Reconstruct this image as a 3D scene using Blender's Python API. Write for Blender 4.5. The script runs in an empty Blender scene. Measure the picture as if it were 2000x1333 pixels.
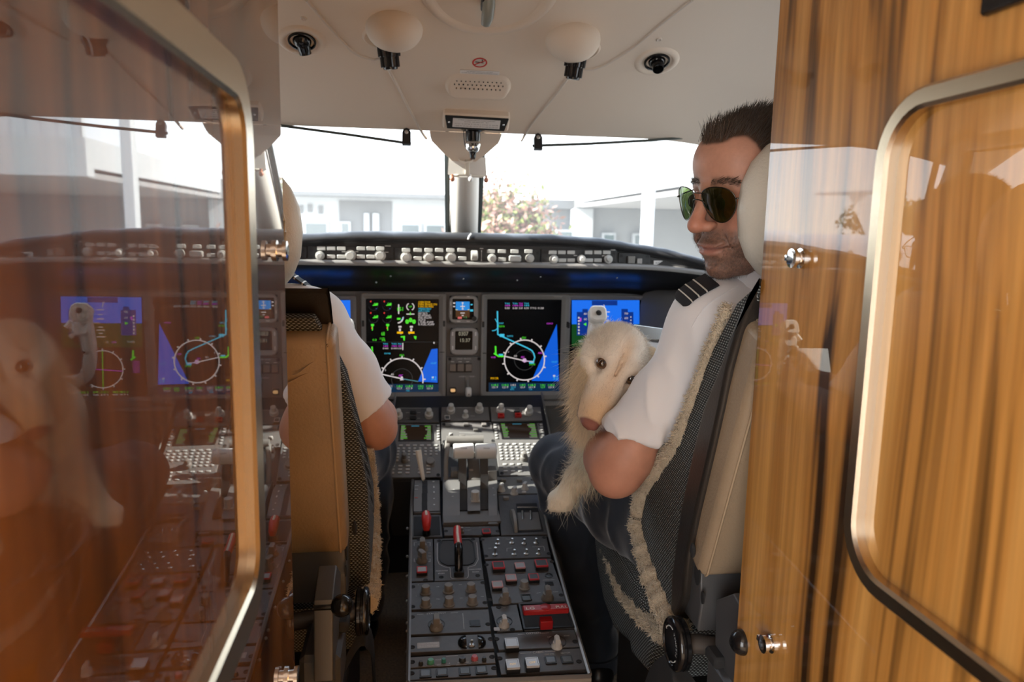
import bpy, bmesh, math, random
import numpy as np
from math import sin, cos, tan, pi, radians, sqrt, atan2, floor
from mathutils import Matrix, Vector
rnd = random.Random(7)
nrng = np.random.default_rng(7)
SC = bpy.context.scene
COL = SC.collection

# ------------------------------------------------------------------ camera, sky, sun, exposure
FPX = 1450.0                                   # focal length in pixels of the 2000 x 1333 frame
YAW, PITCH, ROLL = radians(7.77), radians(8.47), radians(1.1)
CAM = np.array([-0.17, 0.0, 1.25])
cF = np.array([sin(YAW)*cos(PITCH), cos(YAW)*cos(PITCH), -sin(PITCH)])
_r0 = np.array([cos(YAW), -sin(YAW), 0.0]); _u0 = np.cross(_r0, cF)
cR = _r0*cos(ROLL) + _u0*sin(ROLL); cU = _u0*cos(ROLL) - _r0*sin(ROLL)
cd = bpy.data.cameras.new('camera'); cam = bpy.data.objects.new('camera', cd); COL.objects.link(cam)
cd.sensor_width = 36.0; cd.lens = FPX/2000.0*36.0
cd.clip_start = 0.02; cd.clip_end = 500
cd.dof.use_dof = True; cd.dof.focus_distance = 1.13; cd.dof.aperture_fstop = 6.3
cam.matrix_world = Matrix(((cR[0], cU[0], -cF[0], CAM[0]), (cR[1], cU[1], -cF[1], CAM[1]),
                           (cR[2], cU[2], -cF[2], CAM[2]), (0, 0, 0, 1)))
SC.camera = cam

SC.view_settings.view_transform = 'Standard'
SC.view_settings.look = 'None'
SC.view_settings.gamma = 1.0
SC.view_settings.use_curve_mapping = False
SC.view_settings.exposure = 0.95
SC.cycles.use_denoising = True
SC.cycles.max_bounces = 10; SC.cycles.diffuse_bounces = 6; SC.cycles.glossy_bounces = 5
SC.cycles.transparent_max_bounces = 24
SC.cycles.sample_clamp_indirect = 6.0
SC.cycles.caustics_reflective = False; SC.cycles.caustics_refractive = False

SKY_STRENGTH = 2.8
world = bpy.data.worlds.new('sky'); SC.world = world; world.use_nodes = True
wn = world.node_tree.nodes; wl = world.node_tree.links
wn.clear()
w_out = wn.new('ShaderNodeOutputWorld'); w_bg = wn.new('ShaderNodeBackground')
w_tc = wn.new('ShaderNodeTexCoord'); w_sp = wn.new('ShaderNodeSeparateXYZ'); w_cr = wn.new('ShaderNodeValToRGB')
wl.new(w_tc.outputs['Generated'], w_sp.inputs[0]); wl.new(w_sp.outputs['Z'], w_cr.inputs[0])
e = w_cr.color_ramp.elements
e[0].position = 0.0; e[0].color = (0.94, 0.93, 0.90, 1)
e[1].position = 1.0; e[1].color = (0.46, 0.54, 0.70, 1)
for ps, c in ((0.12, (0.77, 0.82, 0.88, 1)), (0.4, (0.60, 0.69, 0.82, 1))):
    n_ = w_cr.color_ramp.elements.new(ps); n_.color = c
wl.new(w_cr.outputs[0], w_bg.inputs[0]); w_bg.inputs[1].default_value = SKY_STRENGTH
wl.new(w_bg.outputs[0], w_out.inputs[0])

SUN_TO = Vector((-0.80, -0.12, 0.54)).normalized()     # towards the sun
sd = bpy.data.lights.new('sun', 'SUN'); sun = bpy.data.objects.new('sun', sd); COL.objects.link(sun)
sd.energy = 9.0; sd.angle = radians(0.6); sd.color = (1.0, 0.95, 0.86)
sun.rotation_euler = SUN_TO.to_track_quat('Z', 'Y').to_euler(); sun.location = (-8, -1, 8)

def area_lamp(name, loc, target, sx, sy, power, color):
    d = bpy.data.lights.new(name, 'AREA'); d.shape = 'RECTANGLE'; d.size = sx; d.size_y = sy
    d.energy = power; d.color = color
    o = bpy.data.objects.new(name, d); COL.objects.link(o); o.location = loc
    o.rotation_euler = (Vector(target)-Vector(loc)).to_track_quat('-Z', 'Y').to_euler()
    return o
# unseen lamp added behind the photographer for daylight from the entry door
area_lamp('entry_door_daylight', (-0.80, -0.75, 1.00), (0.30, 0.85, 1.40), 1.0, 1.3, 10.5, (1.0, 0.95, 0.89))

# ------------------------------------------------------------------ helpers
def ray(px, py):
    return cF + cR*((px-1000.0)/FPX) - cU*((py-666.5)/FPX)
def PY(px, py, Y):
    d = ray(px, py); return CAM + d*(Y-CAM[1])/d[1]
def PX(px, py, X):
    d = ray(px, py); return CAM + d*(X-CAM[0])/d[0]
def PZ(px, py, Z):
    d = ray(px, py); return CAM + d*(Z-CAM[2])/d[2]
def norm(v):
    v = np.asarray(v, float); return v/np.linalg.norm(v)

class Frame:
    """A plane with origin o, axes x and y and normal n (out of the surface)."""
    def __init__(s, o, x, y):
        s.o = np.array(o, float); s.x = norm(x); y = np.array(y, float)
        s.y = norm(y - s.x*np.dot(y, s.x)); s.n = np.cross(s.x, s.y)
    def at(s, px, py, h=0.0):
        d = ray(px, py); t = np.dot(s.o + s.n*h - CAM, s.n)/np.dot(d, s.n)
        p = CAM + d*t - s.o
        return float(np.dot(p, s.x)), float(np.dot(p, s.y))
    def M(s, u=0.0, v=0.0, h=0.0):
        o = s.o + s.x*u + s.y*v + s.n*h
        return Matrix(((s.x[0], s.y[0], s.n[0], o[0]), (s.x[1], s.y[1], s.n[1], o[1]),
                       (s.x[2], s.y[2], s.n[2], o[2]), (0, 0, 0, 1)))
    def W(s, u, v, h=0.0):
        return s.o + s.x*u + s.y*v + s.n*h

def T(x=0, y=0, z=0): return Matrix.Translation((x, y, z))
def RX(a): return Matrix.Rotation(a, 4, 'X')
def RY(a): return Matrix.Rotation(a, 4, 'Y')
def RZ(a): return Matrix.Rotation(a, 4, 'Z')
def S3(x, y, z): return Matrix.Diagonal((x, y, z, 1))
def basis(x, y, z, o):
    return Matrix(((x[0], y[0], z[0], o[0]), (x[1], y[1], z[1], o[1]), (x[2], y[2], z[2], o[2]), (0, 0, 0, 1)))

class MB:
    """collects geometry for ONE mesh"""
    def __init__(s): s.v = []; s.f = []; s.n = 0; s.c = []; s.cur = None
    def add(s, vs, fs, M=None):
        vs = np.asarray(vs, float).reshape(-1, 3)
        if M is not None:
            A = np.array(M); vs = vs @ A[:3, :3].T + A[:3, 3]
        b = s.n; s.v.append(vs); s.n += len(vs)
        for f in fs:
            s.f.append([b+i for i in f])
            if s.cur is not None: s.c.append(s.cur)
        return s
    def box(s, c, d, ch=0.0, M=None):
        hx, hy, hz = d[0]/2, d[1]/2, d[2]/2
        if ch <= 0:
            vs = [(x, y, z) for x in (-hx, hx) for y in (-hy, hy) for z in (-hz, hz)]
            fs = [(0, 1, 3, 2), (4, 6, 7, 5), (0, 4, 5, 1), (2, 3, 7, 6), (0, 2, 6, 4), (1, 5, 7, 3)]
        else:
            ch = min(ch, hx*.98, hy*.98, hz*.98); vs = []; ix = {}
            for sx in (-1, 1):
                for sy in (-1, 1):
                    for sz in (-1, 1):
                        ix[sx, sy, sz] = len(vs)
                        vs += [(sx*hx, sy*(hy-ch), sz*(hz-ch)), (sx*(hx-ch), sy*hy, sz*(hz-ch)), (sx*(hx-ch), sy*(hy-ch), sz*hz)]
            q = ((-1, -1), (1, -1), (1, 1), (-1, 1)); fs = []
            for a in (-1, 1):
                r = q if a > 0 else q[::-1]
                fs.append([ix[a, y, z] for y, z in r])
                fs.append([ix[z, a, y]+1 for y, z in r])
                fs.append([ix[y, z, a]+2 for y, z in r])
            for a in (-1, 1):
                for b in (-1, 1):
                    f = [ix[a, b, -1], ix[a, b, 1], ix[a, b, 1]+1, ix[a, b, -1]+1]; fs.append(f if a*b < 0 else f[::-1])
                    f = [ix[-1, a, b]+1, ix[1, a, b]+1, ix[1, a, b]+2, ix[-1, a, b]+2]; fs.append(f if a*b < 0 else f[::-1])
                    f = [ix[b, -1, a]+2, ix[b, 1, a]+2, ix[b, 1, a], ix[b, -1, a]]; fs.append(f if a*b < 0 else f[::-1])
            for sx in (-1, 1):
                for sy in (-1, 1):
                    for sz in (-1, 1):
                        i = ix[sx, sy, sz]; f = [i, i+1, i+2]; fs.append(f if sx*sy*sz > 0 else f[::-1])
        vs = np.array(vs)+np.array(c, float)
        return s.add(vs, fs, M)
    def lathe(s, prof, n=20, M=None):
        """prof: (r, z) from bottom to top, turned about local z"""
        vs = []; fs = []; rows = []
        for r, z in prof:
            if r < 1e-6: rows.append([len(vs)]); vs.append((0, 0, z))
            else:
                rows.append(list(range(len(vs), len(vs)+n)))
                vs += [(r*cos(2*pi*k/n), r*sin(2*pi*k/n), z) for k in range(n)]
        for a, b in zip(rows, rows[1:]):
            for k in range(n):
                k2 = (k+1) % n
                if len(a) == 1 and len(b) == 1: continue
                if len(a) == 1: fs.append((a[0], b[k2], b[k]))
                elif len(b) == 1: fs.append((a[k], a[k2], b[0]))
                else: fs.append((a[k], a[k2], b[k2], b[k]))
        return s.add(vs, fs, M)
    def cyl(s, p0, p1, r0, r1=None, n=16, ch=0.0):
        r1 = r0 if r1 is None else r1
        p0 = Vector(p0); p1 = Vector(p1); L = (p1-p0).length
        M = T(*p0) @ (p1-p0).to_track_quat('Z', 'Y').to_matrix().to_4x4()
        pr = [(0, 0)] + ([(r0-ch, 0), (r0, ch), (r1, L-ch), (r1-ch, L)] if ch else [(r0, 0), (r1, L)]) + [(0, L)]
        return s.lathe(pr, n, M)
    def ell(s, c, r, n=20, m=12, M=None):
        A = T(*c) @ S3(*r)
        if M is not None: A = M @ A
        return s.lathe([(max(0.0, sin(pi*k/m)) if 0 < k < m else 0, -cos(pi*k/m)) for k in range(m+1)], n, A)
    def tube(s, pts, r, n=8, closed=False, up=(0, 0, 1), flat=1.0, cap=True):
        """round (or flattened) tube along pts; r may be a list"""
        P = [np.array(p, float) for p in pts]; N = len(P); vs = []; fs = []
        rr = r if hasattr(r, '__len__') else [r]*N
        for i in range(N):
            a = P[(i-1) % N] if (closed or i > 0) else P[i]; b = P[(i+1) % N] if (closed or i < N-1) else P[i]
            t = norm(b-a); u = np.array(up, float); u = u - t*np.dot(u, t)
            if np.linalg.norm(u) < 1e-4: u = np.cross(t, (1, 0, 0)) if abs(t[0]) < .9 else np.cross(t, (0, 1, 0))
            u = norm(u); w = np.cross(t, u)
            for k in range(n):
                a_ = 2*pi*k/n
                vs.append(P[i] + rr[i]*(u*cos(a_)*flat + w*sin(a_)))
        for i in range(N if closed else N-1):
            j = (i+1) % N
            for k in range(n):
                k2 = (k+1) % n
                fs.append((i*n+k, i*n+k2, j*n+k2, j*n+k))
        if not closed and cap:
            fs.append(list(range(n))[::-1]); fs.append([(N-1)*n+k for k in range(n)])
        return s.add(vs, fs)
    def prism(s, poly, z0, z1, M=None, ch=0.0):
        """2D polygon (ccw) from z0 to z1, its top edge chamfered"""
        n = len(poly); P = np.array(poly, float)
        rings = [(P, z0)]
        if ch > 0:
            rings += [(P, z1-ch), (inset(P, ch), z1)]
        else: rings += [(P, z1)]
        vs = []; fs = []
        for q, z in rings: vs += [(a, b, z) for a, b in q]
        for r in range(len(rings)-1):
            for k in range(n):
                k2 = (k+1) % n
                fs.append((r*n+k, r*n+k2, (r+1)*n+k2, (r+1)*n+k))
        fs.append(list(range(n))[::-1]); fs.append([(len(rings)-1)*n+k for k in range(n)])
        return s.add(vs, fs, M)
    def ring(s, outer, inner, z0, z1, M=None):
        """frame between two 2D polygons of the same count"""
        n = len(outer); vs = []
        for q, z in ((outer, z0), (outer, z1), (inner, z1), (inner, z0)): vs += [(a, b, z) for a, b in q]
        fs = []
        for r in range(4):
            r2 = (r+1) % 4
            for k in range(n):
                k2 = (k+1) % n
                fs.append((r*n+k, r*n+k2, r2*n+k2, r2*n+k))
        return s.add(vs, fs, M)
    def sheet(s, P, closeu=False, closev=False):
        """grid of points P[i][j]"""
        P = np.asarray(P, float); m, n = P.shape[:2]; fs = []
        for i in range(m if closeu else m-1):
            for j in range(n if closev else n-1):
                i2 = (i+1) % m; j2 = (j+1) % n
                fs.append((i*n+j, i2*n+j, i2*n+j2, i*n+j2))
        return s.add(P.reshape(-1, 3), fs)
    def quad(s, a, b, c, d): return s.add([a, b, c, d], [(0, 1, 2, 3)])

def inset(P, d):
    P = np.asarray(P, float); n = len(P); out = []
    for i in range(n):
        a = P[i]-P[i-1]; b = P[(i+1) % n]-P[i]
        a = a/(np.linalg.norm(a)+1e-12); b = b/(np.linalg.norm(b)+1e-12)
        na = np.array((-a[1], a[0])); nb = np.array((-b[1], b[0])); m = na+nb
        k = max(0.35, 1+np.dot(na, nb)); out.append(P[i]+m*d/k)
    return np.array(out)
def rrect(cx, cy, w, h, r, n=4):
    r = min(r, w/2*.999, h/2*.999); pts = []
    for sx, sy, a0 in ((1, -1, -pi/2), (1, 1, 0), (-1, 1, pi/2), (-1, -1, pi)):
        for k in range(n+1):
            a = a0 + pi/2*k/n
            pts.append((cx+sx*(w/2-r)+r*cos(a), cy+sy*(h/2-r)+r*sin(a)))
    return pts
def circ(cx, cy, rx, ry=None, n=24):
    ry = rx if ry is None else ry
    return [(cx+rx*cos(2*pi*k/n), cy+ry*sin(2*pi*k/n)) for k in range(n)]
def bez(pts, n=12):
    """Catmull-Rom through pts"""
    P = [np.array(p, float) for p in pts]; P = [2*P[0]-P[1]] + P + [2*P[-1]-P[-2]]; out = []
    for i in range(1, len(P)-2):
        for k in range(n):
            t = k/n; a, b, c, d = P[i-1], P[i], P[i+1], P[i+2]
            out.append(0.5*((2*b)+(c-a)*t+(2*a-5*b+4*c-d)*t*t+(3*b-a-3*c+d)*t**3))
    out.append(P[-2]); return out

def mesh_of(name, mb, m=None, ang=38, smooth=True):
    me = bpy.data.meshes.new(name)
    V = np.concatenate(mb.v) if mb.v else np.zeros((0, 3))
    me.from_pydata(V.tolist(), [], mb.f)
    if smooth:
        me.shade_smooth(); me.set_sharp_from_angle(angle=radians(ang))
    if mb.c and len(mb.c) == len(mb.f):
        ca = me.color_attributes.new('Col', 'FLOAT_COLOR', 'CORNER')
        a = []
        for f, c in zip(mb.f, mb.c): a += [c[0], c[1], c[2], 1.0]*len(f)
        ca.data.foreach_set('color', a)
    if m is not None: me.materials.append(m)
    return me
def link(name, me, parent=None, M=None):
    o = bpy.data.objects.new(name, me); COL.objects.link(o)
    if parent is not None: o.parent = parent
    if M is not None: o.matrix_local = M
    return o
def obj(name, mb, m, parent=None, M=None, ang=38, smooth=True, label=None):
    o = link(name, mesh_of(name, mb, m, ang, smooth), parent, M)
    if label: o['label'] = label
    return o
def tag(o, label, cat, group=None, kind=None):
    if label: o['label'] = label
    if cat: o['category'] = cat
    if group: o['group'] = group
    if kind: o['kind'] = kind
    return o
def thing(name, label, cat, M=None, group=None):
    o = bpy.data.objects.new(name, None); COL.objects.link(o); o.empty_display_size = .02
    if M is not None: o.matrix_world = M
    return tag(o, label, cat, group)
def struct(o, label=None):
    o['kind'] = 'structure'
    if label: o['label'] = label
    return o

def text_mb(mb, body, size, M, align='CENTER', width=None, depth=0.0):
    """flat lettering as mesh, size = cap height"""
    c = bpy.data.curves.new('lettering', 'FONT'); c.body = body; c.size = 1.0; c.align_x = align; c.align_y = 'CENTER'
    c.resolution_u = 2
    o = bpy.data.objects.new('lettering', c); COL.objects.link(o)
    me = bpy.data.meshes.new_from_object(o)
    V = np.array([v.co[:] for v in me.vertices]); F = [list(p.vertices) for p in me.polygons]
    bpy.data.objects.remove(o); bpy.data.curves.remove(c); bpy.data.meshes.remove(me)
    if not len(V): return
    k = size/0.69; V = V*k
    if width:
        w = V[:, 0].max()-V[:, 0].min()
        if w > 0: V[:, 0] *= width/w
    mb.add(V, F, M)

# ------------------------------------------------------------------ materials
MATS = {}
def nt(name):
    m = bpy.data.materials.new(name); m.use_nodes = True
    n = m.node_tree.nodes; b = n['Principled BSDF']; MATS[name] = m
    return m, n, m.node_tree.links, b
def mat(name, col, rough=0.5, metal=0.0, spec=0.5, bump=0.0, bscale=200.0, var=0.0, vscale=8.0, coat=0.0, sheen=0.0, emit=0.0, attr=False, bdist=0.001, stretch=None):
    m, n, l, b = nt(name)
    b.inputs['Base Color'].default_value = (*col, 1); b.inputs['Roughness'].default_value = rough
    b.inputs['Metallic'].default_value = metal; b.inputs['Specular IOR Level'].default_value = spec
    b.inputs['Coat Weight'].default_value = coat; b.inputs['Coat Roughness'].default_value = 0.08
    if sheen: b.inputs['Sheen Weight'].default_value = sheen; b.inputs['Sheen Roughness'].default_value = 0.4
    src = None
    tc = n.new('ShaderNodeTexCoord'); co = tc.outputs['Object']
    if stretch:
        mp = n.new('ShaderNodeMapping'); mp.inputs['Scale'].default_value = stretch; l.new(co, mp.inputs[0]); co = mp.outputs[0]
    if attr:
        at = n.new('ShaderNodeAttribute'); at.attribute_name = 'Col'; src = at.outputs['Color']
    if var > 0:
        nz = n.new('ShaderNodeTexNoise'); nz.inputs['Scale'].default_value = vscale; nz.inputs['Detail'].default_value = 5
        l.new(co, nz.inputs['Vector'])
        mr = n.new('ShaderNodeMapRange'); mr.inputs['From Min'].default_value = .3; mr.inputs['From Max'].default_value = .7
        mr.inputs['To Min'].default_value = 1-var; mr.inputs['To Max'].default_value = 1+var
        l.new(nz.outputs['Fac'], mr.inputs['Value'])
        mx = n.new('ShaderNodeMix'); mx.data_type = 'RGBA'; mx.blend_type = 'MULTIPLY'; mx.inputs['Factor'].default_value = 1
        if src: l.new(src, mx.inputs['A'])
        else: mx.inputs['A'].default_value = (*col, 1)
        l.new(mr.outputs[0], mx.inputs['B']); src = mx.outputs['Result']
    if src: l.new(src, b.inputs['Base Color'])
    if emit:
        b.inputs['Emission Strength'].default_value = emit
        if src: l.new(src, b.inputs['Emission Color'])
        else: b.inputs['Emission Color'].default_value = (*col, 1)
    if bump > 0:
        nz = n.new('ShaderNodeTexNoise'); nz.inputs['Scale'].default_value = bscale; nz.inputs['Detail'].default_value = 3
        l.new(co, nz.inputs['Vector'])
        bp = n.new('ShaderNodeBump'); bp.inputs['Strength'].default_value = bump; bp.inputs['Distance'].default_value = bdist
        l.new(nz.outputs['Fac'], bp.inputs['Height']); l.new(bp.outputs[0], b.inputs['Normal'])
    return m

def emis(name, col, k=1.0, attr=False):
    """a lit screen element"""
    m, n, l, b = nt(name)
    b.inputs['Base Color'].default_value = (0.004, 0.004, 0.005, 1); b.inputs['Roughness'].default_value = 0.25; b.inputs['Specular IOR Level'].default_value = .12
    if attr:
        at = n.new('ShaderNodeAttribute'); at.attribute_name = 'Col'; l.new(at.outputs['Color'], b.inputs['Emission Color'])
    else: b.inputs['Emission Color'].default_value = (*col, 1)
    b.inputs['Emission Strength'].default_value = k
    return m

def glass_mat(name, tint=(0.93, 0.96, 0.95), haze=0.05):
    """thin pane: clear transmission, Fresnel reflection, a film of dust"""
    m, n, l, b = nt(name); n.remove(b); out = n['Material Output']
    tr = n.new('ShaderNodeBsdfTransparent'); tr.inputs[0].default_value = (*tint, 1)
    gl = n.new('ShaderNodeBsdfGlossy'); gl.inputs['Roughness'].default_value = 0.02
    df = n.new('ShaderNodeBsdfTranslucent'); df.inputs[0].default_value = (0.9, 0.9, 0.88, 1)
    lw = n.new('ShaderNodeLayerWeight'); lw.inputs['Blend'].default_value = 0.5
    pw = n.new('ShaderNodeMath'); pw.operation = 'POWER'; pw.inputs[1].default_value = 5.0; l.new(lw.outputs['Facing'], pw.inputs[0])
    sc = n.new('ShaderNodeMath'); sc.operation = 'MULTIPLY_ADD'; sc.inputs[1].default_value = .92; sc.inputs[2].default_value = .06; l.new(pw.outputs[0], sc.inputs[0])
    m1 = n.new('ShaderNodeMixShader'); m2 = n.new('ShaderNodeMixShader'); m1.inputs[0].default_value = haze
    l.new(tr.outputs[0], m1.inputs[1]); l.new(df.outputs[0], m1.inputs[2])
    l.new(sc.outputs[0], m2.inputs[0]); l.new(m1.outputs[0], m2.inputs[1]); l.new(gl.outputs[0], m2.inputs[2])
    l.new(m2.outputs[0], out.inputs[0]); return m

def wood_mat(name, dark, mid, light, coat_ior=1.9):
    """high-gloss striped veneer, grain running vertically"""
    m, n, l, b = nt(name)
    tc = n.new('ShaderNodeTexCoord')
    mp = n.new('ShaderNodeMapping'); mp.inputs['Scale'].default_value = (1, 1, 0.035); l.new(tc.outputs['Object'], mp.inputs[0])
    wb = n.new('ShaderNodeTexNoise'); wb.inputs['Scale'].default_value = 2.2; wb.inputs['Detail'].default_value = 2
    mp2 = n.new('ShaderNodeMapping'); mp2.inputs['Scale'].default_value = (1, 1, 0.5); l.new(tc.outputs['Object'], mp2.inputs[0])
    l.new(mp2.outputs[0], wb.inputs['Vector'])
    ad = n.new('ShaderNodeMix'); ad.data_type = 'VECTOR'; ad.inputs['Factor'].default_value = 0.07
    l.new(mp.outputs[0], ad.inputs['A']); l.new(wb.outputs['Color'], ad.inputs['B'])
    n1 = n.new('ShaderNodeTexNoise'); n1.inputs['Scale'].default_value = 26; n1.inputs['Detail'].default_value = 3; n1.inputs['Roughness'].default_value = .55
    n2 = n.new('ShaderNodeTexNoise'); n2.inputs['Scale'].default_value = 150; n2.inputs['Detail'].default_value = 4
    l.new(ad.outputs['Result'], n1.inputs['Vector']); l.new(ad.outputs['Result'], n2.inputs['Vector'])
    cr = n.new('ShaderNodeValToRGB'); E_ = cr.color_ramp.elements
    E_[0].position = .33; E_[0].color = (*dark, 1); E_[1].position = .70; E_[1].color = (*light, 1)
    q = E_.new(.40); q.color = (*[d*.55+m_*.45 for d, m_ in zip(dark, mid)], 1)
    q = E_.new(.46); q.color = (*mid, 1)
    l.new(n1.outputs['Fac'], cr.inputs[0])
    mr = n.new('ShaderNodeMapRange'); mr.inputs['From Min'].default_value = .3; mr.inputs['From Max'].default_value = .7
    mr.inputs['To Min'].default_value = .8; mr.inputs['To Max'].default_value = 1.15; l.new(n2.outputs['Fac'], mr.inputs['Value'])
    mx = n.new('ShaderNodeMix'); mx.data_type = 'RGBA'; mx.blend_type = 'MULTIPLY'; mx.inputs['Factor'].default_value = 1
    l.new(cr.outputs[0], mx.inputs['A']); l.new(mr.outputs[0], mx.inputs['B']); l.new(mx.outputs['Result'], b.inputs['Base Color'])
    b.inputs['Roughness'].default_value = .45; b.inputs['Specular IOR Level'].default_value = .2
    b.inputs['Coat Weight'].default_value = 1; b.inputs['Coat IOR'].default_value = coat_ior; b.inputs['Coat Roughness'].default_value = .012
    return m

def weave_mat(name, c0, c1, scale=260.0, axes=(0, 1)):
    """open knitted mesh cloth: rows of dark holes between pale threads"""
    m, n, l, b = nt(name)
    uv = n.new('ShaderNodeUVMap'); sp = n.new('ShaderNodeSeparateXYZ'); l.new(uv.outputs[0], sp.inputs[0])
    def mth(op, a, b_=None):
        k = n.new('ShaderNodeMath'); k.operation = op
        for i, x in enumerate((a, b_)):
            if x is None: continue
            if isinstance(x, (int, float)): k.inputs[i].default_value = x
            else: l.new(x, k.inputs[i])
        return k.outputs[0]
    u = mth('MULTIPLY', sp.outputs['X'], scale); v = mth('MULTIPLY', sp.outputs['Y'], scale*1.9)
    row = mth('FLOOR', mth('DIVIDE', v, 6.28318)); odd = mth('MODULO', row, 2.0)
    a = mth('SINE', mth('ADD', u, mth('MULTIPLY', odd, 3.14159))); c = mth('SINE', v)
    h = mth('MULTIPLY', mth('ADD', mth('MULTIPLY', a, .5), .5), mth('ADD', mth('MULTIPLY', c, .5), .5))
    cr = n.new('ShaderNodeValToRGB'); cr.color_ramp.elements[0].position = .25; cr.color_ramp.elements[1].position = .6
    cr.color_ramp.elements[0].color = (*c1, 1); cr.color_ramp.elements[1].color = (*c0, 1)
    l.new(h, cr.inputs[0]); l.new(cr.outputs[0], b.inputs['Base Color'])
    b.inputs['Roughness'].default_value = .85; b.inputs['Specular IOR Level'].default_value = .2
    bp = n.new('ShaderNodeBump'); bp.inputs['Strength'].default_value = .8; bp.inputs['Distance'].default_value = .002; bp.invert = True
    l.new(h, bp.inputs['Height']); l.new(bp.outputs[0], b.inputs['Normal']); return m

headliner = mat('headliner_beige', (0.70, 0.60, 0.50), .75, bump=.12, bscale=420)
piping_m = mat('headliner_piping', (0.60, 0.53, 0.46), .6)
wood_l = wood_mat('veneer_unlit_side', (0.014, 0.006, 0.002), (0.105, 0.045, 0.012), (0.20, 0.095, 0.030), 2.0)  # same veneer, darker: the unlit wall's shade is put into the colour
wood_r = wood_mat('veneer_lit_side', (0.030, 0.012, 0.003), (0.40, 0.175, 0.038), (0.60, 0.300, 0.080), 1.55)  # same veneer, brighter: the light on this wall is put into the colour
champ = mat('champagne_metal', (0.66, 0.56, 0.42), .26, 1.0, bump=.05, bscale=900, stretch=(1, 1, 40))
chrome = mat('polished_chrome', (0.8, 0.8, 0.8), .12, 1.0)
steel = mat('worn_steel', (0.55, 0.54, 0.52), .32, 1.0)
brass = mat('brass_screw', (0.6, 0.46, 0.26), .35, 1.0)
black = mat('black_plastic', (0.012, 0.012, 0.013), .42)
blackg = mat('black_gloss', (0.008, 0.008, 0.009), .15)
blackm = mat('black_matt', (0.015, 0.015, 0.016), .8)
cockpit_g = mat('panel_grey', (0.15, 0.145, 0.14), .55, bump=.05, bscale=900)
bezel_g = mat('bezel_grey', (0.25, 0.24, 0.23), .5, bump=.05, bscale=900)
bezel_l = mat('bezel_edge', (0.36, 0.345, 0.33), .5)
coam_m = mat('glareshield_black', (0.020, 0.020, 0.022), .5, bump=.15, bscale=500)
soffit_m = mat('glareshield_soffit', (0.020, 0.020, 0.022), .33, bump=.05, bscale=300)
coamg_m = mat('glareshield_panel', (0.028, 0.028, 0.029), .5)
knob_l = mat('knob_pale', (0.52, 0.51, 0.48), .45)
knob_g = mat('knob_grey', (0.20, 0.19, 0.175), .5)
key_l = mat('key_pale', (0.52, 0.52, 0.50), .5)
key_clear = mat('lamp_cap_clear', (0.42, 0.44, 0.46), .2)
key_dark = mat('lamp_cap_dark', (0.07, 0.08, 0.085), .3)
red_m = mat('red_plastic', (0.55, 0.025, 0.02), .4)
redd_m = mat('dark_red_plastic', (0.36, 0.012, 0.014), .38)
cream_m = mat('cream_plastic', (0.75, 0.70, 0.60), .45)
white_m = mat('white_plastic', (0.78, 0.77, 0.74), .4)
ltr_w = mat('white_lettering', (0.62, 0.62, 0.60), .6)
ltr_k = mat('black_lettering', (0.03, 0.03, 0.035), .6)
ltr_r = mat('red_lettering', (0.5, 0.06, 0.05), .6)
label_w = mat('white_label', (0.72, 0.70, 0.69), .5)
carpet_m = mat('carpet_tan', (0.48, 0.39, 0.29), .95, bump=.9, bscale=700, var=.25, vscale=160, spec=.1, bdist=.004)
side_m = mat('sidewall_beige', (0.48, 0.43, 0.37), .7, bump=.1, bscale=300)
post_m = mat('window_post_cream', (0.82, 0.76, 0.68), .55)
glass_w = glass_mat('windscreen_glass')
trim_dark = mat('seal_dark_green', (0.045, 0.055, 0.05), .5)
# ------------------------------------------------------------------ the setting
ZF = 0.10                                        # cockpit floor
WL, WR = -0.31, 0.25                             # faces of the two partitions beside the doorway
YE = 0.855                                       # their forward edge
XC = -0.03                                       # centre plane of the cockpit

def floor_sheet():
    b = MB(); b.box((0, 0.6, ZF-.02), (2.2, 4.6, .04)); return b
struct(obj('floor', floor_sheet(), carpet_m), 'tan cut-pile cockpit carpet')

def zc(x, y):
    """underside of the headliner"""
    prof = ((-2, 1.80), (1.0, 1.80), (1.3, 1.778), (1.5, 1.722), (1.73, 1.622), (1.85, 1.566), (1.99, 1.498), (2.2, 1.40))
    ys = [p[0] for p in prof]; zs = [p[1] for p in prof]
    z = float(np.interp(y, ys, zs)); u = max(0, abs(x-XC)-.45)
    return z - .35*u*u
def zcs(x, y):
    return (zc(x, y-.06)+2*zc(x, y-.03)+3*zc(x, y)+2*zc(x, y+.03)+zc(x, y+.06))/9
def ceil_at(px, py):
    d = ray(px, py); lo, hi = .3, 3.0
    for _ in range(40):
        m = (lo+hi)/2; p = CAM+d*m
        if p[2] > zcs(p[0], p[1]): hi = m
        else: lo = m
    return CAM+d*lo
def ceil_frame(p):
    e = .02; gx = (zcs(p[0]+e, p[1])-zcs(p[0]-e, p[1]))/(2*e); gy = (zcs(p[0], p[1]+e)-zcs(p[0], p[1]-e))/(2*e)
    o = (p[0], p[1], zcs(p[0], p[1]))
    return Frame(o, (1, 0, gx), (0, -1, -gy))      # normal points down into the cockpit
b = MB()
xs = np.linspace(-.95, .95, 58); ysn = np.concatenate([np.linspace(-1.7, .8, 12), np.linspace(.86, 1.985, 44)])
P = [[(x, y, zcs(x, y)) for x in xs] for y in ysn]
b.sheet(P)
Q = [[(x, 1.985, zcs(x, 1.985)), (x, 1.992, zcs(x, 1.985)+.004), (x, 1.985, zcs(x, 1.985)+.03), (x, 1.70, 1.80), (x, 1.2, 1.86), (x, -1.7, 1.86)] for x in xs]
b.sheet(Q)
ceil = struct(obj('ceiling', b, headliner, ang=60), 'beige moulded cockpit headliner')

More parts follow.
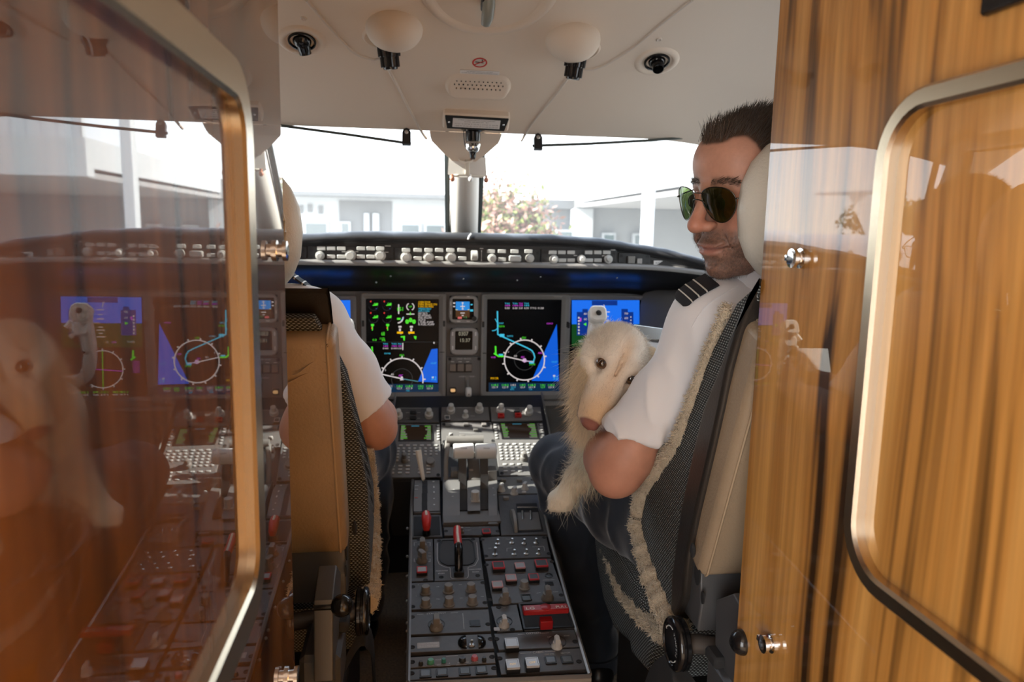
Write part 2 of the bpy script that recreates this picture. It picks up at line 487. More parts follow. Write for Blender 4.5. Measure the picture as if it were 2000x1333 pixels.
def on_ceil(pts, h=.001, n=10):
    out = []
    for p in bez([ceil_at(*q) for q in pts], n):
        f = ceil_frame(p); out.append(f.W(0, 0, h))
    return out
for pts in ([(598, 0), (640, 48), (680, 92), (700, 107), (728, 116), (750, 122), (790, 195), (822, 255), (833, 271)],
            [(1352, 0), (1290, 48), (1240, 90), (1190, 122), (1160, 134), (1122, 140), (1085, 185), (1040, 240), (1018, 275)]):
    s_ = MB(); s_.tube(on_ceil(pts, .0), .0035, 8); obj('seam_piping', s_, piping_m, ceil)

# the roof fairing that narrows down to the centre post
def fairing():
    b = MB()
    rows = []
    for t, hw, y, z in ((0, .094, 1.985, 1.4995), (.4, .092, 2.00, 1.488), (1, .088, 2.012, 1.478)):
        rows.append([(XC+hw*k/8*1.0 if abs(k) < 8 else XC+hw*k/8, y, z) for k in range(-8, 9)])
    for t in np.linspace(0, 1, 7):
        hw = .088+( .036-.088)*t; y = 2.012+.035*t; z = 1.478-.046*t
        if t > .8: hw = hw-.004
        rows.append([(XC+hw*k/8, y-.004*(1-(k/8)**2)*0, z - .006*0) for k in range(-8, 9)])
    b.sheet(rows)
    back = [[(p[0], p[1]+.03, p[2]+.015) for p in r] for r in rows]
    b.sheet(back); b.sheet([rows[-1], back[-1]])
    b.sheet([[r[0] for r in rows], [r[0] for r in back]]); b.sheet([[r[-1] for r in rows], [r[-1] for r in back]])
    return b
struct(obj('trim_1', fairing(), headliner, ang=30), 'tapered beige roof fairing above the window post')

# centre post between the windscreens
def post():
    b = MB(); rows = []
    for t in np.linspace(0, 1, 12):
        y = 2.62+(2.05-2.62)*t; z = 1.16+(1.455-1.16)*t; hw = .050-.012*t; x = .012+(XC-.012+.004)*t
        prof = [(-1, .05), (-1, .018), (-.93, .004), (-.75, -.012), (-.4, -.024), (0, -.028), (.4, -.024), (.75, -.012), (.93, .004), (1, .018), (1, .05)]
        d = norm((0, .285, -.0)); up = norm((0, .295, .57))
        rows.append([(x+hw*a, y-up[1]*-dd, z+up[2]*dd) for a, dd in prof])
    b.sheet(rows); return b
struct(obj('trim_2', post(), post_m, ang=50), 'cream centre post between the two windscreens')

# ---- windscreens and side windows
PANES = {1: ((-.078, 2.02, 1.515), (-.80, 1.96, 1.52), (-.87, 2.14, 1.13), (-.045, 2.62, 1.17)),
         2: ((.018, 2.02, 1.515), (.74, 1.96, 1.52), (.81, 2.14, 1.13), (.06, 2.62, 1.17)),
         3: ((-.83, 1.88, 1.49), (-.86, 1.70, 1.49), (-.915, 1.70, 1.14), (-.915, 2.04, 1.14)),  # unseen left side window, cut short aft to shape the sun beam
         4: ((.77, 1.88, 1.49), (.80, 1.30, 1.49), (.855, 1.30, 1.14), (.855, 2.04, 1.14))}  # right side window made longer, out of view, to let in more light
WIN = {}
for k, cs in PANES.items():
    c = [np.array(p) for p in cs]
    ctr = sum(c)/4; nn = norm(np.cross(c[1]-c[0], c[3]-c[0]))
    if np.dot(nn, np.array((XC, 1.2, 1.3))-ctr) < 0: nn = -nn
    g = [[(c[0]*(1-u)+c[1]*u)*(1-v)+(c[3]*(1-u)+c[2]*u)*v - nn*.02*math.sin(pi*u)*math.sin(pi*v) for u in np.linspace(0, 1, 9)] for v in np.linspace(0, 1, 9)]
    fr = MB(); edge = [g[0][i] for i in range(9)]+[g[i][8] for i in range(1, 9)]+[g[8][i] for i in range(7, -1, -1)]+[g[i][0] for i in range(7, 0, -1)]
    fr.tube(edge, .009, 6, closed=True)
    w_ = obj('window_%d' % k, fr, trim_dark); struct(w_, ('left windscreen', 'right windscreen', 'left side window', 'right side window')[k-1]+' in a dark seal')
    pm = MB(); pm.sheet(g); obj('pane', pm, glass_w, w_, ang=80); WIN[k] = w_
# pillars at the corners
for sgn, nm in ((-1, 'trim_3'), (1, 'trim_4')):
    X = lambda v: XC+sgn*v
    b = MB()
    b.tube([(X(.80), 1.90, 1.51), (X(.825), 1.99, 1.36), (X(.87), 2.11, 1.10)], [.034, .036, .04], 10, up=(0, 1, 0), flat=.8)
    b.tube([(X(.78), 1.98, 1.505), (X(.80), 1.60, 1.505), (X(.83), 1.25, 1.505)], .02, 8)
    struct(obj(nm, b, post_m), 'cream corner pillar of the windscreen')
# side walls below and behind the side windows
for sgn, nm in ((-1, 'wall_port'), (1, 'wall_starboard')):
    X = lambda v: XC+sgn*v
    b = MB()
    b.sheet([[(X(.90), y, ZF), (X(.93), y, .5), (X(.92), y, .9), (X(.885), y, 1.15)] for y in (.3, .8, 1.3, 1.8, 2.3, 2.7)])
    b.sheet([[(X(.885), y, 1.15), (X(.86), y, 1.35), (X(.82), y, 1.56), (X(.78), y, 1.80)] for y in (.3, .6, 1.0, 1.30 if sgn > 0 else 1.70)])
    b.sheet([[(X(.93), y, 1.13), (X(.97), y, 1.13)] for y in (1.2, 2.3)])
    struct(obj(nm, b, side_m), 'beige cockpit side wall')
# the lacquered partitions, bulkhead behind the seats and vestibule
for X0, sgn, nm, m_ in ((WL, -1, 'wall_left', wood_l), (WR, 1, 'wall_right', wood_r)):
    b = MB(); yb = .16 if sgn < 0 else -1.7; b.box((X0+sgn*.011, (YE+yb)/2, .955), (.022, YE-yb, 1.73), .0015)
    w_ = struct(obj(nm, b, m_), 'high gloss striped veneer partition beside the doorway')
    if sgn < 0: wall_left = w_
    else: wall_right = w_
b = MB(); b.box((-.64, .80, .9), (.62, .02, 1.75)); struct(obj('wall_aft_left', b, side_m), 'bulkhead behind the left seat')
b = MB(); b.box((.60, .80, .9), (.66, .02, 1.75)); struct(obj('wall_aft_right', b, side_m), 'bulkhead behind the right seat')
b = MB(); b.box((-.03, -1.72, .9), (1.2, .02, 1.75)); struct(obj('wall_back', b, side_m), 'cabin bulkhead behind the photographer')

def wall_bar(X0, sgn, ytip, zt, zb, yback, wdt, dep, rad):
    """rounded rectangle of flat bar standing off the partition"""
    pts = []
    for cy, cz, a0 in ((ytip-rad, zt-rad, 90), (ytip-rad, zb+rad, 0), (yback+rad, zb+rad, -90), (yback+rad, zt-rad, -180)):
        for k in range(9):
            a = radians(a0-90*k/8); pts.append((cy+rad*cos(a), cz+rad*sin(a)))
    b = MB(); N = len(pts); rows = []
    P = np.array(pts)
    for i in range(N):
        t = P[(i+1) % N]-P[i-1]; t = t/np.linalg.norm(t); nr = np.array((-t[1], t[0]))
        if np.dot(nr, P[i]-np.array(((ytip+yback)/2, (zt+zb)/2))) < 0: nr = -nr
        row = []
        for o, d in ((0, 0), (0, dep-.003), (.003, dep), (wdt-.003, dep), (wdt, dep-.003), (wdt, 0)):
            q = P[i]-nr*o; row.append((X0-sgn*d, q[0], q[1]))
        rows.append(row)
    b.sheet(rows, closeu=True); return b
_a = PX(447, 150, WL); _c = PX(478, 620, WL); _d = PX(485, 1175, WL)
ob = obj('rail_frame', wall_bar(WL, -1, _c[1]+.012, PX(430, 132, WL)[2]+.012, PX(462, 1222, WL)[2]-.012, .185, .032, .010, .06), champ, wall_left, label='champagne metal frame on the partition')
_c = PX(1712, 600, WR)
ob = obj('rail_frame', wall_bar(WR, 1, _c[1]+.006, PX(1850, 185, WR)[2]+.010, PX(1745, 1165, WR)[2]-.008, -.5, .018, .012, .06), champ, wall_right, label='champagne metal frame on the partition')
def stud(parent, p, sgn):
    b = MB(); M = T(*p) @ RY(-sgn*pi/2) @ S3(1, 1, .62)
    b.lathe([(.0, 0), (.011, 0), (.011, .004), (.007, .005), (.007, .013), (.0105, .0135), (.0105, .020), (.007, .021), (.006, .0215), (.0, .0195)], 20, M)
    b.box((0, .011, .016), (.007, .010, .007), .001, M)
    obj('door_catch', b, chrome, parent, label='small polished catch')
stud(wall_right, PX(1566, 505, WR), 1); stud(wall_right, PX(1508, 1258, WR), 1)
stud(wall_left, PX(537, 490, WL), -1); stud(wall_left, PX(560, 1322, WL), -1)
b = MB(); p0 = PX(1927, 34, WR); b.box((WR-.003, p0[1]-.09, p0[2]+.06), (.008, .18, .12), .002)
obj('switch_plate', b, blackg, wall_right, label='black plate high on the partition')
# ------------------------------------------------------------------ glareshield
def ztop(x):
    u = max(0, abs(x-XC)-.22); return 1.237-.040*(u/.40)**2-.05*max(0, u-.42)
def zlip(x):
    u = max(0, abs(x-XC)-.45); return 1.150-.25*u*u
def yfr(x):
    u = max(0, abs(x-XC)-.50); return 2.080-1.1*u*u
glare = thing('glareshield', 'black padded glareshield running across below both windscreens', 'glareshield')
def coaming():
    b = MB(); rows = []
    for x in np.linspace(-.80, .74, 70):
        zt, zl, y = ztop(x), zlip(x), yfr(x)
        yb = 2.66-1.05*max(0, abs(x-XC)-.05)**1.6
        yb = max(yb, y+.10)
        wv = .0015*sin(x*37)+.001*sin(x*91)
        rows.append([(x, yb, zt-.03), (x, (y+yb)/2, zt+.004), (x, y+.035, zt+.003+wv), (x, y+.010, zt-.001+wv), (x, y+.001, zt-.009), (x, y, zt-.018),
                     (x, y+.010, zt-.024)])
    b.sheet(rows); return b
obj('coaming', coaming(), coam_m, glare, ang=70)
def face():
    b = MB(); rows = []
    for x in np.linspace(-.80, .74, 70):
        zt, zl, y = ztop(x), zlip(x), yfr(x)
        rows.append([(x, y+.012, zt-.022), (x, y+.016, zt-.030), (x, y+.012, zl+.012)])
    b.sheet(rows); return b
obj('face', face(), coamg_m, glare, ang=30)
def lip():
    b = MB(); rows = []
    for x in np.linspace(-.80, .74, 70):
        zl, y = zlip(x), yfr(x)
        rows.append([(x, y+.013, zl+.013), (x, y-.002, zl+.010), (x, y-.006, zl+.004), (x, y-.003, zl-.003)])
    b.sheet(rows); return b
obj('lip', lip(), bezel_g, glare, ang=70)
def soffit():
    b = MB(); rows = []
    for x in np.linspace(-.80, .74, 70):
        zl, y = zlip(x), yfr(x); u = max(0, abs(x-XC)-.52)
        zb = 1.070-.9*u*u*1.6
        rows.append([(x, y-.003, zl-.003), (x, y+.012, zl-.014), (x, y+.07, zl-.036), (x, y+.13, (zl+zb)/2-.010), (x, 2.262, zb), (x, 2.27, zb-.01)])
    b.sheet(rows); return b
obj('soffit', soffit(), soffit_m, glare, ang=70)
sc_ = MB(); sc_.ell((0, 0, 0), (.003, .003, .003), 8, 6); sc_me = mesh_of('soffit_screw', sc_, steel)
for px, py in ((596, 533), (763, 540), (735, 552), (1056, 541), (1205, 543), (1010, 548), (905, 545)):
    link('soffit_screw', sc_me, glare, T(*PY(px, py, 2.14)))

GF = Frame((0, 2.0935, 1.19), (1, 0, 0), (0, 0.0, 1))
MODE = {}
def dzus_me():
    b = MB(); b.lathe([(.0, 0), (.0052, 0), (.0052, .0006), (.0034, .0008), (.003, -.0008), (0, -.0008)], 12)
    return mesh_of('dzus_fastener', b, black)
DZUS = dzus_me()
def knob_me(name, r, h, m, kind='round'):
    b = MB()
    if kind == 'round':
        b.lathe([(0, 0), (r*1.32, 0), (r*1.32, h*.12), (r*1.05, h*.2), (r, h*.25), (r*.95, h*.93), (r*.86, h), (0, h)], 20)
    elif kind == 'dual':
        b.lathe([(0, 0), (r, 0), (r, h*.45), (r*.93, h*.52), (r*.62, h*.54), (r*.58, h*.95), (r*.5, h), (0, h)], 20)
    elif kind == 'fluted':
        pts = []
        for k in range(24):
            a = 2*pi*k/24; q = r*(1 if k % 2 else .9); pts.append((q*cos(a), q*sin(a)))
        b.prism(pts, 0, h, ch=r*.08); b.lathe([(0, 0), (r*1.35, 0), (r*1.35, h*.1), (r*1.1, h*.15), (0, h*.15)], 20)
    elif kind == 'bar':                     # pointer knob: skirt and a raised grip
        b.lathe([(0, 0), (r*1.25, 0), (r*1.22, h*.15), (r*.98, h*.28), (r*.9, h*.5), (0, h*.5)], 20)
        pr = [(-r*.55, -r*.95), (r*.55, -r*.95), (r*.55, r*.7), (0, r*1.15), (-r*.55, r*.7)]
        b.prism(pr, h*.2, h, ch=r*.12)
        b.box((0, r*.35, h*1.002), (r*.12, r*1.1, .0004))
    elif kind == 'tall':
        b.lathe([(0, 0), (r, 0), (r, h*.4), (r*.9, h*.45), (r*.7, h*.5), (r*.62, h*.97), (r*.5, h), (0, h)], 20)
    return mesh_of(name, b, m)
KN = {'gs': knob_me('knob', .0122, .022, knob_l, 'dual'), 'gs2': knob_me('knob', .0115, .026, knob_l, 'fluted')}
def key_me(name, w, h, d, m, ch=.0012):
    b = MB(); b.box((0, 0, d/2), (w, h, d), ch); return mesh_of(name, b, m)
KEY = key_me('key', .0225, .0105, .006, key_l)
def mode_panel(label, x0, x1, y0, y1, cat='control panel'):
    u0, v1 = GF.at(x0, y0); u1, v0 = GF.at(x1, y1)
    fr = Frame(GF.W((u0+u1)/2, (v0+v1)/2), GF.x, GF.y)
    t = thing('mode_control', label, cat, fr.M(), 'glareshield control panels')
    b = MB(); b.box((0, 0, 0), (u1-u0, v1-v0, .008), .001); obj('faceplate', b, coamg_m, t)
    for su in (-1, 1):
        for sv in (-.55, .55):
            link('dzus_fastener', DZUS, t, T(su*((u1-u0)/2-.008), sv*(v1-v0)/2, .0042))
    return t, fr
def put(t, fr, name, me, px, py, h=.004, rot=0.0):
    u, v = fr.at(px, py, h); return link(name, me, t, T(u, v, h) @ RZ(rot))
c5 = lambda x, y: (590+x/5.405, 460+y/5.405)
c6 = lambda x, y: (940+x/5.263, 460+y/5.263)
gt = {}
t, fr = mode_panel('left glareshield flight panel with ten pale keys and three knobs', 602, 767, 481, 513)
for x in (205, 308, 415, 622, 725, 825): put(t, fr, 'key', KEY, *c5(x, 137))
for x in (308, 415, 622, 725): put(t, fr, 'key', KEY, *c5(x, 225))
for x in (192, 512, 825): put(t, fr, 'knob', KN['gs' if x < 300 else 'gs2'], *c5(x, 213))
b = MB()
for x, y, w in ((440, 172, .010), (580, 172, .008), (800, 176, .010), (895, 178, .009), (905, 112, .016)):
    u, v = fr.at(*c5(x, y)); b.box((u, v, .0045), (w, .002, .0004))
obj('lettering', b, ltr_w, t)
t, fr = mode_panel('wide centre glareshield autopilot panel with thumb wheel and five knobs', 771, 1054, 484, 516)
for x in (1098, 1220, 1335, 1447, 1565, 1682): put(t, fr, 'key', KEY, *c5(x, 155))
for x in (1220, 1447, 1690): put(t, fr, 'key', KEY, *c5(x, 243))
for x in (1098, 1335, 1568): put(t, fr, 'knob', KN['gs2'], *c5(x, 233))
for x in (98, 210, 340, 483): put(t, fr, 'key', KEY, *c6(x, 164))
put(t, fr, 'key', KEY, *c6(210, 247))
for x in (108, 495): put(t, fr, 'knob', KN['gs'], *c6(x, 235))
b = MB(); b.box((0, 0, .007), (.034, .018, .014), .003); put(t, fr, 'paddle', mesh_of('paddle', b, key_l), *c6(343, 238))
b = MB(); b.cyl((-.0095, 0, .002), (.0095, 0, .002), .0145, n=24, ch=.002); put(t, fr, 'thumb_wheel', mesh_of('thumb_wheel', b, knob_l), *c5(1817, 212))
b = MB(); u, v = fr.at(*c5(1892, 218)); b.box((u, v, .0045), (.0012, .030, .0004)); b.box((u, v+.014, .0045), (.003, .004, .0004)); b.box((u, v-.012, .0045), (.003, .004, .0004)); b.box((u, v+.021, .0045), (.010, .002, .0004))
obj('lettering', b, ltr_w, t)
t, fr = mode_panel('right glareshield flight panel with ten pale keys and three long knobs', 1057, 1203, 486, 518)
for x in (732, 825, 918, 1100, 1192, 1285): put(t, fr, 'key', KEY, *c6(x, 175))
for x in (830, 920, 1105, 1195): put(t, fr, 'key', KEY, *c6(x, 256))
for x in (742, 1025, 1300): put(t, fr, 'knob', KN['gs'], *c6(x, 245))
b = MB()
for x, y, w in ((965, 207, .010), (1350, 150, .014), (1255, 210, .010)):
    u, v = fr.at(*c6(x, y)); b.box((u, v, .0045), (w, .002, .0004))
obj('lettering', b, ltr_w, t)
t, fr = mode_panel('narrow end panel with two square lamps right of the flight panel', 1208, 1268, 494, 521)
b = MB(); b.box((0, 0, .004), (.021, .021, .008), .001); put(t, fr, 'square_lamp', mesh_of('square_lamp', b, knob_g), *c6(1538, 250))
b = MB(); b.box((0, 0, .003), (.015, .015, .006), .001); put(t, fr, 'square_lamp', mesh_of('square_lamp', b, bezel_l), *c6(1622, 265))
t, fr = mode_panel('stub end panel left of the flight panel behind the headrest', 560, 599, 482, 512)
b = MB(); b.box((0, 0, .004), (.021, .021, .008), .001); put(t, fr, 'square_lamp', mesh_of('square_lamp', b, black), 577, 497)
t, fr = mode_panel('small white name plate at the right end of the glareshield', 1272, 1304, 508, 520, 'plate')
b = MB(); b.box((0, 0, .004), (.040, .014, .004), .001); obj('plate', b, label_w, t)
b = MB(); text_mb(b, 'AUDIO 2', .005, T(0, 0, .0063)); obj('lettering', b, ltr_k, t)
b = MB(); b.tube([PY(914, 468, 2.075), PY(916, 462, 2.078), PY(920, 457, 2.085)], .0025, 6); obj('seam_tape', b, white_m, glare, label='white joint mark on the padding')

# ------------------------------------------------------------------ main instrument panel
YP = 2.27
PF = Frame((0, YP, 0), (1, 0, 0), (0, 0, 1))
ipanel = thing('instrument_panel', 'grey main instrument panel carrying the row of displays', 'instrument panel')
b = MB(); b.box((XC, YP+.012, .905), (1.36, .02, .43)); obj('panel_face', b, cockpit_g, ipanel)
def lower_lip():
    b = MB(); rows = []
    for x in np.linspace(-.62, .56, 20):
        rows.append([(x, YP, .722), (x, YP-.010, .714), (x, YP-.016, .704), (x, YP-.004, .69), (x, YP+.0, .60)])
    b.sheet(rows); return b
obj('lower_lip', lower_lip(), bezel_g, ipanel, ang=50)
BLK = mat('screen_glass_black', (0.004, 0.004, 0.005), .22, spec=.12)
SYM = emis('screen_symbols', (1, 1, 1), .56, attr=True)
G_, C_, Mg, W_, Y_, R_, B_, K_ = (.08, .75, .03), (.05, .48, .68), (.55, .05, .62), (.62, .56, .55), (.85, .45, .0), (.7, .04, .03), (.005, .10, .62), (.012, .012, .014)
class Sym:
    """flat luminous drawing on a screen; conv turns crop pixels into photo pixels, fr the plane"""
    def __init__(s, fr, conv, h): s.b = MB(); s.fr = fr; s.cv = conv; s.h = h; s.k = 0
    def p(s, x, y): return s.fr.at(*s.cv(x, y))
    def poly(s, pts, col, dz=0):
        s.k += 1; s.b.cur = col; q = [s.p(*a) for a in pts]; z = s.h+.00012*(dz+1)
        ar = sum(a[0]*c[1]-c[0]*a[1] for a, c in zip(q, q[1:]+q[:1]))
        if ar < 0: q = q[::-1]
        s.b.add([(u, v, z) for u, v in q], [list(range(len(q)))])
    def rect(s, x0, y0, x1, y1, col, dz=0): s.poly([(x0, y0), (x1, y0), (x1, y1), (x0, y1)], col, dz)
    def line(s, pts, w, col, dz=1):
        for a, c in zip(pts, pts[1:]):
            d = np.array(c, float)-np.array(a, float); L = np.linalg.norm(d)
            if L == 0: continue
            nn = np.array((-d[1], d[0]))/L*w/2; d = d/L*w*.25
            a_, c_ = np.array(a)-d, np.array(c)+d
            s.poly([a_+nn, c_+nn, c_-nn, a_-nn], col, dz)
    def arc(s, cx, cy, r, a0, a1, w, col, dz=1, n=40, sq=1.0):
        s.line([(cx+r*cos(radians(a0+(a1-a0)*k/n)), cy-sq*r*sin(radians(a0+(a1-a0)*k/n))) for k in range(n+1)], w, col, dz)
    def txt(s, x, y, body, hgt, col, width=None, dz=2):
        """centred characters of height hgt (crop pixels)"""
        u0, v0 = s.p(x, y); u1, v1 = s.p(x, y+hgt); u2, _ = s.p(x+(width or 10), y)
        s.b.cur = col
        text_mb(s.b, body, abs(v1-v0), T(u0, v0, s.h+.00012*(dz+1)), width=(u2-u0) if width else None)
def display(label, x0, y0, x1, y1, s0, t0, s1, t1):
    """bezel photo-pixel box and screen box -> thing, local frame"""
    u0, v1 = PF.at(x0, y0); u1, v0 = PF.at(x1, y1); fr = Frame(PF.W((u0+u1)/2, (v0+v1)/2), PF.x, PF.y)
    t = thing('display_unit', label, 'display screen', fr.M(), 'flight displays')
    D = .014; w, h = u1-u0, v1-v0
    a0, b1 = fr.at(s0, t0, D); a1, b0 = fr.at(s1, t1, D)
    b = MB(); o = rrect(0, 0, w, h, .006, 3); mcx, mcy, mw, mh = (a0+a1)/2, (b0+b1)/2, a1-a0, b1-b0
    i1 = rrect(mcx, mcy, mw+.022, mh+.022, .004, 3); i2 = rrect(mcx, mcy, mw, mh, .003, 3)
    o2 = inset(np.array(o), .002)
    b.ring(o, inset(np.array(o), .004), 0, D-.002); 
    n = len(o); vs = [(p[0], p[1], z) for q, z in ((o, D-.002), (o2, D), (i1, D), (i2, D-.007), (i2, 0)) for p in q]
    b.add(vs, [(r*n+k, r*n+(k+1) % n, (r+1)*n+(k+1) % n, (r+1)*n+k) for r in range(4) for k in range(n)])
    obj('bezel', b, bezel_g, t, ang=25)
    b = MB(); b.box((mcx, mcy, D-.010), (mw+.004, mh+.004, .004)); obj('screen', b, BLK, t)
    b = MB()
    for sx in (-1, 1):
        b.box((sx*(w/2-.012), -.012*0+h*-.05, D+.0002), (.014, .0022, .0006)); b.box((sx*(w/2-.006), h*.22, D), (.007, .018, .003), .001)
    obj('bezel_latch', b, black, t)
    b = MB(); b.box((w*.36, h/2-.007, D+.0002), (.026, .0022, .0004)); obj('lettering', b, bezel_l, t)
    return t, fr, D-.0078
c55 = lambda x, y: (640+x/5.128, 540+y/5.128)
c66 = lambda x, y: (920+x/5.128, 540+y/5.128)
# --- engine display (inboard left)
t, fr, h = display('inboard left display with green engine gauges above a compass arc', 705, 572, 870, 778, 714, 584, 857, 767)
s = Sym(fr, c55, h)
s.rect(380, 655, 1112, 657, (.05, .05, .05))
for x in (480, 615):
    for y, yy in ((280, 250), (405, 365)):
        s.arc(x-20, y+15, 45, 190, 400, 3, (.04, .04, .045)); s.poly([(x-30, y+8), (x+25, y-15), (x+25, y+10), (x-25, y+14)], G_); s.txt(x+5, y-4, '00' if y < 300 else '65', 22, G_, 40)
        s.poly([(x-55, yy-5), (x-40, yy-8), (x-42, yy+8), (x-53, yy+8)], R_); 
    s.txt(x+8, 322, '+', 14, (.05, .1, .4), 16)
for x in (450, 602):
    s.rect(x-15, 475, x+15, 497, G_); s.rect(x-6, 497, x+4, 540, G_); s.rect(x-12, 505, x-4, 525, R_)
s.txt(555, 575, '68', 36, G_, 34); s.txt(470, 635, '0.0', 20, G_, 40); s.txt(545, 622, '1120', 20, G_, 46); s.txt(560, 638, '35', 18, G_, 36)
s.rect(705, 280, 717, 375, W_); s.rect(700, 310, 712, 345, G_); s.txt(740, 328, '51', 36, G_, 36)
s.arc(828, 303, 36, 120, 240, 9, W_); s.arc(828, 303, 36, -60, 60, 9, W_); s.txt(828, 303, 'UP', 16, G_, 30)
s.rect(788, 372, 868, 382, W_); s.poly([(828, 352), (838, 385), (818, 385)], G_)
s.arc(700, 410, 55, -85, 0, 12, W_); s.rect(695, 415, 730, 433, G_); s.line([(735, 440), (762, 405)], 6, C_)
for x, y in ((796, 452), (830, 436), (864, 452)): s.poly([(x+18*cos(a), y+22*sin(a)) for a in np.linspace(0, 2*pi, 12, endpoint=False)], G_); s.txt(x, y, '31', 14, (.02, .2, .0), 16, 4)
for x in (725, 838): s.rect(x-15, 495, x+15, 512, W_); s.rect(x-10, 520, x+8, 548, W_); s.rect(x-30, 552, x+30, 572, Y_)
for x in (728, 812): s.line([(x, 575), (x+12, 575)], 3, W_)
s.poly([(730, 598), (775, 595), (772, 642), (760, 640), (755, 610), (735, 612)], G_); s.poly([(862, 595), (890, 598), (885, 632), (868, 620)], G_)
for k, (col, body, w) in enumerate(((Y_, 'CABIN DOOR', 120), (Y_, 'PARK BRAKE ON', 185), (Y_, 'R ENG OIL PRESS', 150), (C_, 'WSHLD HEAT', 130), (C_, 'APU ON', 110), (W_, 'SEAT BELTS', 90), (W_, 'NO SMOKING', 120), (W_, 'FUEL XFLOW', 130), (W_, 'PASS OXY ON', 70), (W_, 'L FUEL PUMP', 150), (W_, 'R FUEL PUMP', 160))):
    s.txt(908+w/2, 258+k*22.3, body, 19, col, w)
for x, w in ((580, 55), (665, 58), (720, 42)):
    s.txt(x, 675, 'TAS', 15, C_, w*.9); s.txt(x, 697, '184', 15, Mg, w*.8); s.txt(x, 720, '0.00', 15, W_, w)
s.rect(748, 665, 757, 735, W_); s.txt(600, 771, 'DME', 14, C_, 60)
s.line([(445, 705), (450, 770)], 14, G_); s.line([(432, 745), (470, 800)], 14, G_); s.txt(452, 790, 'DME1', 16, G_, 46); s.txt(418, 818, 'VOR', 15, Mg, 50)
s.poly([(1040, 728), (1100, 722), (1100, 1062), (905, 1050)], B_)
s.txt(745, 790, '031', 22, G_, 42); cx, cy, r = 745, 1028, 210
s.arc(cx, cy, r, -10, 190, 11, W_); s.arc(cx, cy, 105, 0, 360, 4, (.05, .05, .05))
for a in range(0, 181, 30):
    s.line([(cx+(r+4)*cos(radians(a)), cy-(r+4)*sin(radians(a))), (cx+(r+22)*cos(radians(a)), cy-(r+22)*sin(radians(a)))], 12, W_)
s.line([(395, 950), (530, 975)], 10, (.5, .3, .5)); s.line([(530, 975), (740, 1022)], 11, W_); s.line([(740, 1022), (905, 1050)], 6, (.1, .3, .35))
s.poly([(735, 1000), (750, 1000), (762, 1035), (725, 1040)], W_); s.txt(733, 992, 'ABC', 22, Mg, 42); s.rect(465, 960, 520, 975, C_); s.rect(480, 976, 520, 988, G_)
s.txt(580, 938, '5', 16, W_); s.txt(648, 980, '40', 18, W_, 28); s.rect(1058, 655, 1070, 672, W_)
s.txt(1058, 868, '15:37', 16, C_, 54); s.txt(1062, 1020, '5.2', 34, C_, 50); s.rect(1040, 1000, 1062, 1016, W_)
s.rect(382, 1075, 1112, 1165, (.004, .02, .05))
for x, w, a, bb in ((545, 50, G_, W_), (620, 52, W_, C_), (718, 56, G_, W_), (815, 70, G_, W_), (930, 50, G_, G_), (1020, 65, G_, W_)):
    s.txt(x, 1098, '118.2', 19, a, w); s.txt(x, 1120, '121.9', 18, bb, w*.85)
s.txt(612, 1142, 'ATC', 16, C_, 42); s.txt(802, 1142, 'TCAS', 14, C_, 34)
obj('symbols', s.b, SYM, t, smooth=False)
# --- map display (inboard right)
t, fr, h = display('inboard right display with full compass rose and blue route line', 940, 574, 1106, 779, 952, 585, 1093, 765.5)
s = Sym(fr, c66, h)
s.poly([(855, 478), (878, 1050), (605, 1045), (640, 960)], B_)
for x, w in ((360, 50), (438, 50), (495, 40), (552, 48)):
    s.txt(x, 272, 'TAS', 16, C_ if x != 495 else Mg, w); s.txt(x, 292, '184', 15, Mg if x < 530 else C_, w); s.txt(x, 318, '0.00', 18, W_, w*.95)
s.txt(620, 318, 'TTG', 18, W_, 62); s.txt(695, 318, '0:58', 18, W_, 58)
s.line([(262, 350), (266, 580)], 13, C_); s.arc(215, 488, 55, -95, 40, 7, C_); s.line([(240, 425), (265, 470)], 7, C_)
s.txt(300, 470, 'KVNY', 18, C_, 46); s.txt(303, 500, '0.8 N', 18, G_, 56)
s.line([(266, 580), (330, 610), (560, 715), (605, 740), (625, 770), (635, 810), (620, 855)], 12, C_); s.rect(285, 575, 330, 605, C_); s.txt(388, 598, 'DARTS', 16, C_, 58)
s.txt(785, 473, 'KSMO', 16, Mg, 60); s.txt(690, 766, 'ABC', 17, Mg, 46)
cx, cy, r = 532, 836, 200
s.arc(cx, cy, r, 0, 360, 11, W_, n=70); s.arc(cx, cy, 100, 0, 360, 4, (.05, .05, .05), n=40)
for a in range(10, 370, 30):
    s.line([(cx+(r+4)*cos(radians(a)), cy-(r+4)*sin(radians(a))), (cx+(r+20)*cos(radians(a)), cy-(r+20)*sin(radians(a)))], 13, W_)
s.txt(528, 614, '031', 20, G_, 38)
s.line([(330, 797), (530, 843)], 10, W_); s.line([(530, 843), (620, 855)], 9, (.5, .4, .55)); s.poly([(520, 820), (545, 820), (560, 850), (530, 862), (508, 845)], (.6, .35, .6)); s.txt(516, 808, 'ABC', 18, Mg, 38)
s.rect(580, 845, 630, 872, C_); s.txt(610, 880, '2.0 N', 18, G_, 56); s.txt(440, 797, '10', 18, W_, 28); s.txt(372, 755, '5', 16, W_); 
s.line([(243, 700), (246, 780)], 15, G_); s.line([(230, 770), (275, 800)], 15, G_); s.rect(275, 775, 318, 790, C_); s.rect(280, 790, 325, 806, G_); s.txt(220, 810, 'VOR', 15, Mg, 48)
s.txt(233, 1020, 'FMS DR', 20, Y_, 78); s.txt(830, 855, '15:37', 16, C_, 54); s.txt(842, 1015, '5.2', 34, C_, 44); s.rect(818, 985, 840, 1005, W_)
s.rect(175, 1062, 885, 1152, (.004, .02, .05))
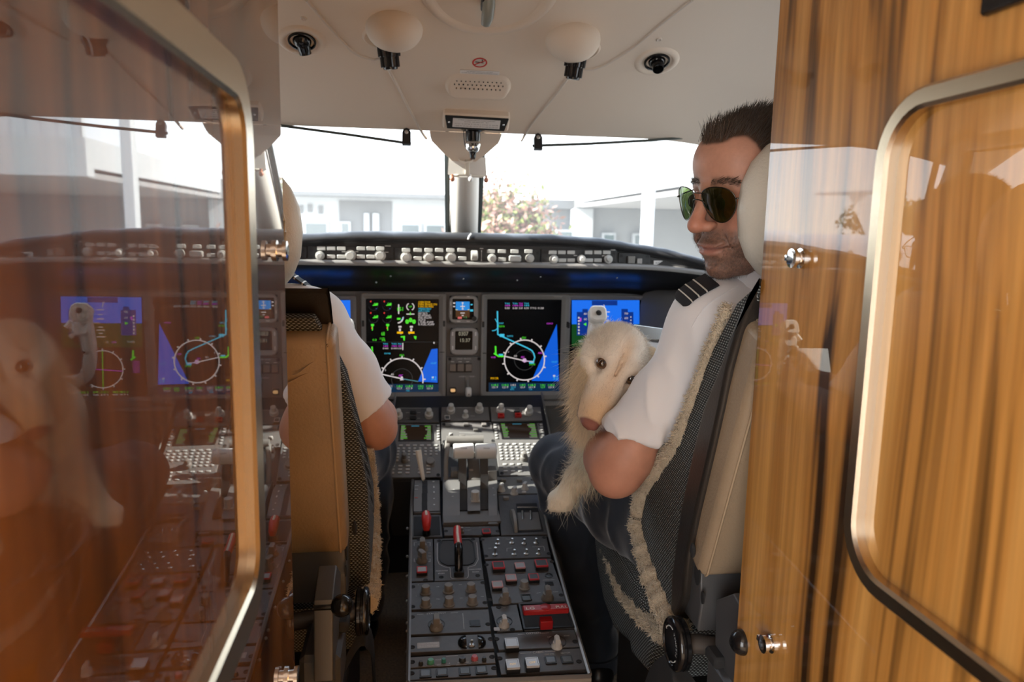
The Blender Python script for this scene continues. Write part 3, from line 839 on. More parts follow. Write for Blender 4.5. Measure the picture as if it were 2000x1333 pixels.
for x, w, a, bb in ((235, 66, G_, W_), (338, 66, G_, W_), (418, 52, W_, C_), (512, 52, G_, W_), (605, 72, G_, W_), (714, 48, G_, G_), (798, 64, G_, W_)):
    s.txt(x, 1087, '118.2', 19, a, w); s.txt(x, 1109, '121.9', 18, bb, w*.85)
s.txt(410, 1130, 'ATC', 15, C_, 40); s.txt(592, 1130, 'TCAS', 14, C_, 34)
obj('symbols', s.b, SYM, t, smooth=False)
# --- primary flight displays, outboard
def pfd(label, x0, x1, s0, s1, rose):
    t, fr, h = display(label, x0, 576, x1, 781, s0, 586, s1, 766)
    cw = (s1-s0)/(1247-1116.)
    s = Sym(fr, lambda x, y: (s0+(x-1005)/5.128*cw, 540+y/5.128), h)
    sky, dk, gr = (.012, .15, .80), (.004, .03, .22), (.006, .055, .012)
    s.rect(1005, 238, 1680, 478, sky); s.rect(1005, 478, 1680, 700, gr)
    s.rect(1205, 242, 1460, 290, dk, 1); s.rect(1055, 355, 1185, 590, dk, 1); s.rect(1110, 325, 1165, 356, dk, 1); s.rect(1500, 325, 1565, 356, dk, 1); s.rect(1500, 356, 1620, 590, dk, 1)
    for x, y, bd, w in ((1140, 375, '80', 28), (1140, 428, '60', 28), (1548, 372, '700', 36), (1548, 418, '600', 36), (1100, 650, '1013', 56), (1248, 654, '031', 38), (1300, 654, '2', 14)):
        s.txt(x, y, bd, 20, W_ if bd != '031' else Mg, w)
    for k in range(6): s.rect(1068, 405+k*31, 1082, 422+k*31, W_, 2); s.rect(1590, 400+k*32, 1600, 412+k*32, W_, 2)
    s.rect(1084, 415, 1100, 450, Mg, 2); s.poly([(1120, 478), (1150, 462), (1150, 495)], G_, 2)
    for y, w in ((355, 60), (400, 36), (440, 60), (515, 36), (542, 70), (572, 36), (604, 70)): s.rect(1355-w/2, y-4, 1355+w/2, y+4, W_, 2)
    s.rect(1500, 474, 1360, 480, (.6, .45, .3), 2); s.line([(1325, 285), (1340, 330)], 8, W_, 2)
    s.rect(1005, 700, 1680, 1160, (.006, .006, .008))
    s.line([(1085, 730), (1088, 800)], 15, G_); s.line([(1070, 790), (1105, 815)], 15, G_)
    for k in range(6): s.txt(1062, 835+k*19, 'VOR1', 14, Mg, 58)
    cx, cy, r = 1345, 900, 170
    s.arc(cx, cy, r, 0, 360, 8, W_, n=60)
    for a in range(0, 360, 30): s.line([(cx+r*cos(radians(a)), cy-r*sin(radians(a))), (cx+(r+18)*cos(radians(a)), cy-(r+18)*sin(radians(a)))], 9, W_)
    s.line([(cx-r, cy+20), (cx+r, cy-10)], 7, Mg); s.line([(cx, cy-r), (cx, cy+r)], 6, G_)
    s.txt(1345, 1110, '118.20  121.90  1200', 18, G_, 420); s.txt(1345, 1135, '119.30  122.80  2000', 16, W_, 420)
    obj('symbols', s.b, SYM, t, smooth=False)
pfd('outboard right flight display with blue sky over dark green ground', 1107, 1259, 1116, 1247, 0)
pfd('outboard left flight display partly hidden behind the pilot in the left seat', 544, 698, 557, 686, 0)

# --- standby attitude indicator and clock
def standby(label, cat, x0, y0, x1, y1, s0, t0, s1, t1):
    u0, v1 = PF.at(x0, y0); u1, v0 = PF.at(x1, y1); fr = Frame(PF.W((u0+u1)/2, (v0+v1)/2), PF.x, PF.y)
    t = thing('standby_instrument', label, cat, fr.M(), 'standby instruments in the centre column')
    D = .012; w, h = u1-u0, v1-v0
    o = rrect(0, 0, w, h, .018, 2); a0, b1 = fr.at(s0, t0, D); a1, b0 = fr.at(s1, t1, D)
    i = rrect((a0+a1)/2, (b0+b1)/2, a1-a0, b1-b0, .003, 2)
    b = MB(); n = len(o); o2 = inset(np.array(o), .0025)
    vs = [(p[0], p[1], z) for q, z in ((o, 0), (o, D-.002), (o2, D), (i, D), (i, D-.006)) for p in q]
    b.add(vs, [(r*n+k, r*n+(k+1) % n, (r+1)*n+(k+1) % n, (r+1)*n+k) for r in range(4) for k in range(n)])
    obj('bezel', b, bezel_l, t, ang=30)
    b = MB(); b.box(((a0+a1)/2, (b0+b1)/2, D-.008), (a1-a0+.002, b1-b0+.002, .004)); obj('screen', b, BLK, t)
    b = MB()
    for sx in (-1, 1):
        for sy in (-1, 1): b.ell((sx*(w/2-.005), sy*(h/2-.005), .004), (.004, .004, .003), 8, 6)
    obj('corner_screw', b, black, t)
    return t, fr, D-.0058
t, fr, h = standby('small square standby attitude screen, blue over brown', 'flight instrument', 877, 577, 933, 631, 883.5, 584, 925.5, 625)
s = Sym(fr, c55, h)
s.rect(1282, 252, 1420, 338, (.02, .22, .62)); s.rect(1282, 338, 1420, 410, (.07, .03, .012)); s.rect(1302, 402, 1342, 424, (.6, .12, .12)); s.txt(1375, 410, '12', 18, (.05, .3, .1), 30)
for y, w in ((265, 20), (300, 46), (325, 20), (366, 44), (390, 20)): s.rect(1350-w/2, y-4, 1350+w/2, y+4, W_, 2)
s.line([(1350, 258), (1350, 330)], 7, W_, 2); s.rect(1255, 260, 1275, 274, W_); s.rect(1430, 276, 1450, 288, C_); s.rect(1255, 296, 1275, 306, W_); s.rect(1280, 330, 1300, 336, (.6, .6, .2), 2); s.rect(1400, 330, 1420, 336, (.6, .6, .2), 2); s.rect(1425, 330, 1455, 350, C_)
obj('symbols', s.b, SYM, t, smooth=False)
u, v = fr.at(*c55(1462, 416)); b = MB(); b.cyl((u, v, .012), (u, v, .024), .0075, n=14, ch=.001); obj('adjust_knob', b, black, t)
b = MB()
for x, y, w, hh in ((1405, 200, .008, .003), (1230, 270, .0025, .012), (1230, 360, .0025, .010), (1310, 447, .010, .003), (1405, 447, .010, .003)):
    u, v = fr.at(*c55(x, y)); b.box((u, v, .0123), (w, hh, .0006))
obj('key', b, label_w, t)
t, fr, h = standby('square digital clock below the standby attitude screen', 'clock', 879, 640, 933, 692.5, 889, 647, 923, 684)
s = Sym(fr, c55, h); s.txt(1358, 575, '0307', 40, (.30, .27, .20), 96); s.txt(1372, 640, '15:37', 34, (.30, .27, .20), 100)
obj('symbols', s.b, SYM, t, smooth=False)
b = MB()
for x in (1248, 1478):
    for y in (572, 712):
        u, v = fr.at(*c55(x, y)); b.box((u, v, .0125), (.0048, .0125, .003), .001)
obj('key', b, label_w, t)
# --- landing gear panel
u0, v1 = PF.at(872, 697); u1, v0 = PF.at(940, 779); fr = Frame(PF.W((u0+u1)/2, (v0+v1)/2), PF.x, PF.y)
t = thing('landing_gear_control', 'grey panel with three lamp keys and a white wheel shaped gear lever', 'control panel', fr.M())
b = MB(); b.box((0, 0, .002), (u1-u0, v1-v0, .012), .001); obj('faceplate', b, cockpit_g, t)
lampb = mat('lamp_cap_brown', (.20, .165, .14), .4)
for x in (1250, 1328, 1408):
    u, v = fr.at(*c55(x, 906)); b = MB(); b.box((u, v, .012), (.0205, .0235, .012), .0015); obj('lamp_key', b, lampb, t)
b = MB(); u, v = fr.at(*c55(1330, 912)); b.box((u, v, .009), (.068, .028, .004)); obj('lamp_frame', b, black, t)
b = MB(); u, v = fr.at(*c55(1362, 823)); text_mb(b, 'GND PROX', .0045, T(u, v, .0083), width=.044)
u, v = fr.at(*c55(1392, 1000)); text_mb(b, '- LANDING GEAR -', .0045, T(u, v, .0083), width=.055)
for x in (1250, 1325, 1400): u, v = fr.at(*c55(x, 852)); b.box((u, v, .0083), (.010, .002, .0004))
obj('lettering', b, ltr_w, t)
u, v = fr.at(*c55(1252, 1135)); b = MB(); b.box((u, v, .0095), (.019, .019, .004), .0008); obj('lamp_frame', b, black, t)
b = MB(); b.prism(rrect(u, v, .015, .010, .004), .011, .0145); obj('amber_key', b, mat('lamp_cap_amber', (.75, .45, .2), .4, emit=.35), t)
u, v = fr.at(*c55(1395, 1040)); u2, v2 = fr.at(*c55(1403, 1140)); b = MB()
b.tube([(u, v, .008), (u, v-.006, .022), (u2, v2, .030)], [.004, .004, .005], 10); b.box((u, v, .009), (.012, .030, .003), .001); obj('lever_arm', b, knob_g, t)
b = MB(); b.cyl((u2-.0085, v2, .030), (u2+.0085, v2, .030), .0155, n=22, ch=.003); b.ell((u2, v2, .0), (1e-5, 1e-5, 1e-5), 4, 3)
o_ = obj('wheel_grip', b, white_m, t); o_.scale = (1, 1, 1)
b = MB(); b.cyl((u2, v2-.004, .0435), (u2, v2-.004, .0465), .0018, n=8); obj('grip_screw', b, black, t)
for sx in (-1, 1):
    for sy in (-1, 1): link('dzus_fastener', DZUS, t, T(sx*((u1-u0)/2-.010), sy*((v1-v0)/2-.006), .008))
# --- plaque on the lower lip
p = PY(1002, 787, YP-.02); t = thing('warning_plaque', 'long white plaque with two red text lines under the displays', 'sign', Frame(p, (1, 0, 0), (0, .25, 1)).M())
b = MB(); b.prism(rrect(0, 0, .167, .021, .002), -.003, .001); obj('plate', b, label_w, t)
b = MB(); text_mb(b, 'DO NOT OPERATE IN ICING UNLESS COWL ANTI-ICE ON', .0042, T(0, .0042, .0013), width=.14); text_mb(b, 'SEE LIMITATIONS IN FLIGHT MANUAL BEFORE USE', .0042, T(0, -.0042, .0013), width=.14); obj('lettering', b, ltr_r, t)
# ------------------------------------------------------------------ centre pedestal
RP = Frame((0, 1.97, .572), (1, 0, 0), (0, 1, .10))            # aft deck
CP = Frame((0, 1.97, .572), (1, 0, 0), (0, 1, .70))            # forward sloping deck
q1 = lambda x, y: (740+x/5.553, 760+y/5.553)
q2 = lambda x, y: (760+x/5.0, 960+y/5.0)
q3 = lambda x, y: (760+x/4.762, 1120+y/4.762)
plate_m = mat('deck_panel_grey', (0.082, 0.082, 0.084), .42, bump=.06, bscale=1200, var=.12, vscale=60)
plate_f = mat('deck_panel_grey_light', (0.155, 0.15, 0.145), .5, bump=.05, bscale=900)
ped_m = mat('pedestal_black', (0.022, 0.022, 0.023), .5)
rail_m = mat('pedestal_edge_metal', (0.30, 0.285, 0.265), .38, .7)
ped = thing('center_pedestal', 'dark centre pedestal between the seats with metal edge rails', 'pedestal')
OUT_L = [(797, 1333), (800, 1180), (803, 1003), (806, 938)]
OUT_R = [(1152, 1318), (1108, 1170), (1074, 1050), (1050, 938)]
uvL = [RP.at(*p) for p in OUT_L]; uvR = [RP.at(*p) for p in OUT_R]
b = MB()                                                         # side skirts, front to rear
for uv, sg in ((uvL, -1), (uvR, 1)):
    top = [RP.W(u, v, -.004) for u, v in uv]; bot = [np.array((p[0]-.004*sg, p[1], ZF)) for p in top]
    b.sheet([top, bot] if sg < 0 else [bot, top])
a_, c_ = RP.W(*uvL[0], -.004), RP.W(*uvR[0], -.004)
b.sheet([[a_, c_], [(a_[0]+.004, a_[1]+.02, ZF), (c_[0]-.004, c_[1]+.02, ZF)]])
b.add([RP.W(u, v, -.03) for u, v in uvL+uvR[::-1]], [list(range(8))])
obj('housing', b, ped_m, ped)
b = MB()
for uv in (uvL, uvR): b.tube([RP.W(u, v, -.001) for u, v in uv], .0042, 6)
obj('edge_rail', b, rail_m, ped)
b = MB(); b.tube([RP.W(uvL[0][0], uvL[0][1]-.006, -.002), RP.W(uvR[0][0], uvR[0][1]-.006, -.002)], .008, 6, flat=.8); obj('rear_rail', b, rail_m, ped)
b = MB(); b.ell((0, 0, 0), (.0035, .0035, .0035), 8, 6); ss_me = mesh_of('side_screw', b, steel)
for py in (1018, 1072, 1110, 1158, 1200, 1215, 1255, 1300):
    u, v = RP.at(799, py); link('side_screw', ss_me, ped, T(*RP.W(u-.004, v, -.02)))
# forward wide housing that carries the keyboards
cl, cr_ = CP.at(748, 936), CP.at(1092, 934); dl, dr = CP.at(771, 792), CP.at(1063, 790)
b = MB(); vm = dl[1]+.045
P_ = [CP.W(cl[0], 0, -.011), CP.W(cr_[0], 0, -.011), CP.W(dr[0], vm, -.011), CP.W(dl[0], vm, -.011)]
Q_ = [np.array((p[0]*.9, p[1]+.02, p[2]-.12)) for p in P_]
Q_[2][1] = 2.262; Q_[3][1] = 2.262; Q_[0][2] = .40; Q_[1][2] = .40; Q_[2][2] = .45; Q_[3][2] = .45
b.add(P_+Q_, [(0, 1, 2, 3), (7, 6, 5, 4), (0, 4, 5, 1), (1, 5, 6, 2), (2, 6, 7, 3), (3, 7, 4, 0)])
b.box((-.02, 2.1, .28), (.30, .30, .36))
obj('forward_housing', b, ped_m, ped)
b = MB(); b.tube([CP.W(cr_[0]-.002, .0, 0), CP.W(dr[0]-.002, vm, 0)], .003, 6); b.tube([CP.W(cl[0]+.002, .0, 0), CP.W(dl[0]+.002, vm, 0)], .003, 6); obj('edge_rail', b, rail_m, ped)

DZ2 = (lambda b: (b.lathe([(0, 0), (.0052, 0), (.0052, .0005), (.0038, .0007), (.0030, .0002), (0, .0002)], 12), mesh_of('dzus_fastener', b, blackm))[1])(MB())
class Panel:
    """one deck panel cut as a quad given by photo pixels on a deck plane"""
    def __init__(s, label, quad, base=RP, m=None, dz=True, cat='control panel', name='control_unit', th=.007, shrink=.0009):
        q = np.array([base.at(*p) for p in quad]); c = q.mean(0)
        s.fr = Frame(base.W(*c), base.x, base.y); s.t = thing(name, label, cat, s.fr.M(), 'panels of the centre pedestal')
        l = q-c; ar = sum(l[i][0]*l[(i+1) % len(l)][1]-l[(i+1) % len(l)][0]*l[i][1] for i in range(len(l)))
        if ar < 0: l = l[::-1]
        s.l = inset(l, shrink); b = MB(); b.prism(s.l, -.001-th, 0, ch=.0006); obj('faceplate', b, m or plate_m, s.t)
        if dz:
            for p in (quad if dz is True else dz):
                u, v = s.fr.at(*p)
                if dz is True: u -= .0085*np.sign(u); v -= .0085*np.sign(v)
                link('dzus_fastener', DZ2, s.t, T(u, v, .0001))
    def put(s, name, me, px, py, hv=0.0, rot=0.0, label=None):
        u, v = s.fr.at(px, py, hv); o = link(name, me, s.t, T(u, v, 0) @ RZ(rot))
        if label: o['label'] = label
        return o
    def uv(s, px, py, h=0.0): return s.fr.at(px, py, h)
    def lines(s, segs, w=.0007, m=None):
        b = MB()
        for a, c in segs:
            p = np.array(s.uv(*a)); q = np.array(s.uv(*c)); d = q-p; L = np.linalg.norm(d); nn = np.array((-d[1], d[0]))/L*w/2
            b.add([(*(p+nn), .0002), (*(p-nn), .0002), (*(q-nn), .0002), (*(q+nn), .0002)], [(0, 1, 2, 3)])
        return obj('marking_line', b, m or ltr_w, s.t)
    def text(s, items, m=None):
        b = MB()
        for px, py, body, h, w in items:
            u, v = s.uv(px, py); text_mb(b, body, h, T(u, v, .0003), width=w)
        return obj('lettering', b, m or ltr_w, s.t)
KD = {'six': knob_me('knob', .0090, .0165, knob_g), 'bar': knob_me('pointer_knob', .0105, .026, knob_g, 'bar'),
      'bars': knob_me('pointer_knob', .0085, .020, knob_l, 'bar'), 'tall': knob_me('knob', .0125, .030, knob_l, 'tall'), 'tallg': knob_me('knob', .0105, .032, knob_g, 'tall'),
      'flat': knob_me('knob', .012, .012, knob_g)}
def lampkey_me(name, w, h, d, frame, cap):
    b = MB(); b.box((0, 0, d*.32), (w+.0035, h+.0035, d*.64), .0006); me = mesh_of(name+'_base', b, black)
    return me
def lamp_key(P, px, py, w, d, frame, cap, hv=None, name='lamp_key', txt=None, label=None):
    """lamp push key: dark socket, coloured rim, clear cap"""
    hv = d if hv is None else hv
    u, v = P.uv(px, py, hv); b = MB(); b.box((0, 0, d*.35), (w+.004, w+.004, d*.7), .0008)
    o = obj(name, b, black, P.t, T(u, v, 0))
    b = MB(); b.ring(rrect(0, 0, w+.0028, w+.0028, .001, 1), rrect(0, 0, w-.0012, w-.0012, .0006, 1), d*.5, d); obj('rim', b, frame, o)
    b = MB(); b.box((0, 0, d*.72), (w-.001, w-.001, d*.5), .0006); obj('cap', b, cap, o)
    if txt:
        b = MB(); text_mb(b, txt, w*.26, T(0, -w*.12, d*.975), width=w*.55); obj('lettering', b, txt_amber, o)
    if label: o['label'] = label
    return o
txt_amber = mat('amber_lettering', (.75, .5, .15), .5, emit=.25)
def toggle_me(h, r):
    b = MB(); b.lathe([(0, 0), (.0062, 0), (.0062, .0022), (.0045, .003), (.0036, .0036), (0, .0036)], 12)
    b.lathe([(0, .002), (r*.55, .002), (r*.7, h*.6), (r, h*.82), (r*.9, h*.97), (0, h)], 12, RX(radians(14)))
    return mesh_of('toggle_switch', b, steel)
TG, TGL = toggle_me(.015, .0026), toggle_me(.022, .0034)
red_rim = mat('lamp_rim_red', (.55, .04, .05), .35); rose_rim = mat('lamp_rim_rose', (.60, .30, .30), .35)
# ---- aft deck panels, left column
P = Panel('flap lever panel with a curved top at the front left of the pedestal', [(807, 1002), (809, 938), (859, 938), (861, 1003)], dz=False, m=plate_f, name='flap_control')
b = MB(); rows = []
for px0, px1, py, h in ((808, 859, 1000, .002), (808, 859, 982, .008), (809, 859, 965, .016), (809, 859, 950, .018), (810, 858, 940, .012)):
    u0, v = P.uv(px0, py, h); u1, _ = P.uv(px1, py, h); rows.append([(u0, v, h), (u1, v, h)])
b.sheet(rows[::-1]); b.sheet([[(r[0][0], r[0][1], 0), r[0]] for r in rows]); b.sheet([[r[1], (r[1][0], r[1][1], 0)] for r in rows])
obj('curved_cover', b, plate_f, P.t)
b = MB()
for r0, r1 in zip(rows, rows[1:]):
    cx = (r0[0][0]*.58+r0[1][0]*.42); w = .007
    b.quad((cx-w, r0[0][1], r0[0][2]+.0006), (cx+w, r0[0][1], r0[0][2]+.0006), (cx+w, r1[0][1], r1[0][2]+.0006), (cx-w, r1[0][1], r1[0][2]+.0006))
obj('slot', b, blackm, P.t)
u, v = P.uv(827, 942, .012); u2, v2 = P.uv(817, 880, .095)
b = MB(); b.tube([(u, v, .006), (u, v, .02), (u+(u2-u)*.5, v+(v2-v)*.5, .052), (u2, v2, .095)], [.0045, .0055, .0075, .0095], 8, flat=.6); obj('flap_lever', b, cream_m, P.t, label='ivory flap lever')
b = MB()
for x, y, w, h in ((410, 1060, .009, .002), (405, 1100, .009, .002), (592, 1015, .005, .005), (596, 1075, .003, .010), (598, 1130, .003, .010), (598, 1175, .003, .004), (600, 1240, .004, .004)):
    u, v = P.uv(*q1(x, y), .016); b.box((u, v, .0185 if y < 1150 else .012), (w, h, .0008))
obj('lettering', b, ltr_w, P.t)
b = MB(); u, v = P.uv(*q1(405, 1183), .012); b.box((u, v, .0125), (.008, .003, .0008)); obj('red_mark', b, ltr_r, P.t)
P.text([(*q1(520, 1300), 'GRAVITY', .004, .024)])

P = Panel('throttle quadrant with two wide thrust lever grips and twin dark slots', [(864, 1026), (864, 938), (969, 936), (975, 1024)], dz=[(889, 1022), (969, 1019)], m=plate_f, name='throttle_quadrant')
b = MB(); rows = []
PROF = [(1024, .003), (1008, .006), (1000, .012), (985, .019), (965, .023), (945, .023), (932, .016)]
def qrow(x0, x1, lift=0.0):
    out = []
    for py, h in PROF:
        if py > 1002 and lift: continue
        u0, v = P.uv(x0, py, h); u1, _ = P.uv(x1, py, h); out.append(((u0, v, h+lift), (u1, v, h+lift)))
    return out
for x0, x1, lift in ((865, 898, 0), (913, 938, .0015), (954, 971, 0)):
    rw = qrow(x0, x1, lift); b.sheet([list(r) for r in rw[::-1]])
    b.sheet([[(r[0][0], r[0][1], -.002), r[0]] for r in rw]); b.sheet([[r[1], (r[1][0], r[1][1], -.002)] for r in rw])
obj('curved_cover', b, plate_f, P.t)
b = MB(); u0, v0 = P.uv(866, 1024, .003); u1, v1 = P.uv(974, 1000, .003); b.box(((u0+u1)/2, (v0+v1)/2, .003), (u1-u0, abs(v1-v0), .006), .001); obj('apron', b, plate_f, P.t)
b = MB(); u0, v0 = P.uv(898, 999, .0); u1, v1 = P.uv(955, 935, .0); b.box(((u0+u1)/2, (v0+v1)/2, .001), (u1-u0, abs(v1-v0), .003)); obj('slot_floor', b, mat('slot_brown', (.035, .028, .024), .6), P.t)
for xa, xb in ((884.5, 926), (928, 970)):
    u0, v = P.uv(xa, 882, .092); u1, _ = P.uv(xb, 882, .092)
    b = MB(); b.cyl((u0+.0008, v, .092), (u1-.0008, v, .092), .0205, n=26, ch=.0025); g_ = obj('thrust_grip', b, white_m, P.t, label='pale cylindrical thrust lever grip')
    b = MB(); text_mb(b, 'TO/GA', .004, T((u0+u1)/2, v-.0155, .092+.0140) @ RX(radians(42)), width=.017); obj('lettering', b, ltr_k, g_)
    xm = (896+912)/2 if xa < 900 else (939+955)/2
    um, vm_ = P.uv(xm, 952, .01); b = MB()
    b.add([(um-.0105, vm_, .0), (um+.0105, vm_, .0), (um+.0105, v-.006, .085), (um-.0105, v-.006, .085), (um-.0105, vm_+.02, .0), (um+.0105, vm_+.02, .0), (um+.0105, v+.012, .085), (um-.0105, v+.012, .085)],
          [(0, 1, 2, 3), (7, 6, 5, 4), (1, 5, 6, 2), (4, 0, 3, 7), (3, 2, 6, 7)])
    obj('thrust_lever_arm', b, black, P.t)
ua, va = P.uv(872, 862, .105); ub, _ = P.uv(944, 860, .105)
b = MB(); b.tube([(ua, va, .108), (ub, va, .108)], .0115, 12, up=(0, 1, 0), flat=.8); o_ = obj('reverse_bar', b, knob_g, P.t, label='grey bar ahead of the thrust grips')
um, vm_ = P.uv(871, 940, .015); b = MB(); b.tube([(um, vm_, .012), (um+.001, (vm_+va)/2, .06), (ua+.004, va, .105)], [.0065, .006, .008], 8, flat=.7); obj('reverse_arm', b, knob_g, P.t)
b = MB(); uk, vk = P.uv(867, 871, .09); b.ell((uk, vk, .09), (.005, .011, .012), 14, 10); obj('side_button', b, black, P.t)
u0, v0 = P.uv(914, 898, .06); u1, v1 = P.uv(938, 940, .02)
b = MB(); b.add([(u0, v1, 0), (u1, v1, 0), (u1, v1+.004, .024), (u0, v1+.004, .024), (u0, v0, .066), (u1, v0, .066), (u0, v0+.03, .066), (u1, v0+.03, .066), (u0, v0+.03, 0), (u1, v0+.03, 0)],
      [(0, 1, 2, 3), (3, 2, 5, 4), (4, 5, 7, 6), (6, 7, 9, 8), (0, 3, 4, 6, 8), (1, 9, 7, 5, 2)]); obj('center_block', b, plate_f, P.t)
b = MB(); b.box((u0+.005, v0+.002, .070), (.013, .010, .010), .001); b.box((u1-.006, v0+.006, .072), (.018, .008, .012), .001); b.tube([(u0+.012, v0+.012, .07), (u0+.013, v0+.020, .092)], .0035, 8); obj('latch_block', b, knob_l, P.t)
u, v = P.uv(920, 921, .045); b = MB(); b.box((u, v, .049), (.011, .004, .006), .0006); obj('lamp_key', b, lampb, P.t)
for px in (886, ):
    u, v = P.uv(889, 921, .03); b = MB(); b.box((u, v, .012), (.024, .030, .05), .001); obj('side_block', b, plate_f, P.t); b = MB(); b.box((u+.002, v-.0135, .033), (.010, .005, .006), .0006); obj('lamp_key', b, lampb, P.t)
b = MB(); u0, v0 = P.uv(955, 938, .02); b.box((u0+.009, v0+.014, .022), (.024, .034, .05), .001); obj('side_block', b, plate_f, P.t)
u, v = P.uv(928, 985, .012); b = MB(); b.box((u, v, .010), (.021, .019, .016), .001); b_ = obj('friction_base', b, black, P.t)
b = MB(); b.box((u, v+.002, .021), (.022, .021, .006), .001); pts = []
for k in range(20): q = .0105*(1 if k % 2 else .93); pts.append((u+q*cos(2*pi*k/20), v+.001+q*sin(2*pi*k/20)))
b.prism(pts, .022, .047, ch=.001); obj('friction_knob', b, knob_l, P.t, label='tall pale fluted knob')
for px, py in ((908, 1000), (950, 998)): o_ = P.put('toggle_switch', TGL, px, py, .016); o_.matrix_local = o_.matrix_local @ T(0, 0, .006)
b = MB()
for x, y in ((812, 1105), (1240, 1090), (800, 1180), (1250, 1165)):
    u, v = P.uv(*q1(x, y), .02); b.box((u, v, .0235), (.005, .0012, .0005))
obj('lettering', b, ltr_w, P.t)

P = Panel('small pale panel of pointer knobs beside the throttle quadrant', [(972, 966), (968, 932), (1046, 930), (1054, 964)], dz=[(976, 962), (975, 940), (1040, 938)], m=plate_f)
for x, y in ((1330, 1060), (1470, 1095), (1585, 1045)): P.put('pointer_knob', KD['bars'], *q1(x, y), .012, rot=-.5)
b = MB(); b.box((0, 0, .004), (.014, .010, .008), .001); kk = mesh_of('square_key', b, knob_g)
for x, y in ((1350, 985), (1525, 985), (1378, 1180)): P.put('square_key', kk, *q1(x, y), .006)
b = MB(); b.box((0, 0, .003), (.012, .007, .006), .002); P.put('rocker_key', mesh_of('rocker_key', b, knob_l), *q1(1575, 1115), .005)

P = Panel('trim wheel panel with a half disc wheel and an open slot', [(978, 1046), (972, 968), (1055, 966), (1073, 1044)], dz=False)
u, v = P.uv(1003, 1015, .01); u2, v2 = P.uv(999, 968, .03)
b = MB(); pts = [(v + .048*cos(a), .028*sin(a)) for a in np.linspace(0, pi, 20)]
b.add([(u-.0035, p, h) for p, h in pts]+[(u+.0035, p, h) for p, h in pts], [list(range(20)), list(range(39, 19, -1))]+[(k, 20+k, 21+k, k+1) for k in range(19)]); obj('trim_wheel', b, knob_g, P.t)
b = MB(); ql = [P.uv(*p) for p in ((1011, 1041), (1008, 985), (1048, 984), (1062, 1039))]; b.prism(ql, .0003, .0012); obj('slot_well', b, blackm, P.t)
b = MB(); ql = [P.uv(*p) for p in ((1013, 1038), (1010, 1004), (1051, 1003), (1057, 1036))]; b.prism(ql, .001, .003); obj('slot_cover', b, plate_f, P.t)
b = MB()
for px in (1021, 1037):
    a, c = P.uv(px, 1018), P.uv(px-1, 1004); b.tube([(*a, .003), ((a[0]+c[0])/2, (a[1]+c[1])/2, .008), (*c, .007)], .0025, 8)
a, c = P.uv(1010, 996), P.uv(1050, 996); b.tube([(*a, .006), (*c, .006)], .0016, 6); obj('slot_rollers', b, steel, P.t)

P = Panel('recessed red and white striped release handle in a dark pocket', [(803, 1051), (804, 1006), (861, 1006), (865, 1049)], dz=False, name='emergency_release')
b = MB(); ql = [P.uv(*p) for p in ((808, 1048), (808, 1010), (858, 1010), (860, 1046))]; b.prism(ql, .0002, .0010); obj('pocket', b, blackm, P.t)
u, v = P.uv(833, 1042, .006); u2, v2 = P.uv(832, 1010, .030)
b = MB(); b.tube([(u, v, .001), (u, v+.002, .013)], .010, 10); obj('handle_base', b, blackg, P.t)
b = MB(); b.tube([(u, v+.001, .010), (u, v+.004, .020), (u, (v+v2)/2+.004, .034), (u2, v2, .036), (u2, v2+.006, .030)], [.006, .0095, .0115, .0105, .006], 12, up=(1, 0, 0)); o_ = obj('pull_handle', b, red_m, P.t, label='red pull handle with pale stripe')
b = MB(); b.tube([(u, v+.003, .0275), (u, (v+v2)/2+.003, .0445), (u2, v2-.002, .0455)], .0028, 6); obj('stripe', b, cream_m, o_)

P = Panel('narrow strip panel with a guarded switch and one red rimmed key', [(867, 1047), (866, 1030), (973, 1028), (977, 1045)], dz=[(871, 1038), (972, 1038)])
lamp_key(P, 950, 1037, .0165, .010, red_rim, key_dark)
b = MB(); b.box((0, 0, .003), (.010, .008, .006), .001); b.tube([(0, 0, .004), (0, -.004, .016)], .0028, 8); P.put('guarded_switch', mesh_of('guarded_switch', b, knob_g), 902, 1037, .006)
P.lines([((908, 1031), (918, 1031)), ((908, 1036), (920, 1036)), ((935, 1030), (955, 1030))])

P = Panel('narrow left panel with two pointer knobs and a red rimmed key', [(802, 1137), (803, 1054), (846, 1053), (847, 1135)], dz=[(818, 1055), (831, 1134)])
P.put('pointer_knob', KD['bar'], 825, 1063, .014, label=None); P.put('pointer_knob', KD['bar'], 824, 1086, .014, rot=.5)
lamp_key(P, 824, 1112, .019, .010, red_rim, key_clear)
P.lines([((809, 1067), (809, 1060)), ((809, 1060), (814, 1060)), ((834, 1060), (840, 1060)), ((840, 1060), (840, 1067)), ((809, 1092), (809, 1098)), ((809, 1098), (840, 1098)), ((840, 1098), (840, 1092)), ((836, 1081), (842, 1081)), ((836, 1087), (842, 1087))])

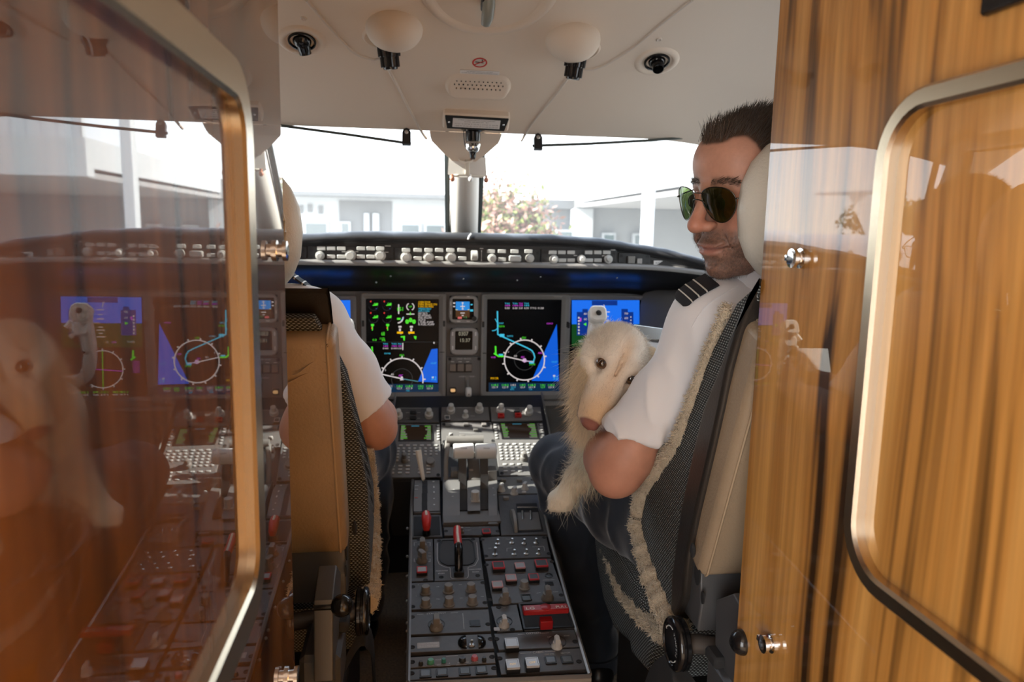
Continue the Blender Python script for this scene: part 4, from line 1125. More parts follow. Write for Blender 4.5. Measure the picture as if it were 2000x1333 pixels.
P = Panel('parking brake panel with a red and cream striped lever in a well', [(848, 1136), (847, 1053), (936, 1050), (946, 1133)], dz=[(858, 1057), (924, 1054), (862, 1128), (933, 1125)], name='parking_brake')
well = [P.uv(*p) for p in ((862, 1100), (858, 1092), (858, 1064), (863, 1057), (918, 1055), (925, 1062), (929, 1092), (924, 1101), (914, 1105), (874, 1106))]
b = MB(); b.prism(well[::-1] if 0 else well, .0002, .0008); obj('well_floor', b, mat('well_brown', (.03, .024, .02), .5), P.t)
b = MB(); b.ring(inset(np.array(well), -.0022), inset(np.array(well), .001), 0, .0022); obj('well_rim', b, black, P.t)
P.lines([((854, 1062), (854, 1094)), ((854, 1094), (858, 1103)), ((858, 1103), (868, 1108)), ((868, 1108), (879, 1110)), ((879, 1110), (880, 1128)), ((880, 1128), (883, 1131)), ((883, 1131), (912, 1130)), ((912, 1130), (915, 1126)), ((915, 1126), (914, 1109)), ((914, 1109), (928, 1105)), ((928, 1105), (934, 1094)), ((934, 1094), (931, 1060))], .0009)
P.text([(863, 1116, 'PARK/EMER', .0042, .026), (862, 1121, 'BRAKE', .0042, .014), (928, 1113, 'PARK/EMER', .0042, .026), (929, 1118, 'BRAKE', .0042, .014)])
u, v = P.uv(896, 1120, .003); ut, vt = P.uv(893, 1033, .058)
b = MB(); b.box((u, v, .005), (.0215, .020, .010), .001); obj('lever_foot', b, black, P.t)
um, vmm = P.uv(895, 1068, .046)
b = MB(); b.tube([(u, v+.002, .008), (u, v+.007, .030), (um, vmm-.012, .046), (um, vmm, .050)], [.0085, .0095, .0095, .0088], 12, up=(1, 0, 0)); obj('brake_lever', b, blackg, P.t)
b = MB(); b.tube([(um, vmm-.001, .050), (um-.0005, (vmm+vt)/2, .056), (ut, vt, .058), (ut, vt+.006, .056)], [.0088, .0088, .0088, .006], 12, up=(1, 0, 0)); g_ = obj('brake_grip', b, red_m, P.t, label='red grip with a cream stripe')
b = MB(); b.tube([(um, vmm-.003, .0572), (um-.0005, (vmm+vt)/2-.001, .0632), (ut, vt-.003, .0652)], .0027, 6); obj('stripe', b, cream_m, g_)

P = Panel('six knob panel, two rows of three grey knobs', [(801, 1192), (802, 1139), (946, 1133), (954, 1187)], dz=[(806, 1147), (806, 1186), (943, 1139), (947, 1178)])
for x, y in ((340, 122), (553, 108), (762, 100), (340, 240), (558, 226), (775, 215)): P.put('knob', KD['six'], *q3(x, y), .016)
P.lines([((816, 1143), (818, 1143)), ((852, 1147), (858, 1147)), ((896, 1143), (902, 1143)), ((852, 1171), (859, 1171)), ((898, 1169), (904, 1169)), ((939, 1166), (945, 1166)), ((812, 1165), (814, 1165))])

P = Panel('panel with one pointer knob left of a small dark square key', [(800, 1241), (801, 1196), (955, 1190), (960, 1234)], dz=[(805, 1206), (953, 1220)])
P.put('pointer_knob', KD['bar'], *q3(440, 425), .020)
b = MB(); b.lathe([(.0150, 0), (.0162, 0), (.0162, .0012), (.0150, .0012)], 24); P.put('knob_skirt', mesh_of('knob_skirt', b, black), *q3(440, 480))
b = MB(); b.ring(rrect(0, 0, .021, .019, .001, 1), rrect(0, 0, .016, .014, .001, 1), 0, .0015); b.box((0, 0, .001), (.016, .014, .002), .0005); P.put('square_key', mesh_of('square_key', b, black), *q3(797, 468), .001)
P.lines([(q3(685, 375), q3(697, 520)), (q3(260, 385), q3(320, 383)), (q3(570, 372), q3(640, 368))])
P.text([(*q3(440, 377), 'STALL TEST', .0036, .038)])

P = Panel('panel with two black half domes and a small white caution label', [(799, 1276), (800, 1245), (960, 1238), (966, 1268)], dz=[(805, 1265), (958, 1249)])
for x, sx in ((680, -1), (860, 1)):
    b = MB(); vs = []; fs = []
    N, M_ = 14, 8
    for i in range(N+1):
        a = pi/2+pi*i/N if sx < 0 else -pi/2+pi*i/N
        for j in range(M_+1):
            e_ = pi/2*j/M_; r = .0155*cos(e_); vs.append((r*cos(a), r*1.1*sin(a), .011*sin(e_)))
    fs = [(i*(M_+1)+j, (i+1)*(M_+1)+j, (i+1)*(M_+1)+j+1, i*(M_+1)+j+1) for i in range(N) for j in range(M_)]
    fs.append([j for j in range(M_+1)]+[N*(M_+1)+j for j in range(M_, -1, -1)])
    b.add(vs, fs); P.put('half_dome', mesh_of('half_dome', b, blackg, 60), *q3(x+(36 if sx < 0 else -36), 640), .002)
P.put('toggle_switch', TG, *q3(768, 640), .008)
b = MB(); b.prism(rrect(0, 0, .040, .016, .001, 1), 0, .0004); o_ = P.put('caution_label', mesh_of('caution_label', b, mat('label_silver', (.40, .40, .40), .4)), *q3(365, 672))
b = MB(); text_mb(b, 'CABIN ALTITUDE', .0035, T(0, .0035, .0006), width=.033); text_mb(b, 'SELECT PRIOR USE', .0035, T(0, -.0030, .0006), width=.035); obj('lettering', b, ltr_w, o_)

P = Panel('recorder strip with green and red test buttons at the pedestal foot', [(797, 1306), (798, 1284), (966, 1274), (969, 1296)], dz=[(805, 1294), (961, 1284)], m=mat('deck_panel_brown', (.115, .105, .095), .45))
for x, y, c, nm in ((387, 812, (.10, .38, .24), 'green button'), (508, 805, (.05, .26, .22), 'teal button'), (795, 780, (.55, .12, .14), 'red button'), (682, 795, (.03, .03, .03), None), (884, 792, (.03, .03, .03), None), (295, 830, (.03, .03, .03), None)):
    b = MB(); r = .0058 if x in (387, 795, 682) else .0038; b.lathe([(0, 0), (r*1.1, 0), (r*1.1, .003), (r*.8, .007), (0, .0075)], 14); mm = mat('button_cap', c, .35)
    P.put('push_button', mesh_of('push_button', b, mm), *q3(x, y), .005, label=nm)
P.lines([(q3(530, 775), q3(640, 770)), (q3(345, 850), q3(345, 862)), (q3(345, 862), q3(420, 858)), (q3(490, 852), q3(562, 846)), (q3(562, 846), q3(562, 835))])
P.text([(*q3(455, 855), 'TEST', .0034, .010), (*q3(455, 808), 'HOLD', .003, .010), (*q3(690, 834), 'HDST/JACK', .0034, .020), (*q3(795, 830), 'ERASE', .0034, .013)])
P = Panel('lowest left panel with four dark square keys in a row', [(797, 1330), (797, 1308), (969, 1298), (972, 1320)], dz=[(804, 1316), (965, 1306)])
b = MB(); b.ring(rrect(0, 0, .0205, .0195, .001, 1), rrect(0, 0, .0165, .0155, .001, 1), 0, .0022); kf = mesh_of('key_frame', b, black)
b = MB(); b.box((0, 0, .0015), (.0165, .0155, .003), .0008); kc = mesh_of('square_key', b, key_dark)
for x, y in ((338, 928), (492, 918), (703, 905), (858, 895)):
    P.put('square_key', kc, *q3(x, y), .003); P.put('key_frame', kf, *q3(x, y), .003)
P.lines([(q3(455, 868), q3(570, 860)), (q3(625, 858), q3(720, 852))])

# ---- aft deck, right column
P = Panel('toggle switch panel with eight bat switches', [(946, 1093), (939, 1049), (1068, 1047), (1076, 1089)], dz=[(942, 1055), (949, 1087), (1063, 1051), (1072, 1082)])
for x, y in ((1060, 478), (1200, 470), (1318, 475), (1435, 470), (1222, 580), (1340, 575), (1460, 575)): P.put('toggle_switch', TG, *q2(x, y), .010)
P.put('toggle_switch', TGL, *q2(1035, 565), .014)
P.lines([(q2(1150, 560), q2(1150, 590)), (q2(1150, 560), q2(1200, 555)), (q2(1400, 545), q2(1510, 540)), (q2(1510, 540), q2(1520, 585)), (q2(970, 560), q2(1000, 558)), (q2(1060, 450), q2(1090, 448)), (q2(1140, 470), q2(1180, 468))])
P = Panel('warning lamp panel with red and rose rimmed square keys and grey knobs', [(962, 1181), (947, 1096), (1077, 1091), (1107, 1175)], dz=[(950, 1104), (957, 1172), (1078, 1098), (1096, 1163)], name='warning_lamp_unit')
for x, y, w, rim, cap, hv in ((1068, 715, .023, red_rim, key_dark, .012), (1278, 720, .0185, rose_rim, key_clear, .010), (1487, 695, .024, red_rim, key_dark, .012), (1190, 838, .0195, rose_rim, key_clear, .010), (1412, 830, .0185, red_rim, key_dark, .010), (1058, 905, .0195, rose_rim, key_clear, .010)):
    lamp_key(P, *q2(x, y), w, hv, rim, cap)
P.put('knob', KD['six'], *q2(1322, 885), .014)
for x, y in ((1135, 990), (1550, 965)): P.put('pointer_knob', KD['bar'], *q2(x, y), .020)
b = MB(); b.lathe([(0, 0), (.009, 0), (.009, .001), (.0055, .0015), (.0050, .0005), (0, .0005)], 16); P.put('jack_socket', mesh_of('jack_socket', b, black), *q2(1560, 825))
b = MB(); b.box((0, 0, .0005), (.017, .013, .001)); P.put('dark_window', mesh_of('dark_window', b, blackm), *q2(1565, 905))
P.put('key_frame', kf, *q3(1277, 230)); P.put('square_key', kc, *q3(1277, 230), .003)
P.lines([(q2(1240, 795), q2(1330, 795)), (q2(1500, 870), q2(1615, 866)), (q2(1280, 998), q2(1380, 996)), (q2(1440, 998), q2(1480, 990)), (q2(1600, 985), q2(1650, 985))])
P = Panel('small panel with a single pointer knob beside the red handle', [(971, 1235), (958, 1185), (1010, 1181), (1022, 1232)], dz=[(974, 1187), (1001, 1231)])
P.put('pointer_knob', KD['bars'], *q3(1072, 405), .020); b = MB(); b.lathe([(.0140, 0), (.0155, 0), (.0155, .0012), (.0140, .0012)], 24); P.put('knob_skirt', mesh_of('knob_skirt', b, black), *q3(1072, 450))
b = MB(); b.prism(rrect(0, 0, .011, .010, .001, 1), 0, .0004); P.put('paper_label', mesh_of('paper_label', b, mat('label_silver', (.45, .45, .46), .5)), *q3(1002, 522))
P.lines([(q3(1060, 325), q3(1085, 324)), (q3(1040, 528), q3(1110, 525)), (q3(1040, 538), q3(1110, 535))])
P = Panel('red T shaped emergency gear handle marked LG PULL in a dark recess', [(1024, 1232), (1012, 1181), (1104, 1177), (1122, 1228)], dz=False, name='gear_release')
b = MB(); ql = np.array([P.uv(*p) for p in ((1025, 1230), (1015, 1183), (1103, 1179), (1119, 1226))]); b.prism(ql, .0002, .001); obj('recess', b, blackm, P.t)
b = MB(); b.ring(inset(ql, -.001), inset(ql, .0025), 0, .003); obj('recess_rim', b, black, P.t)
ul, vl = P.uv(1021, 1193, .035); ur, vr = P.uv(1110, 1189, .035); uc = (ul+ur)/2
b = MB(); b.box((uc, vl, .0345), (ur-ul, .020, .011), .002); uk, vk = P.uv(1065, 1226, .004); b.box((uc, (vl+vk)/2-.004, .012), (.024, abs(vl-vk)+.006, .018), .001); b.lathe([(0, .039), (.0100, .039), (.0105, .0405), (.009, .0415), (0, .0415)], 20, T(uc, vl, 0))
h_ = obj('gear_handle', b, redd_m, P.t, label='dark red T handle')
b = MB()
for body, du, w in (('LG', -.030, .016), ('PULL', .030, .022)): text_mb(b, body, .0075, T(uc+du, vl-.0025, .0403), width=w)
obj('lettering', b, cream_m, h_)
P = Panel('oxygen panel with one clear square key and a pointer knob', [(973, 1271), (964, 1238), (1122, 1230), (1133, 1264)], dz=[(970, 1249), (1123, 1254)])
lamp_key(P, *q3(1140, 640), .021, .014, key_clear, key_clear); P.put('pointer_knob', KD['bars'], *q3(1565, 590), .022); b = MB(); b.lathe([(.0150, 0), (.0165, 0), (.0165, .0012), (.0150, .0012)], 24); P.put('knob_skirt', mesh_of('knob_skirt', b, black), *q3(1565, 640))
P.text([(*q3(1342, 562), 'OXYGEN', .0052, .027), (*q3(1490, 597), 'OFF', .003, .008), (*q3(1650, 585), 'ON', .003, .010)]); P.lines([(q3(1195, 574), q3(1262, 570)), (q3(1412, 562), q3(1485, 557))])
P = Panel('cabin sign panel with two lit OFF keys and two dark keys', [(978, 1319), (969, 1275), (1136, 1266), (1146, 1308)], dz=[(976, 1287), (1131, 1293)])
for x, y in ((1150, 838), (1332, 822)): lamp_key(P, *q3(x, y), .020, .014, key_clear, key_clear, txt='OFF')
for x, y in ((1502, 803), (1655, 797)): P.put('square_key', kc, *q3(x, y), .003); P.put('key_frame', kf, *q3(x, y), .003)
P.text([(*q3(1385, 740), 'CABIN', .0052, .019), (*q3(1490, 757), 'CAB LTS', .0034, .017), (*q3(1640, 745), 'BELT LTS', .0034, .017)]); P.lines([(q3(1218, 750), q3(1325, 743)), (q3(1445, 735), q3(1550, 728))])

# ---- forward deck: keyboards and small panels
cdu_scr = emis('keyboard_screen', (1, 1, 1), .22, attr=True)
KEYS = key_me('key', .0075, .0060, .003, key_l, .001); KEYW = key_me('key', .0115, .0058, .003, key_l, .001); KEYL = key_me('key', .0165, .0060, .003, key_l, .001)
def cdu(label, quad, scr, right):
    P = Panel(label, quad, CP, m=plate_f, name='keyboard_unit', cat='keyboard', dz=True)
    sq = [P.uv(*p) for p in scr]
    b = MB(); b.prism(inset(np.array(sq), -.003), .0, .0022); obj('screen_frame', b, black, P.t)
    b = MB(); b.cur = (.035, .018, .008); b.add([(u, v, .0024) for u, v in sq], [(0, 1, 2, 3)])
    a, c, d, e_ = [np.array(p) for p in sq]
    for r in range(6):
        for s0, s1 in ((.03, .25), (.72, .97)):
            for k in range(2):
                f = (r+.25+.4*k)/6; L = rnd.uniform(.4, .95)*(s1-s0); col = (.15, .5, .06) if k == 0 else (.30, .28, .25)
                x0 = s0 if s0 < .5 else s1-L
                def q(x, y): return (1-y)*((1-x)*d+x*c)*0 + ((1-x)*(d*(1-y)+a*y)+x*(c*(1-y)+e_*y))*0 + ((a*(1-x)+c*0+np.array(sq[1])*x)*(1-y)+(np.array(sq[3])*(1-x)+np.array(sq[2])*x)*y)
                b.cur = col; b.add([(*q(x0, 1-f-.05), .0027), (*q(x0+L, 1-f-.05), .0027), (*q(x0+L, 1-f+.05), .0027), (*q(x0, 1-f+.05), .0027)], [(0, 1, 2, 3)])
    b.cur = (.08, .35, .5); b.add([(*q(.35, .94), .0028), (*q(.6, .94), .0028), (*q(.6, 1.0), .0028), (*q(.35, 1.0), .0028)], [(0, 1, 2, 3)])
    obj('screen', b, cdu_scr, P.t, smooth=False)
    l = np.array([P.uv(*p) for p in quad]); bl, br, tr, tl = l[0], l[1], l[2], l[3]
    def g(x, y): return ((bl*(1-x)+br*x)*(1-y)+(tl*(1-x)+tr*x)*y)
    n = 0
    def k_(me, x, y):
        u, v = g(x, y); link('key', me, P.t, T(u, v, 0))
    for r in range(6):
        for x in (.045, .955): k_(KEYS, x, .955-r*.053)
    for c_ in range(7): k_(KEYW, .10+c_*.134, .575)
    for r in range(5):
        for c_ in range(9 if r < 3 else 4): k_(KEYS, .09+c_*.103, .52-r*.055)
    for r in range(3):
        for c_ in range(3): k_(KEYW, .13+c_*.135, .20-r*.06)
    for r in range(3):
        for c_ in range(2): k_(KEYW, .62+c_*.15, .20-r*.06)
    u, v = g(.33 if not right else .50, .30); link('cursor_knob', KD['tallg'], P.t, T(u, v, 0))
    if not right: u, v = g(.80, .26); link('knob', KD['flat'], P.t, T(u, v, 0))
    return P
cdu('left keyboard unit with brown screen beside the pilot elbow', [(750, 934), (862, 933), (860, 828), (765, 828)], [(780, 861), (844, 861), (843, 833), (782, 833)], False)
cdu('right keyboard unit with sunlit keys beside the trousered knee', [(975, 930), (1080, 929), (1060, 826), (962, 826)], [(982, 857), (1052, 857), (1046, 829), (976, 829)], True)
P = Panel('forward left dark panel with two pale knobs and black square switches', [(764, 826), (858, 826), (857, 796), (771, 796)], CP, m=plate_m, dz=False)
for x, y in ((212, 270), (543, 262)): P.put('knob', KD['tall'], *q1(x, y), .014)
b = MB(); b.box((0, 0, .003), (.018, .012, .006), .001); kb = mesh_of('square_switch', b, black)
for x, y in ((372, 255), (372, 312)): P.put('square_switch', kb, *q1(x, y), .004)
P.lines([(q1(215, 210), q1(525, 210)), (q1(295, 258), q1(330, 258)), (q1(415, 255), q1(450, 255)), (q1(295, 322), q1(330, 322)), (q1(415, 320), q1(450, 320))])
P = Panel('forward centre panel with two pale knobs and a round lever switch', [(861, 822), (957, 822), (954, 795), (862, 795)], CP, m=plate_f, dz=False)
for x, y in ((782, 210), (1090, 205)): P.put('knob', KD['tall'], *q1(x, y), .014)
b = MB(); b.lathe([(0, 0), (.010, 0), (.010, .003), (.006, .005), (.005, .016), (.0065, .018), (.0065, .024), (0, .025)], 16); P.put('lever_switch', mesh_of('lever_switch', b, knob_l), *q1(940, 270), .012)
lamp_key(P, *q1(742, 308), .013, .006, knob_l, key_dark)
P.lines([(q1(845, 205), q1(1010, 203)), (q1(990, 295), q1(1040, 295))])
P = Panel('forward right panel with two red framed guards and pale knobs', [(960, 824), (1060, 822), (1056, 795), (957, 795)], CP, m=plate_f, dz=False)
for x, y in ((1325, 208), (1632, 225)): P.put('knob', KD['tall'], *q1(x, y), .016)
for x, y in ((1325, 290), (1512, 285)):
    b = MB(); b.ring(rrect(0, 0, .019, .014, .001, 1), rrect(0, 0, .011, .007, .001, 1), 0, .008); b.box((0, 0, .001), (.012, .008, .002)); P.put('red_guard', mesh_of('red_guard', b, red_m), *q1(x, y), .005)
P.put('square_switch', kb, *q1(1495, 232), .004)
P = Panel('middle sunlit panel with small square keys ahead of the thrust levers', [(862, 868), (969, 866), (960, 825), (861, 825)], CP, m=plate_f, dz=True)
for x, y in ((748, 392), (945, 388), (1140, 388), (1050, 440)): P.put('square_key', kk, *q1(x, y), .004)
b = MB(); b.box((0, 0, .007), (.012, .006, .014), .002); P.put('lever_tab', mesh_of('lever_tab', b, knob_l), *q1(783, 490), .010)
b = MB(); b.box((0, 0, .005), (.016, .005, .010), .001)
for x, y in ((905, 510), (1035, 520)): P.put('guard_bar', mesh_of('guard_bar', b, knob_g), *q1(x, y), .006)
P.lines([(q1(780, 350), q1(900, 345)), (q1(870, 475), q1(1040, 480))])
# ------------------------------------------------------------------ side consoles and footwell
for sg, nm, lb in ((-1, 'wall_console_left', 'grey side ledge below the left side window'), (1, 'wall_console_right', 'grey side ledge below the right side window')):
    X = lambda v: XC+sg*v
    b = MB(); rows = []
    for y in np.linspace(.95, 2.26, 12):
        k = max(0, (y-1.75)/.5); xi = .77-.19*min(1, k)**1.2
        zt = 1.075
        rows.append([(X(xi+.02), y, ZF), (X(xi), y, .60), (X(xi-.005), y, zt-.05), (X(xi), y, zt-.018), (X(xi+.02), y, zt), (X(xi+.06), y, zt+.006), (X(.93), y, zt+.03)])
    b.sheet(rows); struct(obj(nm, b, mat('ledge_grey', (.20, .19, .18), .6, bump=.06, bscale=400), ang=40), lb)
b = MB(); b.box((XC, 2.40, .42), (1.9, .02, .72)); b.box((XC, 2.36, .695), (1.5, .10, .02)); b.box((XC-.84, 2.29, .6), (.28, .02, 1.0)); b.box((XC+.84, 2.29, .6), (.28, .02, 1.0))
struct(obj('wall_footwell', b, blackm), 'dark footwell bulkhead under the instrument panel')

# ------------------------------------------------------------------ value noise for cloth and fur
_G = np.random.default_rng(3).random((32, 32, 32)).astype(np.float32)
def vnoise(P, s):
    Q = np.asarray(P)*s; i = np.floor(Q).astype(int); f = Q-i; f = f*f*(3-2*f); r = 0
    for dx in (0, 1):
        for dy in (0, 1):
            for dz in (0, 1):
                w = (f[:, 0] if dx else 1-f[:, 0])*(f[:, 1] if dy else 1-f[:, 1])*(f[:, 2] if dz else 1-f[:, 2])
                r = r + w*_G[(i[:, 0]+dx) % 32, (i[:, 1]+dy) % 32, (i[:, 2]+dz) % 32]
    return r

# ------------------------------------------------------------------ strands: hair, fur, wool
def strands(name, roots, dirs, length, width, mat_, parent, segs=4, curl=0.0, droop=0.0, cols=None, normals=None, seed=1):
    """one mesh of tapering flat-sided strands; roots, dirs (n,3), length, width scalars or arrays"""
    rg = np.random.default_rng(seed); n = len(roots); L = np.broadcast_to(length, n); W = np.broadcast_to(width, n)
    d = dirs/np.linalg.norm(dirs, axis=1, keepdims=True); p = roots.copy(); pts = [p.copy()]
    j = rg.normal(size=(n, 3))
    for k in range(segs):
        d = d + curl*np.cross(d, j)*.5 + np.array((0, 0, -droop)); d /= np.linalg.norm(d, axis=1, keepdims=True)
        p = p + d*(L/segs)[:, None]; pts.append(p.copy())
    a = np.cross(d, rg.normal(size=(n, 3))); a /= np.linalg.norm(a, axis=1, keepdims=True)+1e-9; c = np.cross(d, a)
    V = []; 
    for k, q in enumerate(pts[:-1]):
        w = W*(1-.75*k/segs)
        for t in range(3):
            an = 2*pi*t/3; V.append(q+(a*cos(an)+c*sin(an))*w[:, None])
    V.append(pts[-1]); V = np.stack(V, 1); m = V.shape[1]               # n, m, 3
    base = []
    for k in range(segs-1):
        for t in range(3):
            t2 = (t+1) % 3; base.append((k*3+t, k*3+t2, (k+1)*3+t2)); base.append((k*3+t, (k+1)*3+t2, (k+1)*3+t))
    for t in range(3): base.append(((segs-1)*3+t, (segs-1)*3+(t+1) % 3, m-1))
    F = (np.array(base)[None]+(np.arange(n)*m)[:, None, None]).reshape(-1, 3)
    me = fast_mesh(name, V.reshape(-1, 3), F, mat_, None if cols is None else np.repeat(cols, m, 0))
    o = link(name, me, parent); o['kind'] = 'stuff'; return o
def fast_mesh(name, V, F, m, cols=None, smooth=True):
    V = np.asarray(V, np.float32); F = np.asarray(F, np.int32); k = F.shape[1]
    me = bpy.data.meshes.new(name); me.vertices.add(len(V)); me.vertices.foreach_set('co', V.ravel())
    me.loops.add(F.size); me.loops.foreach_set('vertex_index', F.ravel())
    me.polygons.add(len(F)); me.polygons.foreach_set('loop_start', np.arange(0, F.size, k, dtype=np.int32))
    me.update(calc_edges=True)
    if smooth: me.shade_smooth()
    if cols is not None:
        ca = me.color_attributes.new('Col', 'FLOAT_COLOR', 'POINT')
        ca.data.foreach_set('color', np.concatenate([cols, np.ones((len(V), 1))], 1).astype(np.float32).ravel())
    me.materials.append(m); return me

# ------------------------------------------------------------------ seats
leather = mat('cream_leather', (0.66, 0.61, 0.52), .45, bump=.5, bscale=260, bdist=.0015, var=.06, vscale=12)
tan_l = mat('tan_leather', (0.33, 0.24, 0.155), .5, bump=.5, bscale=240, bdist=.0015, var=.10, vscale=9)
tan_edge = mat('tan_leather_piping', (0.42, 0.31, 0.20), .45, bump=.3, bscale=240)
shell_m = mat('seat_shell_leather', (0.022, 0.019, 0.017), .38, bump=.35, bscale=300)
weave = weave_mat('knitted_mesh_grey', (0.36, 0.38, 0.37), (0.03, 0.03, 0.03), 900)
seat_metal = mat('seat_frame_grey', (0.085, 0.085, 0.088), .45, .3, bump=.08, bscale=700)
wool_m = mat('sheepskin', (0.62, 0.52, 0.38), .95, attr=False, var=.2, vscale=40, sheen=.5)
wool_base = mat('sheepskin_hide', (0.50, 0.42, 0.31), .95, bump=.8, bscale=220, bdist=.004)

def uv_tri(me):
    """box-projected UVs in metres"""
    uvl = me.uv_layers.new(name='UVMap'); co = np.zeros(len(me.vertices)*3); me.vertices.foreach_get('co', co); co = co.reshape(-1, 3)
    out = np.zeros((len(me.loops), 2))
    for p in me.polygons:
        n = p.normal; a = max(range(3), key=lambda i: abs(n[i]))
        ia = {0: (1, 2), 1: (0, 2), 2: (0, 1)}[a]
        for li in p.loop_indices:
            c = co[me.loops[li].vertex_index]; out[li] = (c[ia[0]], c[ia[1]])
    uvl.data.foreach_set('uv', out.ravel())
def slab(poly, x0, x1, rd, steps=4):
    """(Y,z) outline spread along X from x0 to x1 with rounded flanks"""
    P = np.array(poly); ar = sum(P[i-1][0]*P[i][1]-P[i][0]*P[i-1][1] for i in range(len(P)))
    if ar < 0: P = P[::-1]
    rings = []
    for k in range(steps+1):
        a = pi/2*k/steps; rings.append((x0+rd*(1-sin(a)), rd*(1-cos(a))))
    rings = [(x0+rd*(1-cos(pi/2*k/steps)), rd*(1-sin(pi/2*k/steps))) for k in range(steps+1)]
    rings += [(x1-(x-x0), d) for x, d in rings[::-1]]
    b = MB(); rows = [[(x, p[0], p[1]) for p in inset(P, d)] for x, d in rings]
    b.sheet(rows, closev=True); n = len(P)
    b.add(rows[0], [list(range(n))]); b.add(rows[-1], [list(range(n))[::-1]])
    return b
def smooth_poly(pts, n=6):
    P = [np.array(p, float) for p in pts]; N = len(P); out = []
    for i in range(N):
        a, b_, c, d = P[i-1], P[i], P[(i+1) % N], P[(i+2) % N]
        for k in range(n):
            t = k/n; out.append(0.5*((2*b_)+(c-a)*t+(2*a-5*b_+4*c-d)*t*t+(3*b_-a-3*c+d)*t**3))
    return out
def fur_on_tube(name, path, rad, count, length, parent, seed, m=None, hide=None, mapf=lambda p: p):
    pts = bez(path, 8); b = MB()
    rr = list(np.interp(np.linspace(0, 1, len(pts)), np.linspace(0, 1, len(rad)), rad))
    rg = np.random.default_rng(seed)
    rr = [r*(1+.16*sin(i*1.7)+.10*sin(i*.9+1)) for i, r in enumerate(rr)]
    b.tube([mapf(p) for p in pts], rr, 12)
    o = obj(name, b, hide or wool_base, parent, ang=80)
    P = np.array([mapf(p) for p in pts]); seg = rg.random(count)*(len(P)-1); i = seg.astype(int); f = (seg-i)[:, None]
    c = P[i]*(1-f)+P[i+1]*f; r = np.array(rr)[i]*(1-f[:, 0])+np.array(rr)[i+1]*f[:, 0]
    t = P[i+1]-P[i]; t /= np.linalg.norm(t, axis=1, keepdims=True)
    u = np.cross(t, rg.normal(size=(count, 3))); u /= np.linalg.norm(u, axis=1, keepdims=True)
    roots = c+u*(r*.93)[:, None]; d = u+.7*rg.normal(size=(count, 3))*.5+t*rg.normal(size=(count, 1))*.3
    strands(name+'_pile', roots, d, length*rg.uniform(.6, 1.2, count), .0009, m or wool_m, o, segs=3, curl=.9, seed=seed)
    return o
def XI(px, py, x=.25):
    p = PX(px, py, x); return (p[1], p[2])
